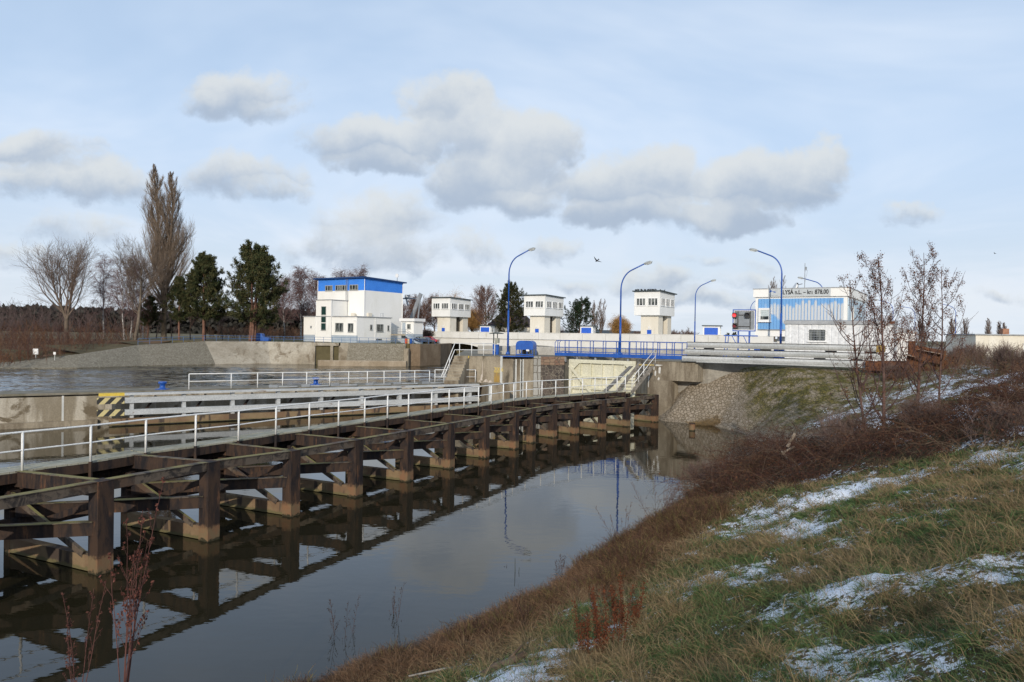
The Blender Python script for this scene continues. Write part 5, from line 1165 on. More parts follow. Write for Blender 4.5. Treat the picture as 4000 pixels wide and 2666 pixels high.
# ================================================================== VEGETATION GENERATORS
def unit(v): return v / np.maximum(np.linalg.norm(v, axis=-1, keepdims=True), 1e-9)
def strands_mesh(P, r0, r1, sides=3, cols=None):
    """P (N,K,3) polylines -> verts, quads; radius tapers r0 (N) -> r1 (N)"""
    N, K, _ = P.shape
    t = np.empty_like(P); t[:, 1:-1] = P[:, 2:] - P[:, :-2]; t[:, 0] = P[:, 1] - P[:, 0]; t[:, -1] = P[:, -1] - P[:, -2]; t = unit(t)
    ref = np.where(np.abs(t[..., 2:3]) > .9, np.array([1., 0, 0]), np.array([0, 0, 1.])); a = unit(np.cross(t, ref)); b = np.cross(t, a)
    f = np.linspace(0, 1, K)[None, :, None]; r = (np.asarray(r0).reshape(-1, 1, 1) * (1 - f) + np.asarray(r1).reshape(-1, 1, 1) * f)
    ang = np.arange(sides) * 2 * np.pi / sides
    V = P[:, :, None, :] + r[..., None] * (a[:, :, None, :] * np.cos(ang)[None, None, :, None] + b[:, :, None, :] * np.sin(ang)[None, None, :, None])
    base = (np.arange(N) * K * sides)[:, None, None] + (np.arange(K - 1) * sides)[None, :, None] + np.arange(sides)[None, None, :]
    nxt = (np.arange(N) * K * sides)[:, None, None] + (np.arange(K - 1) * sides)[None, :, None] + ((np.arange(sides) + 1) % sides)[None, None, :]
    F_ = np.stack([base, nxt, nxt + sides, base + sides], -1).reshape(-1, 4)
    C_ = None if cols is None else np.repeat(np.asarray(cols)[:, None, :], K * sides, 1).reshape(-1, 3)
    return V.reshape(-1, 3), F_, C_
def merge(parts):
    Vs, Fs, Cs = [], [], []; n = 0
    for V, F_, C_ in parts:
        Vs.append(V); Fs.append(F_ + n); n += len(V)
        if C_ is not None: Cs.append(C_)
    return np.concatenate(Vs), np.concatenate(Fs), (np.concatenate(Cs) if Cs else None)
def path(p0, d0, L, K, rg, up=0., wob=.1, droop=0.):
    """grow N strands from p0 along d0; up>0 bends skyward, droop bends down along the length"""
    N = len(p0); P = np.empty((N, K, 3)); P[:, 0] = p0; d = unit(d0); step = (np.asarray(L) / (K - 1)).reshape(-1, 1)
    for k in range(1, K):
        f = k / (K - 1); d = d + rg.normal(0, wob, (N, 3)); d[:, 2] += up / K - droop * f * 2 / K; d = unit(d); P[:, k] = P[:, k - 1] + d * step
    return P
def spawn(P, n, t0, t1, rg, even=True):
    """n children on every strand of P: start points, parent tangents, parent index, t"""
    N, K, _ = P.shape; idx = np.repeat(np.arange(N), n)
    t = (np.tile((np.arange(n) + .5) / n, N) + rg.uniform(-.5, .5, N * n) / n) if even else rg.uniform(0, 1, N * n)
    t = t0 + (t1 - t0) * np.clip(t, 0, 1); x = t * (K - 1); i = np.minimum(x.astype(int), K - 2); f = (x - i)[:, None]
    return P[idx, i] * (1 - f) + P[idx, i + 1] * f, unit(P[idx, i + 1] - P[idx, i]), idx, t
def side_dir(tan, ang, rg, az=None):
    N = len(tan); ref = np.where(np.abs(tan[:, 2:3]) > .95, np.array([1., 0, 0]), np.array([0, 0, 1.])); a = unit(np.cross(tan, ref)); b = np.cross(tan, a)
    az = rg.uniform(0, 2 * np.pi, N) if az is None else az; ang = np.asarray(ang).reshape(-1, 1)
    return unit(tan * np.cos(ang) + (a * np.cos(az)[:, None] + b * np.sin(az)[:, None]) * np.sin(ang))
bark = {}
def bark_mat(name, c, var=.25, patches=None):
    if name not in bark: bark[name] = weather(name, tuple(x * (1 - var) for x in c), tuple(x * (1 + var) for x in c), patches, scale=1.2, rough=.95, slo=.55, shi=.62)
    return bark[name]
def bare_tree(name, label, cat, loc, H, seed, kind='round', tr=.3, trunk_c=(.12, .09, .07), twig_c=(.16, .105, .085), group=None, dens=1.0, lean=(0, 0), trunk_patch=None, twig_r=.018, forks=1, wide=1.0):
    rg = np.random.default_rng(seed); o = thing(name, label, cat, loc, 0, group)
    up = {'round': .55, 'poplar': 1.35, 'birch': .5, 'willow': .5, 'oval': .7, 'shrub': .7}[kind]
    # trunk(s)
    p0 = np.zeros((forks, 3)); p0[:, 2] = -.3
    d0 = np.stack([rg.normal(0, .05, forks) + lean[0], rg.normal(0, .05, forks) + lean[1], np.ones(forks)], -1)
    tl = H * {'round': .72, 'poplar': .97, 'birch': .92, 'willow': .62, 'oval': .88, 'shrub': .5}[kind]
    if forks > 1 and kind != 'shrub':
        bf = .12 if kind == 'poplar' else .30
        base = path(np.array([[0, 0, -.3]]), np.array([[lean[0], lean[1], 1.]]), np.array([H * bf]), 6, rg, .2, .03)
        p0 = np.repeat(base[:, -1], forks, 0); a = np.arange(forks) * np.pi * 2 / forks + rg.uniform(0, .5)
        sp = {'poplar': .062, 'round': .42, 'willow': .45}.get(kind, .3) * wide
        d0 = np.stack([np.cos(a) * sp + lean[0], np.sin(a) * sp * .5 + lean[1], np.ones(forks)], -1)
        T = path(p0, d0, np.full(forks, tl - H * (bf - .03)) * rg.uniform(.88, 1.03, forks), 12, rg, up * .5, .05 if kind != 'poplar' else .022)
        tp = [strands_mesh(base, [tr], [tr * .85], 9), strands_mesh(T, np.full(forks, tr * .72), np.full(forks, tr * .12), 7)]; tstart = 0.06
    else:
        if kind == 'shrub': a = rg.uniform(0, 6.28, forks); d0 = np.stack([np.cos(a) * .45 * wide, np.sin(a) * .45 * wide, np.ones(forks)], -1)
        T = path(p0, d0, np.full(forks, tl + .3) * rg.uniform(.85, 1.0, forks), 14, rg, .3 if kind != 'poplar' else .6, .03 if kind != 'shrub' else .1)
        tp = [strands_mesh(T, np.full(forks, tr), np.full(forks, tr * .10), 8)]; tstart = {'poplar': .08, 'birch': .28, 'round': .34, 'willow': .35, 'oval': .28, 'shrub': .2}[kind]
    V, F_, _ = merge(tp); npmesh('trunk', V, F_, bark_mat(name + '_bark', trunk_c, .25, trunk_patch), o, smooth=True)
    n1 = int({'round': 22, 'poplar': 38, 'birch': 34, 'willow': 20, 'oval': 38, 'shrub': 9}[kind] * dens / (1 if forks == 1 or kind == 'shrub' else forks ** .6))
    ang = {'round': 50, 'poplar': 38, 'birch': 42, 'willow': 48, 'oval': 46, 'shrub': 34}[kind]
    S, tan, pi_, t = spawn(T, n1, tstart, 1.0, rg); N = len(S)
    shape = {'round': .55 * (1 - .45 * t), 'poplar': .31 * (1 - t) ** .8 * np.clip(.75 + 2 * t, 0, 1) + .012, 'birch': .30 * (1 - .6 * t) + .03, 'willow': .42 * (1 - .3 * t), 'oval': .40 * np.sqrt(np.clip(1.02 - t, 0, 1)) + .04, 'shrub': .45 * (1 - .4 * t)}[kind]
    d1 = side_dir(tan, R(ang) * rg.uniform(.7, 1.2, N) * (wide if kind in ('round', 'oval') else 1), rg)
    B1 = path(S, d1, H * shape * rg.uniform(.75, 1.15, N), 8, rg, up, .11)
    r1 = np.clip(tr * .42 * (1 - .7 * t), twig_r * 1.6, None); cr = [strands_mesh(B1, r1, np.full(N, twig_r), 4)]
    n2 = int({'round': 10, 'poplar': 6, 'birch': 8, 'willow': 9, 'oval': 9, 'shrub': 7}[kind] * (dens ** .5))
    S, tan, pi2, t2 = spawn(B1, n2, .12, 1.0, rg); N2 = len(S); L1 = (H * shape)[pi2]
    B2 = path(S, side_dir(tan, R(36 if kind != 'poplar' else 20) * rg.uniform(.6, 1.3, N2), rg), L1 * .42 * (1.05 - .6 * t2) * rg.uniform(.7, 1.2, N2), 6, rg, up * .8, .13, .9 if kind in ('birch',) else 0)
    cr.append(strands_mesh(B2, np.full(N2, twig_r * 1.15), np.full(N2, twig_r * .7), 3))
    n3 = int({'round': 7, 'poplar': 4, 'birch': 7, 'willow': 9, 'oval': 6, 'shrub': 6}[kind] * (dens ** .5))
    S, tan, pi3, t3 = spawn(B2, n3, .15, 1.0, rg); N3 = len(S)
    if kind == 'willow': L3 = H * rg.uniform(.16, .42, N3) * np.clip(S[:, 2] / H, .25, 1); B3 = path(S, side_dir(tan, R(40) * rg.uniform(.5, 1.3, N3), rg), L3, 7, rg, 0, .06, 2.6)
    elif kind == 'birch': B3 = path(S, side_dir(tan, R(40) * rg.uniform(.5, 1.3, N3), rg), H * rg.uniform(.05, .11, N3), 5, rg, 0, .1, 1.5)
    else: B3 = path(S, side_dir(tan, R(34 if kind != 'poplar' else 18) * rg.uniform(.5, 1.3, N3), rg), L1[pi3] * .22 * rg.uniform(.6, 1.3, N3) + .25, 4, rg, up * .6, .16)
    cr.append(strands_mesh(B3, np.full(N3, twig_r * .72), np.full(N3, twig_r * .42), 3))
    V, F_, _ = merge(cr); npmesh('crown', V, F_, bark_mat(name + '_twigs', twig_c, .22), o)
    return o
needle = colmat('conifer_needles', .85, .35, 3.)
def conifer(name, label, cat, loc, H, seed, kind='pine', group=None, wide=.30, bare=.2, c0=(.030, .046, .020), c1=(.105, .088, .036), trunk_c=(.16, .085, .06), trunks=1):
    rg = np.random.default_rng(seed); o = thing(name, label, cat, loc, 0, group)
    p0 = np.stack([rg.normal(0, .35 * (trunks > 1), trunks), rg.normal(0, .35 * (trunks > 1), trunks), np.full(trunks, -.3)], -1)
    T = path(p0, np.stack([rg.normal(0, .05, trunks), rg.normal(0, .03, trunks), np.ones(trunks)], -1), H * rg.uniform(.86, 1.0, trunks) if trunks > 1 else np.array([H]), 12, rg, .4, .02)
    V, F_, _ = strands_mesh(T, np.full(trunks, H * .016 + .04), np.full(trunks, .03), 8); npmesh('trunk', V, F_, bark_mat(name + '_bark', trunk_c), o, smooth=True)
    n1 = int(84 / trunks ** .5); S, tan, pi_, t = spawn(T, n1, bare, .985, rg); N = len(S); q = (t - bare) / (1 - bare)
    prof = (np.where(q < .28, .65 + 1.2 * q, 1.0 - (q - .28) * 1.08) if kind == 'pine' else (1.02 - q)); prof = np.clip(prof, .1, 1.1) * rg.uniform(.6, 1.15, N)
    elev = R(72) if kind == 'pine' else R(84)
    B1 = path(S, side_dir(tan, elev * rg.uniform(.8, 1.15, N) - R(26) * q, rg), H * wide * prof + .3, 7, rg, .55 if kind == 'pine' else .15, .08)
    br = [strands_mesh(B1, np.full(N, .05), np.full(N, .02), 3)]
    n2 = 9; S2, tan2, pi2, t2 = spawn(B1, n2, .30, 1.0, rg); N2 = len(S2); L2 = (H * wide * prof)[pi2] * .30 * (1.15 - .5 * t2)
    B2 = path(S2, side_dir(tan2, R(48) * rg.uniform(.4, 1.3, N2), rg), L2 + .15, 4, rg, .5, .1)
    br.append(strands_mesh(B2, np.full(N2, .025), np.full(N2, .015), 3)); V, F_, _ = merge(br); npmesh('branches', V, F_, bark_mat(name + '_branch', (.07, .045, .03)), o)
    # needle tufts along and at the ends of the twigs, each a burst of short blades
    C0, tn, pi3, t3 = spawn(B2, 3, .35, 1.0, rg); NT_ = len(C0); nb = 16
    idx = np.repeat(np.arange(NT_), nb); M_ = len(idx); dv = rg.normal(0, 1, (M_, 3)) + tn[idx] * .8 + np.array([0, 0, .35]); dv = unit(dv)
    s = H * .018 * rg.uniform(.6, 1.25, M_)[:, None]; c = C0[idx] + rg.normal(0, H * .008, (M_, 3)); w = unit(np.cross(dv, rg.normal(0, 1, (M_, 3)))) * s * .17
    Vn = np.stack([c - w, c + w, c + dv * s + w * .5, c + dv * s - w * .5], 1).reshape(-1, 3); Fn = np.arange(len(Vn)).reshape(-1, 4)
    tone = np.clip(rg.normal(.35, .25, NT_) + .0, 0, 1)[idx]; cc = np.array(c0)[None] * (1 - tone[:, None]) + np.array(c1)[None] * tone[:, None]; cc = cc * rg.uniform(.75, 1.25, (M_, 1))
    npmesh('crown', Vn, Fn, needle, o, cols=np.repeat(cc, 4, 0)); return o
def base_at(px, Y, z=4.15): p = atY(px, 1300, Y); return (p.x, p.y, z)
def htop(py, px, Y, zb): return EYE + (1308 + .015 * (px - 2000) - py) * Y / 2900 - zb
# ---- left bank
def T_(px, pyt, Y, zb=4.1): return (*base_at(px, Y, zb)[:2], zb), htop(pyt, px, Y, zb)
l, h = T_(262, 958, 141, 2.0); bare_tree('willow_tree', 'big forked bare tree standing alone at the left by the water', 'tree', l, h, 11, 'round', .42, (.13, .10, .075), (.17, .125, .10), dens=1.25, forks=2, wide=.6, lean=(-.04, 0), twig_r=.02)
l, h = T_(640, 655, 160); bare_tree('poplar_tree', 'very tall twin topped bare poplar rising over the pines', 'tree', l, h, 23, 'poplar', .62, (.13, .10, .07), (.20, .15, .11), dens=3.4, forks=2, wide=1.05, twig_r=.02)
l, h = T_(528, 900, 143); bare_tree('leaning_tree', 'bare tree leaning right against the foot of the tall poplar', 'tree', l, h, 31, 'round', .38, (.15, .12, .09), (.14, .105, .08), dens=1.1, forks=1, lean=(.16, .02), twig_r=.02)
for i, (px, pyt, Y, sd) in enumerate(((486, 970, 147, 41), (405, 1010, 155, 42), (560, 960, 168, 43), (508, 1030, 150, 44))):
    l, h = T_(px, pyt, Y); bare_tree('birch_tree', ['birch with the whitest trunk, left of the leaning tree', 'leftmost slender birch, next to the forked bare tree', 'birch mostly hidden behind the tall poplar', 'thin birch close beside the leaning trunk'][i], 'tree', l, h, sd, 'birch', .17, (.36, .34, .32), (.17, .10, .095), 'birches left of the tall poplar', 1.0, trunk_patch=(.06, .05, .05), twig_r=.017)
pl = [(800, 985, 151, 'slim dark pine left of the largest pine', 51, .31, .22, 2), (985, 955, 148, 'largest dark pine with brown tinged lower boughs, nearest the white building', 53, .35, .14, 3), (700, 1090, 150, 'shorter pine in the trees at the right foot of the tall poplar', 55, .26, .3, 1), (575, 1160, 158, 'low dark pine half hidden behind the leaning tree', 57, .28, .3, 1)]
for px, pyt, Y, nm, sd, wd, br_, tk in pl:
    l, h = T_(px, pyt, Y); conifer('pine_tree', nm, 'tree', l, h, sd, 'pine', 'dark pines on the quay', wd, br_, trunks=tk)
for i, (px, pyt, Y, sd) in enumerate(((745, 1130, 162, 61), (870, 1150, 166, 62), (610, 1120, 175, 63), (670, 1080, 180, 64))):
    l, h = T_(px, pyt, Y); bare_tree('thin_tree', ['thin bare tree in the gap between poplar and pines', 'thin bare tree between the two tall pines', 'thin bare tree behind the leaning trunk', 'thin bare tree right behind the poplar trunk'][i], 'tree', l, h, sd, 'oval', .16, (.12, .085, .065), (.15, .10, .085), 'thin trees among the pines', .7)
for i, (px, pyt, Y, sd, w_) in enumerate(((1175, 1045, 178, 71, .26), (1115, 1060, 190, 72, .2), (1240, 1050, 196, 73, .2), (1385, 1042, 205, 74, .2), (1340, 1055, 210, 75, .2))):
    l, h = T_(px, pyt, Y); bare_tree('birch_tree', ['largest pale birch just left of the white building', 'smaller birch at the left of the group by the white building', 'birch rising behind the left corner of the white building', 'birch top showing over the blue roof', 'smaller birch top over the blue roof, left of the other'][i], 'tree', l, h, sd, 'birch', w_, (.25, .22, .20), (.20, .125, .115), 'birches around the white building', 1.4, twig_r=.022)
for i, (px, pyt, Y, sd, kd) in enumerate(((1600, 1155, 195, 81, 'birch'), (1655, 1140, 200, 82, 'round'), (1700, 1150, 205, 83, 'birch'), (1575, 1170, 210, 84, 'round'), (1630, 1165, 215, 85, 'oval'))):
    l, h = T_(px, pyt, Y); bare_tree('bare_tree', ['drooping bare tree just right of the white building', 'spreading bare tree over the derrick crane', 'bare tree at the left shoulder of the first tower', 'bare tree in the gap beside the white building wall', 'bare tree at the middle of the clump behind the derrick'][i], 'tree', l, h, sd, kd, .22, (.12, .09, .06), (.17, .10, .08), 'bare trees between the white building and first tower', 1.1, twig_r=.022)
for px, pyt, Y, sd, c, nm, w_ in ((1745, 1130, 215, 91, (.42, .24, .085), 'tall golden willow behind the first tower', 1.0), (1850, 1180, 205, 92, (.36, .19, .06), 'golden willow between the first tower and the hut', .8), (2417, 1222, 188, 93, (.40, .22, .055), 'rounded golden willow behind the second hut and lamp', 1.0)):
    l, h = T_(px, pyt, Y); bare_tree('golden_willow', nm, 'tree', l, h, sd, 'willow', .3, (.12, .09, .05), c, 'golden willows', 2.0, twig_r=.022, wide=w_)
l, h = T_(1898, 1105, 192); bare_tree('bare_tree', 'oval bare tree standing alone between first tower and the pine', 'tree', l, h, 101, 'oval', .3, (.09, .075, .06), (.13, .10, .085), dens=1.3, twig_r=.022)
l, h = T_(1990, 1122, 188); conifer('pine_tree', 'broad pine in front of the dark roofed house, behind the first lamp', 'tree', l, h, 103, 'pine', wide=.46, bare=.12, c0=(.022, .032, .014), c1=(.07, .06, .025))
l, h = T_(2257, 1183, 178); conifer('spruce_tree', 'dark broad conifer right of the second tower', 'tree', l, h, 105, 'pine', wide=.58, bare=.05, c0=(.014, .03, .016), c1=(.035, .055, .025))
for i, (px, pyt, Y, sd) in enumerate(((2345, 1168, 205, 111), (2320, 1172, 210, 112), (3022, 1080, 190, 113), (3050, 1118, 194, 114), (3005, 1100, 192, 115), (3432, 1218, 220, 116), (3475, 1216, 222, 117), (3590, 1235, 200, 118), (3612, 1260, 205, 119), (3720, 1235, 185, 120), (3770, 1240, 200, 121), (3862, 1243, 190, 122), (3905, 1250, 192, 123), (3925, 1252, 190, 124))):
    l, h = T_(px, pyt, Y); nm = ['bare fan shaped poplar right of the dark spruce', 'smaller bare poplar half behind the dark spruce', 'poplar top over the station roof beside the emblem', 'lower poplar top at the right of those over the station roof', 'left one of the poplar tops over the station roof', 'left poplar in the gap right of the station', 'right poplar in the gap right of the station', 'poplar behind the trunk of the right-hand sapling', 'smaller poplar right of the right-hand sapling trunk', 'poplar behind the lamp right of the saplings', 'poplar just right of that lamp', 'left poplar of the three behind the low cream building', 'middle poplar of the three behind the low cream building', 'right poplar of the three behind the low cream building'][i]
    bare_tree('distant_poplar', nm, 'tree', l, h, sd, 'poplar', .2, (.13, .10, .08), (.17, .125, .105), 'distant bare poplars', .9, twig_r=.026, forks=3, wide=1.3)
for i, (px, pyt, Y, sd) in enumerate(((2480, 1270, 190, 131), (2640, 1270, 190, 132), (2690, 1262, 185, 133), (2130, 1225, 200, 134), (2160, 1240, 190, 135), (3960, 1290, 150, 136), (1668, 1265, 165, 137))):
    l, h = T_(px, pyt, Y); bare_tree('bare_shrub', ['bare shrub behind the parapet right of the golden willow', 'bare shrub behind the parapet right of the third tower', 'wider bare shrub left of the third lamp post', 'bare shrub in front of the house left of the second tower', 'bare shrub left of the second tower shaft', 'bare shrub behind the brick chimney', 'bare shrub growing at the bridge end'][i], 'shrub', l, h, sd, 'shrub', .10, (.12, .09, .08), (.18, .125, .105), 'bare shrubs along the skyline', 1.2, forks=6, twig_r=.018)
for i, (px, pyt, sd) in enumerate(((2843, 1300, 141), (2869, 1297, 142))):
    l, h = T_(px, pyt, 175); conifer('young_conifer', ['tiny dark conifer tip over the parapet, left of a pair', 'tiny dark conifer tip over the parapet, right of a pair'][i], 'tree', l, max(h, 2.4), sd, 'spruce', wide=.3, bare=.05)
# ---- brown scrub and far woods at the left
def scrub(name, label, cat, n, fx, seed, hmin, hmax, cols, r=.02, kind=None, K=5, twigs=9):
    rg = np.random.default_rng(seed); p = fx(rg, n); N = len(p); hh = rg.uniform(hmin, hmax, N); a = rg.uniform(0, 6.28, N); q = rg.uniform(.1, .7, N)
    B = path(p, np.stack([np.cos(a) * q, np.sin(a) * q, np.ones(N)], -1), hh, K, rg, .2, .12); cl = np.array(cols)[rg.integers(0, len(cols), N)]
    parts = [strands_mesh(B, np.full(N, r), np.full(N, r * .6), 3, cl)]
    S, tan, pi_, t = spawn(B, twigs, .2, 1, rg); M_ = len(S); B2 = path(S, side_dir(tan, R(40) * rg.uniform(.5, 1.4, M_), rg), hh[pi_] * .38 * rg.uniform(.5, 1.1, M_), 3, rg, .2, .15)
    parts.append(strands_mesh(B2, np.full(M_, r * .7), np.full(M_, r * .45), 3, cl[pi_] * rg.uniform(.8, 1.2, (M_, 1))))
    V, F_, C_ = merge(parts); o = npmesh(name, V, F_, twigcol, cols=C_); return tag(o, label, cat, kind=kind)
twigcol = colmat('twig_bark', .9, .25, 8.)
def area(x0, x1, y0, y1, zf): return lambda rg, n: (lambda x, y: np.stack([x, y, zf(x, y)], -1))(rg.uniform(x0, x1, n), rg.uniform(y0, y1, n))
scrub('bank_scrub', 'brown leafless scrub covering the low left bank behind the white sign', 'scrub', 1500, area(-150, -72, 116, 150, lambda x, y: np.clip((y - 112 + (x + 76) * .1) * .1, .4, 4.0)), 5, 1.5, 5.0, [(.10, .05, .035), (.13, .07, .045), (.08, .045, .04), (.15, .085, .05)], .03, 'stuff')
scrub('bank_scrub', 'low reddish brown brush along the waterline at the far left', 'scrub', 900, area(-125, -74, 106, 118, lambda x, y: np.clip((y - 104 - (x + 80) * -.12) * .10, .2, 1.5)), 6, .6, 1.8, [(.13, .06, .04), (.16, .09, .05), (.10, .05, .035)], .03, 'stuff')
scrub('wood_edge', 'greyish leafless wood edge on the far bank at the left', 'wood', 800, area(-220, -95, 165, 215, lambda x, y: x * 0 + 4.1), 8, 3, 8.5, [(.12, .085, .08), (.14, .10, .09), (.10, .075, .07)], .04, 'stuff', twigs=12)
scrub('hedge', 'brown leafless hedge beyond the pines', 'hedge', 900, area(-78, -36, 185, 215, lambda x, y: x * 0 + 4.1), 9, 1.5, 3.6, [(.12, .07, .05), (.15, .09, .06), (.10, .06, .045)], .03, 'stuff')
rg = np.random.default_rng(15); n_ = 18000; xx = rg.uniform(-420, -95, n_); yy = rg.uniform(400, 440, n_); hh_ = 8 + 3 * vnoise(xx * .05, xx * 0) + 4.5 * vnoise(xx * .45, xx * 0); z_ = 4 + hh_ * rg.uniform(0, 1, n_) ** .8; s_ = rg.uniform(.8, 2.2, n_)[:, None]
c = np.stack([xx, yy, z_], -1); d1 = unit(rg.normal(0, 1, (n_, 3))) * s_; d2 = unit(np.cross(d1, rg.normal(0, 1, (n_, 3)))) * s_
npm = npmesh('distant_forest', np.stack([c - d1, c - d2, c + d1, c + d2], 1).reshape(-1, 3), np.arange(n_ * 4).reshape(-1, 4), needle, cols=np.repeat(np.array([[.035, .034, .03]]) * rg.uniform(.6, 1.5, (n_, 1)), 4, 0)); tag(npm, 'dark band of forest beyond the field at the far left', 'forest', kind='stuff')
# ================================================================== NEAR VEGETATION
# ---- two leafless saplings with dry seed clusters
leafcol = colmat('dry_leaf', .9, .3, 12.)
def sapling(label, px, py, Y_, top_py, seed, n1, lean, cluster=1.0, trunk_r=.07):
    rg = np.random.default_rng(seed); p = atY(px, py, Y_); zb = float(terrain(p.x, p.y)) - .1; H = EYE + (1308 + .015 * (px - 2000) - top_py) * Y_ / 2900 - zb
    o = thing('sapling', label, 'tree', (p.x, p.y, zb)); T = path(np.zeros((1, 3)), np.array([[lean, 0, 1.]]), np.array([H]), 16, rg, .35, .022)
    V, F_, _ = strands_mesh(T, [trunk_r], [.008], 8); npmesh('trunk', V, F_, bark_mat('sapling_bark', (.115, .07, .058), .3), o, smooth=True)
    S, tan, pi_, t = spawn(T, n1, .10, .93, rg); N = len(S); L = (H * .44 * (1 - t) ** .8 + .45) * rg.uniform(.55, 1.15, N)
    B = path(S, side_dir(tan, R(68) * rg.uniform(.65, 1.1, N), rg), L, 9, rg, 1.7, .05); parts = [strands_mesh(B, np.clip(.020 * (1 - t) + .008, .008, None), np.full(N, .005), 4)]
    S2, tan2, pi2, t2 = spawn(B, 6, .2, .95, rg); N2 = len(S2); B2 = path(S2, side_dir(tan2, R(42) * rg.uniform(.5, 1.3, N2), rg), L[pi2] * .30 * rg.uniform(.4, 1.2, N2) + .1, 5, rg, .8, .12); parts.append(strands_mesh(B2, np.full(N2, .0075), np.full(N2, .004), 3))
    V, F_, _ = merge(parts); npmesh('branches', V, F_, bark_mat('sapling_twig', (.10, .058, .052), .3), o)
    keep = np.where(rg.uniform(0, 1, N2) < .85 * cluster)[0]; C0, tn, pi3, t3 = spawn(B2[keep], 4, .35, 1., rg); nb = 11; idx = np.repeat(np.arange(len(C0)), nb); M_ = len(idx)
    c = C0[idx] + rg.normal(0, .055, (M_, 3)) + np.array([0, 0, -.03]); s = rg.uniform(.012, .03, (M_, 1)); d1 = unit(rg.normal(0, 1, (M_, 3))) * s; d2 = unit(np.cross(d1, rg.normal(0, 1, (M_, 3)))) * s * .7
    cc = np.array([(.12, .045, .022), (.16, .07, .03), (.09, .04, .028)])[rg.integers(0, 3, M_)]
    npmesh('dry_clusters', np.stack([c - d1, c - d2, c + d1, c + d2], 1).reshape(-1, 3), np.arange(M_ * 4).reshape(-1, 4), leafcol, o, cols=np.repeat(cc, 4, 0)); return o
sapling('taller reddish sapling with dry clusters in front of the white container', 3452, 1690, 26.0, 1000, 201, 27, -.035)
sapling('reddish sapling with dry clusters right of the container, its top a bare spike', 3580, 1640, 28.5, 985, 204, 26, .01)
sapling('slender second stem rising beside the right-hand sapling', 3665, 1640, 28.0, 1040, 207, 16, .0, .7, .045)
sapling('slim bare sapling leaning left before the aluminium beams', 3390, 1700, 25.0, 1090, 209, 22, -.16, .4, .05)
# ---- bramble thicket: arching canes and dry leaves
def pick(rg, n, inside, x0, x1, y0, y1):
    x = rg.uniform(x0, x1, n * 6); y = rg.uniform(y0, y1, n * 6); k = inside(x, y, rg); x, y = x[k][:n], y[k][:n]; return x, y
def px_of(x, y, z):
    r = np.array(_R); u = np.array(_U); f = np.array(_F); P = np.stack([x, y, z - EYE], -1); d = P @ f
    return 2000 + F_PX * (P @ r) / d, 1333 - F_PX * (P @ u) / d
GRASS_TOP = np.array([(2500, 2060), (2700, 1990), (2880, 1955), (3150, 1905), (3400, 1850), (3650, 1800), (4000, 1745), (5000, 1620)], float)
UP_EDGE = np.array([(2500, 2000), (2600, 1870), (2850, 1730), (3050, 1740), (3300, 1755), (3450, 1690), (3620, 1640), (3800, 1560), (4000, 1470), (5000, 1200)], float)
def in_bramble(x, y, rg=None):
    z = terrain(x, y); px, py = px_of(x, y, z); s = sdist(x, y)
    return (s > .0) & (py < np.interp(px, GRASS_TOP[:, 0], GRASS_TOP[:, 1]) + 8) & (py > np.interp(px, UP_EDGE[:, 0], UP_EDGE[:, 1])) & (px > 2480)
rg = np.random.default_rng(77)
x, y = pick(rg, 9000, in_bramble, 3, 34, 14, 46); N = len(x); z = terrain(x, y)
a = rg.uniform(0, 6.28, N); L = rg.uniform(.7, 2.3, N); el = rg.uniform(.15, 1.3, N)
thin = np.clip((sdist(x, y) + .6) / 2.0, .45, 1.0) * np.where(x > 17, .6, 1.0); L *= thin
B = path(np.stack([x, y, z], -1), np.stack([np.cos(a), np.sin(a), el], -1), L, 7, rg, 0, .12, 1.0)
cl = np.array([(.070, .034, .027), (.092, .046, .030), (.050, .032, .026), (.12, .07, .045), (.16, .115, .08)])[rg.choice(5, N, p=[.27, .24, .2, .18, .11])]
parts = [strands_mesh(B, rg.uniform(.005, .010, N), np.full(N, .004), 3, cl)]
S, tan, pi_, t = spawn(B, 5, .15, 1, rg); M_ = len(S); B2 = path(S, side_dir(tan, R(55) * rg.uniform(.4, 1.3, M_), rg), L[pi_] * rg.uniform(.12, .5, M_), 4, rg, .1, .2, .3)
parts.append(strands_mesh(B2, np.full(M_, .0045), np.full(M_, .003), 3, cl[pi_] * rg.uniform(.7, 1.3, (M_, 1))))
V, F_, C_ = merge(parts); o = npmesh('bramble_thicket', V, F_, twigcol, cols=C_); tag(o, 'dense tangle of dark reddish bramble canes between the grass and the paved slope', 'brambles', kind='stuff')
C0, tn, pi3, t3 = spawn(B2, 2, .2, 1, rg); M_ = len(C0); c = C0 + rg.normal(0, .02, (M_, 3)); s = rg.uniform(.014, .034, (M_, 1)); d1 = unit(rg.normal(0, 1, (M_, 3))) * s; d2 = unit(np.cross(d1, rg.normal(0, 1, (M_, 3)))) * s * .6
cc = np.array([(.085, .033, .018), (.055, .024, .018), (.12, .055, .028), (.036, .022, .018)])[rg.integers(0, 4, M_)]
o = npmesh('bramble_leaves', np.stack([c - d1, c - d2, c + d1, c + d2], 1).reshape(-1, 3), np.arange(M_ * 4).reshape(-1, 4), leafcol, cols=np.repeat(cc, 4, 0)); tag(o, 'withered reddish brown leaves hanging in the bramble tangle', 'leaves', kind='stuff')
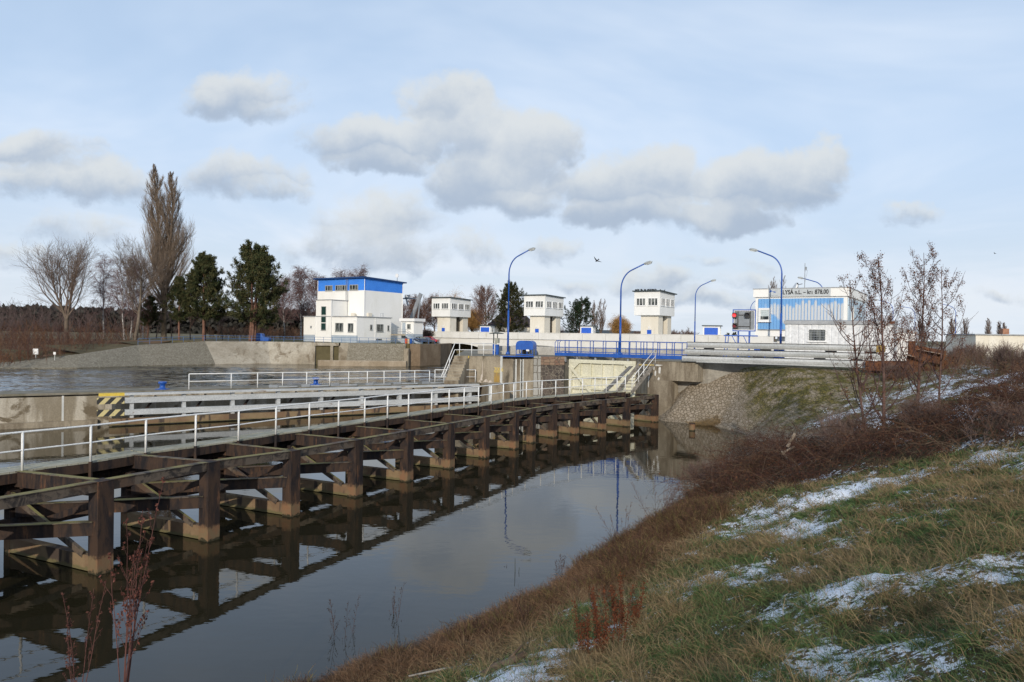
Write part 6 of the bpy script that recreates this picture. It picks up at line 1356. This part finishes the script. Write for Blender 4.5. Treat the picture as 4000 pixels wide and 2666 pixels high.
# ---- shrubs standing up out of the brambles
def shrub(label, px, py, H, seed, forks=7, c=(.10, .07, .06), wide=1.2, r=.014, dn=.9):
    p = hit(px, py); return bare_tree('bare_shrub', label, 'shrub', (p.x, p.y, p.z - .05), H, seed, 'shrub', r * 1.6, c, c, None, dn, twig_r=r * .45, forks=forks, wide=wide)
shrub('grey forked bush with pale stems at the edge of the snow, far right', 3815, 1760, 1.8, 301, 3, (.12, .09, .08), 1.7, .018, dn=.4)
shrub('tangled grey bush over the snow at the right edge', 3960, 1700, 1.2, 303, 5, (.09, .07, .06), 1.6, .011, dn=.6)
shrub('bare bush with arching reddish stems at the foot of the left sapling', 3300, 1790, 2.2, 305, 6, (.07, .04, .035), 1.5, .013)
shrub('low bare bush with thin stems over the dark brambles in the middle', 3080, 1800, 1.3, 307, 5, (.065, .04, .034), 1.6, .010)
shrub('dense twiggy bush under the right-hand sapling', 3620, 1690, 1.7, 309, 7, (.10, .055, .042), 1.3, .013)
shrub('sprawling bush by the water at the left end of the brambles', 2760, 1900, 1.6, 311, 9, (.08, .05, .042), 1.6, .010)
shrub('twiggy orange brown bush on the skyline before the low cream building', 3800, 1430, 2.6, 313, 14, (.19, .10, .06), 1.5, .014)
shrub('rust brown bush right of the scrap heap', 3700, 1440, 2.3, 315, 12, (.17, .08, .045), 1.5, .014)
shrub('grey brown twiggy bush at the right skyline', 3930, 1455, 2.1, 317, 12, (.15, .095, .075), 1.5, .013)
shrub('low rusty bush under the right ends of the beams', 3500, 1480, 1.5, 319, 12, (.15, .07, .045), 1.7, .012)
# ---- brush on the upper slope
def in_up(x, y, rg=None):
    z = terrain(x, y); px, py = px_of(x, y, z); s = sdist(x, y); return (s > 9.3) & (px > 3430) & (py < 1500)
rg = np.random.default_rng(78); x, y = pick(rg, 1500, in_up, 18, 48, 30, 52); N = len(x); a = rg.uniform(0, 6.28, N); L = rg.uniform(.5, 1.5, N)
B = path(np.stack([x, y, terrain(x, y)], -1), np.stack([np.cos(a) * .5, np.sin(a) * .5, np.ones(N)], -1), L, 5, rg, 0, .14, .3); cl = np.array([(.14, .075, .045), (.17, .10, .06), (.10, .06, .045), (.12, .10, .05)])[rg.integers(0, 4, N)]
parts = [strands_mesh(B, np.full(N, .009), np.full(N, .005), 3, cl)]; S, tan, pi_, t = spawn(B, 7, .15, 1, rg); M_ = len(S); B2 = path(S, side_dir(tan, R(45) * rg.uniform(.4, 1.3, M_), rg), L[pi_] * rg.uniform(.15, .45, M_), 3, rg, .2, .15); parts.append(strands_mesh(B2, np.full(M_, .006), np.full(M_, .004), 3, cl[pi_]))
V, F_, C_ = merge(parts); tag(npmesh('slope_brush', V, F_, twigcol, cols=C_), 'rusty brown dry brush along the top of the slope at the right', 'brush', kind='stuff')
# ---- grass blades over the near bank
bladecol = colmat('grass_blade', .85, .25, 25.)
def in_grass(x, y, rg=None):
    z = terrain(x, y); px, py = px_of(x, y, z); s = sdist(x, y)
    return (s > .05) & (s < 14) & (px > 300) & (px < 5600) & (py < 2900) & ~(in_bramble(x, y) & (py < np.interp(px, GRASS_TOP[:, 0], GRASS_TOP[:, 1]) - 12)) & (y > 2.0) & (y < 29.5)
rg = np.random.default_rng(90)
def blades(n, seed, tuft_share=.5):
    rg = np.random.default_rng(seed); xs, ys = [], []; got = 0
    while got < n:      # more blades per square metre close by, like the picture needs
        m_ = 400000; d = 3.2 + 27 * rg.uniform(0, 1, m_) ** 1.25; az = rg.uniform(-.62, .92, m_); x = d * np.tan(az); y = d; k = in_grass(x, y); xs.append(x[k]); ys.append(y[k]); got += k.sum()
    x = np.concatenate(xs)[:n]; y = np.concatenate(ys)[:n]
    # gather part of them into tufts
    cell = 2.1; cx = np.floor(x * cell); cy = np.floor(y * cell); h1 = vnoise(cx + .5, cy + .5, 71); h2 = vnoise(cx + .5, cy + .5, 72); tx = (cx + .2 + .6 * h1) / cell; ty = (cy + .2 + .6 * h2) / cell
    pull = (rg.uniform(0, 1, n) < tuft_share) * rg.uniform(.45, .9, n); x = x + (tx - x) * pull; y = y + (ty - y) * pull
    return x, y, rg
x, y, rg = blades(500000, 91); s = sdist(x, y); sn = snow_f(x, y); keep = rg.uniform(0, 1, len(x)) > np.clip((sn - .25) * 1.5, 0, 1) * .80; x, y, s, sn = x[keep], y[keep], s[keep], sn[keep]; N = len(x); z = terrain(x, y)
dist = np.hypot(x, y)
brown = np.clip(1.25 - s / 3.1 + (fbm(x, y, .6, 3, 81) - .5) * 1.0, 0, 1); straw = sstep(fbm(x, y, 1.1, 4, 83) + (vnoise(x * 2.1, y * 2.1, 85) - .5) * .35, .47, .62); green = sstep(fbm(x, y, .9, 4, 87), .44, .58)
r_ = rg.uniform(0, 1, N); kind = np.where(r_ < brown, 0, np.where(rg.uniform(0, 1, N) < .06 + straw * .34, 1, np.where(rg.uniform(0, 1, N) < .55 + .4 * green, 2, 3)))
pal = np.array([(.098, .056, .034), (.15, .105, .055), (.055, .090, .032), (.085, .082, .034)]); alt = np.array([(.14, .088, .052), (.21, .158, .09), (.088, .135, .050), (.080, .098, .038)])
m_ = rg.uniform(0, 1, (N, 1)); cc = (pal[kind] * (1 - m_) + alt[kind] * m_) * rg.uniform(.75, 1.75, (N, 1))
tall = vnoise(x * 2.1, y * 2.1, 85); Lb = np.array([.34, .30, .16, .20])[kind] * rg.uniform(.5, 1.25, N) * (.7 + .65 * tall) * np.where(s < .8, 1.05, 1.0)
a = rg.normal(2.2, 2.2, N); lean = np.array([.6, .55, .6, .95])[kind] * rg.uniform(.3, 1.5, N); dirs = np.stack([np.cos(a) * lean, np.sin(a) * lean, np.ones(N)], -1)
P = path(np.stack([x, y, z - .02], -1), dirs, Lb, 4, rg, 0, .10, 1.1)
wd = (np.array([.0019, .0018, .0023, .0021])[kind] * rg.uniform(.7, 1.3, N) * np.clip(dist / 9, .8, 2.2))[:, None]
sd_ = unit(np.cross(P[:, -1] - P[:, 0], np.stack([rg.normal(0, 1, N), rg.normal(0, 1, N), rg.normal(0, .5, N)], -1))) * wd
V = np.stack([P[:, 0] - sd_, P[:, 0] + sd_, P[:, 1] - sd_, P[:, 1] + sd_, P[:, 2] - sd_ * .75, P[:, 2] + sd_ * .75, P[:, 3] - sd_ * .15, P[:, 3] + sd_ * .15], 1).reshape(-1, 3)
b_ = (np.arange(N) * 8)[:, None]; F_ = np.stack([b_ + np.array([[0, 1, 3, 2]]), b_ + np.array([[2, 3, 5, 4]]), b_ + np.array([[4, 5, 7, 6]])], 1).reshape(-1, 4)
tag(npmesh('bank_grass', V, F_, bladecol, cols=np.repeat(cc, 8, 0)), 'rough mixed green and straw coloured winter grass on the near bank', 'grass', kind='stuff')
# ---- ragged fringe of dead stems along the water's edge
rg = np.random.default_rng(95); m_ = 260000; d = 9 + 22 * rg.uniform(0, 1, m_); x = d * np.tan(rg.uniform(-.42, .36, m_)); y = d; s = sdist(x, y) ; cl_ = fbm(x, y, .8, 3, 97); k = (s > -.35) & (s < .3 + 2.6 * sstep(cl_, .42, .68)) & (rg.uniform(0, 1, m_) < .25 + 1.1 * sstep(cl_, .40, .62)) & (y < 30); x, y, s, cl_ = x[k][:26000], y[k][:26000], s[k][:26000], cl_[k][:26000]; N = len(x)
a = rg.uniform(0, 6.28, N); ln = rg.uniform(.1, .7, N); P = path(np.stack([x, y, np.maximum(terrain(x, y), -.05) - .02], -1), np.stack([np.cos(a) * ln, np.sin(a) * ln, np.ones(N)], -1), rg.uniform(.18, .45, N) * (.5 + .8 * sstep(cl_, .4, .7)), 5, rg, 0, .12, .7)
cl = np.array([(.135, .072, .045), (.10, .055, .038), (.18, .115, .06), (.085, .05, .038), (.15, .125, .05)])[rg.integers(0, 5, N)] * rg.uniform(.7, 1.35, (N, 1)); pr = [strands_mesh(P, np.full(N, .0035), np.full(N, .0018), 3, cl)]
S, tan, pi_, t = spawn(P, 3, .35, 1, rg); M_ = len(S); pr.append(strands_mesh(path(S, side_dir(tan, R(45) * rg.uniform(.4, 1.3, M_), rg), rg.uniform(.05, .18, M_), 3, rg, .1, .2), np.full(M_, .0028), np.full(M_, .0018), 3, cl[pi_] * rg.uniform(.6, 1.2, (M_, 1)))); V, F_, C_ = merge(pr)
tag(npmesh('waterside_fringe', V, F_, twigcol, cols=C_), 'ragged fringe of dead reddish brown stems along the near waterline', 'dead plants', kind='stuff')
# ---- tall dry weeds standing at the water's edge
def weed(name, label, px, py, H, seed, n=4, c=(.085, .045, .036), seeds=(.05, .03, .022), spread=.25, r=.004, cl=1.0, group=None, leafs=.010):
    rg = np.random.default_rng(seed); p = hit(px, py); z = max(p.z, float(terrain(p.x, p.y))); o = thing(name, label, 'weed', (p.x, p.y, z - .05), 0, group); a = rg.uniform(0, 6.28, n)
    T = path(np.zeros((n, 3)) + np.stack([np.cos(a), np.sin(a), 0 * a], -1) * .05, np.stack([np.cos(a) * spread, np.sin(a) * spread, np.ones(n)], -1), H * rg.uniform(.65, 1.0, n), 9, rg, .3, .03)
    S, tan, pi_, t = spawn(T, 12, .30, .98, rg); N = len(S); B = path(S, side_dir(tan, R(36) * rg.uniform(.5, 1.3, N), rg), H * .22 * (1.1 - t) * rg.uniform(.5, 1.3, N) + .03, 4, rg, .7, .08)
    V, F_, _ = merge([strands_mesh(T, np.full(n, r), np.full(n, r * .45), 4), strands_mesh(B, np.full(N, r * .55), np.full(N, r * .35), 3)]); npmesh('stem', V, F_, bark_mat(name + '_stem', c, .3), o)
    C0, tn, p3, t3 = spawn(B, int(5 * cl) or 1, .4, 1, rg); M_ = len(C0); c_ = np.concatenate([C0 + rg.normal(0, leafs * .8, (M_, 3))] * 2); M_ = len(c_); s_ = rg.uniform(.5, 1.2, (M_, 1)) * leafs; d1 = unit(rg.normal(0, 1, (M_, 3))) * s_; d2 = unit(np.cross(d1, rg.normal(0, 1, (M_, 3)))) * s_ * .8
    cc = np.array([seeds]) * rg.uniform(.6, 1.5, (M_, 1)); npmesh('seed_head', np.stack([c_ - d1, c_ - d2, c_ + d1, c_ + d2], 1).reshape(-1, 3), np.arange(M_ * 4).reshape(-1, 4), leafcol, o, cols=np.repeat(cc, 4, 0)); return o
def weed_at(X, Y, z, *a, **k): pass
WG = 'dry weeds at the water edge'
for px, py, H, sd, n, nm, kw in [(1330, 2625, 1.75, 401, 4, 'dry weed with seed heads in the middle of the three over the calm water', {}), (1530, 2545, 1.75, 402, 3, 'dry weed stalk nearest the cattails', {}), (1980, 2330, 1.0, 404, 5, 'bushy dry weed beside the cattail leaves', {}), (2180, 2260, .8, 405, 4, 'low dry weed right of the cattails', {}),
                            (2560, 2060, 2.0, 406, 8, 'tall pale brown weeds leaning over the water before the brambles', dict(spread=.5, c=(.15, .095, .075), seeds=(.13, .08, .06), r=.005)), (2680, 2020, 1.9, 407, 6, 'upright dry weeds rising in front of the dark reflections', dict(c=(.13, .08, .065), seeds=(.12, .075, .05))), (2440, 2160, 1.5, 408, 6, 'weed clump arching left over the water', dict(spread=.7, c=(.14, .09, .07), seeds=(.12, .07, .05))), (2800, 1960, 1.3, 409, 7, 'weeds at the left edge of the brambles', {}),
                            (1730, 2400, .7, 411, 6, 'short dark weed tuft left of the cattails', {}), (1150, 2600, .85, 412, 5, 'short dark weeds at the lower edge of the water', {})]:
    weed('dry_weed', nm, px, py, H, sd, n, group=WG, **kw)
# reddish weed bush close to the camera at the lower left
q = at(330, 2666, 1.9); q = atY(330, 2700, 9.4); zb = float(terrain(q.x, q.y))
def weed_abs(loc, H, seed, n, label, c, seeds, spread, r, leafs):
    rg = np.random.default_rng(seed); o = thing('dry_weed', label, 'weed', loc, 0, WG); a = rg.uniform(0, 6.28, n)
    T = path(np.zeros((n, 3)), np.stack([np.cos(a) * spread, np.sin(a) * spread, np.ones(n)], -1), H * rg.uniform(.5, 1.0, n), 9, rg, .25, .03)
    S, tan, pi_, t = spawn(T, 9, .35, .98, rg); N = len(S); B = path(S, side_dir(tan, R(30) * rg.uniform(.5, 1.3, N), rg), H * .2 * (1.15 - t) * rg.uniform(.5, 1.3, N), 4, rg, .8, .08)
    V, F_, _ = merge([strands_mesh(T, np.full(n, r), np.full(n, r * .4), 5), strands_mesh(B, np.full(N, r * .5), np.full(N, r * .3), 3)]); npmesh('stem', V, F_, bark_mat('red_weed_stem', c, .3), o)
    C0, tn, p3, t3 = spawn(B, 5, .45, 1, rg); c_ = np.concatenate([C0 + rg.normal(0, leafs * .5, C0.shape)] * 2); M_ = len(c_); s_ = rg.uniform(.5, 1.3, (M_, 1)) * leafs; d1 = unit(rg.normal(0, 1, (M_, 3)) + np.array([0, 0, 1.])) * s_; d2 = unit(np.cross(d1, rg.normal(0, 1, (M_, 3)))) * s_ * .5
    npmesh('seed_head', np.stack([c_ - d1, c_ - d2, c_ + d1, c_ + d2], 1).reshape(-1, 3), np.arange(M_ * 4).reshape(-1, 4), leafcol, o, cols=np.repeat(np.array([seeds]) * rg.uniform(.6, 1.4, (M_, 1)), 4, 0)); return o
q = atY(480, 2690, 8.2)
weed_abs((q.x, q.y, 2.0), 2.75, 421, 9, 'tall reddish weed bush in the lower left corner before the dark piles', (.10, .045, .038), (.13, .05, .038), .16, .007, .02)
weed_abs((q.x - .55, q.y + .1, 1.9), 1.6, 422, 5, 'smaller reddish weed left of the tall one in the lower left corner', (.09, .045, .04), (.10, .045, .036), .2, .006, .016)
# ---- cattails and dock
p = hit(2012, 2330); o = thing('cattail', 'cattail clump with a dark seed leaf and straw blades at the water edge', 'reeds', (p.x, p.y, p.z - .03)); rg = np.random.default_rng(431); n = 26; a = rg.uniform(0, 6.28, n)
T = path(np.stack([np.cos(a) * .08, np.sin(a) * .08, 0 * a], -1), np.stack([np.cos(a) * .28, np.sin(a) * .28, np.ones(n)], -1), rg.uniform(.35, .75, n), 6, rg, 0, .05, .5); V, F_, _ = strands_mesh(T, np.full(n, .009), np.full(n, .003), 3); npmesh('blades', V, F_, plain('straw_reed', (.36, .25, .11), .8), o)
V, F_, _ = strands_mesh(path(np.array([[0, 0, 0.], [.05, 0, 0]]), np.array([[.02, 0, 1.], [.06, 0, 1.]]), np.array([1.05, .8]), 6, rg, 0, .01), np.full(2, .016), np.full(2, .005), 4); npmesh('dark_leaf', V, F_, plain('dark_reed', (.05, .055, .03), .7), o)
def dock(label, px, py, H, seed):
    p = hit(px, py); rg = np.random.default_rng(seed); o = thing('dock_plant', label, 'weed', (p.x, p.y, p.z - .03), 0, 'rust brown dock plants'); n = 7; a = rg.uniform(0, 6.28, n)
    T = path(np.stack([np.cos(a) * .12, np.sin(a) * .12, 0 * a], -1), np.stack([np.cos(a) * .16, np.sin(a) * .16, np.ones(n)], -1), H * rg.uniform(.6, 1, n), 8, rg, .3, .03); V, F_, _ = strands_mesh(T, np.full(n, .006), np.full(n, .003), 4); npmesh('stem', V, F_, bark_mat('dock_stem', (.12, .04, .02)), o)
    C0, tn, p3, t3 = spawn(T, 210, .22, 1.0, rg); M_ = len(C0); c_ = C0 + rg.normal(0, .022, (M_, 3)); s_ = rg.uniform(.006, .014, (M_, 1)); d1 = unit(rg.normal(0, 1, (M_, 3))) * s_; d2 = unit(np.cross(d1, rg.normal(0, 1, (M_, 3)))) * s_ * .8
    npmesh('seed_head', np.stack([c_ - d1, c_ - d2, c_ + d1, c_ + d2], 1).reshape(-1, 3), np.arange(M_ * 4).reshape(-1, 4), leafcol, o, cols=np.repeat(np.array([(.105, .036, .017)]) * rg.uniform(.5, 1.5, (M_, 1)), 4, 0))
dock('tallest rust brown dock plant standing in the snowy grass', 2390, 2560, 1.0, 441); dock('smaller rust brown dock left of the tall one', 2310, 2590, .7, 442); dock('rusty dock stems right of the tall one', 2450, 2470, .7, 443)
# ---- log, sticks, stump, marker
a = hit(1880, 2660); b = hit(2045, 2595); o = thing('fallen_log', 'grey brown broken log lying in the grass at the bottom edge', 'log', tuple(a)); d = b - a
MB().tube([Vector((0, 0, .06)), d * .35 + Vector((0, 0, .09)), d * .7 + Vector((0, 0, .08)), d * 1.05 + Vector((0, 0, .12))], [.04, .055, .05, .035], 10).tube([d * .6 + Vector((0, 0, .1)), d * .75 + Vector((.1, .05, .25))], [.025, .01], 6).build('wood', weather('log_bark', (.07, .048, .034), (.13, .095, .068), scale=6, stretch=(1, 1, 1), bump=.02), o, smooth=True)
a = hit(2010, 2620); b = hit(2150, 2600); o = thing('dead_stick', 'thin pale stick on the snow beside the log', 'stick', tuple(a)); MB().tube([(0, 0, .05), (b - a) * 1.0 + Vector((0, 0, .07))], [.014, .008], 6).build('wood', M['wood_grey'], o, smooth=True)
a = hit(1740, 2640); o = thing('dead_stick', 'brown stick in the grass left of the log', 'stick', tuple(a)); MB().tube([(-.5, -.1, .03), (0, 0, .1), (.45, .15, .08)], [.012, .016, .01], 6).build('wood', M['wood_grey'], o, smooth=True)
p = hit(3085, 1830); o = thing('broken_board', 'pale broken boards sticking out of the brambles', 'board', tuple(p)); MB().bar((-.1, 0, .75), (.12, -.1, 1.25), .10, .03, up=(0, 1, .2)).bar((-.25, .0, .55), (.13, -.05, .78), .06, .03, up=(0, 1, .2)).bar((-.3, 0, .6), (-.1, 0, .35), .07, .03, up=(0, 1, .2)).build('wood', weather('pale_broken_wood', (.22, .18, .14), (.32, .27, .22), scale=5), o)
q = at(2703, 1683, 0); o = thing('timber_stump', 'cut timber stump standing in the water below the paved slope', 'post', (q.x, q.y, -.4)); MB().tube([(0, 0, 0), (0, 0, .92)], [.22, .21], 12).build('wood', M['tarred'], o)
p = hit(3576, 1605); o = thing('marker_post', 'short dark green post among the brambles below the right-hand sapling', 'post', tuple(p)); MB().tube([(0, 0, -.1), (0, 0, .5)], .07, 10).build('wood', plain('dark_green_paint', (.02, .04, .025), .6), o)
q = at(2750, 1672, 0); rg = np.random.default_rng(451); n = 500; x = q.x + rg.uniform(-.6, 1.5, n); y = 53.4 + rg.uniform(-.4, .5, n) - (x - q.x) * .2; a = rg.uniform(0, 6.28, n)
P = path(np.stack([x, y, np.maximum(terrain(x, y), -.05)], -1), np.stack([np.cos(a) * .7, np.sin(a) * .7, np.ones(n)], -1), rg.uniform(.3, .75, n), 4, rg, 0, .08, 1.3); V, F_, _ = strands_mesh(P, np.full(n, .008), np.full(n, .004), 3); tag(npmesh('dry_reeds', V, F_, plain('straw_reeds', (.25, .17, .08), .9)), 'clump of straw coloured dry reeds at the foot of the paved slope', 'reeds')
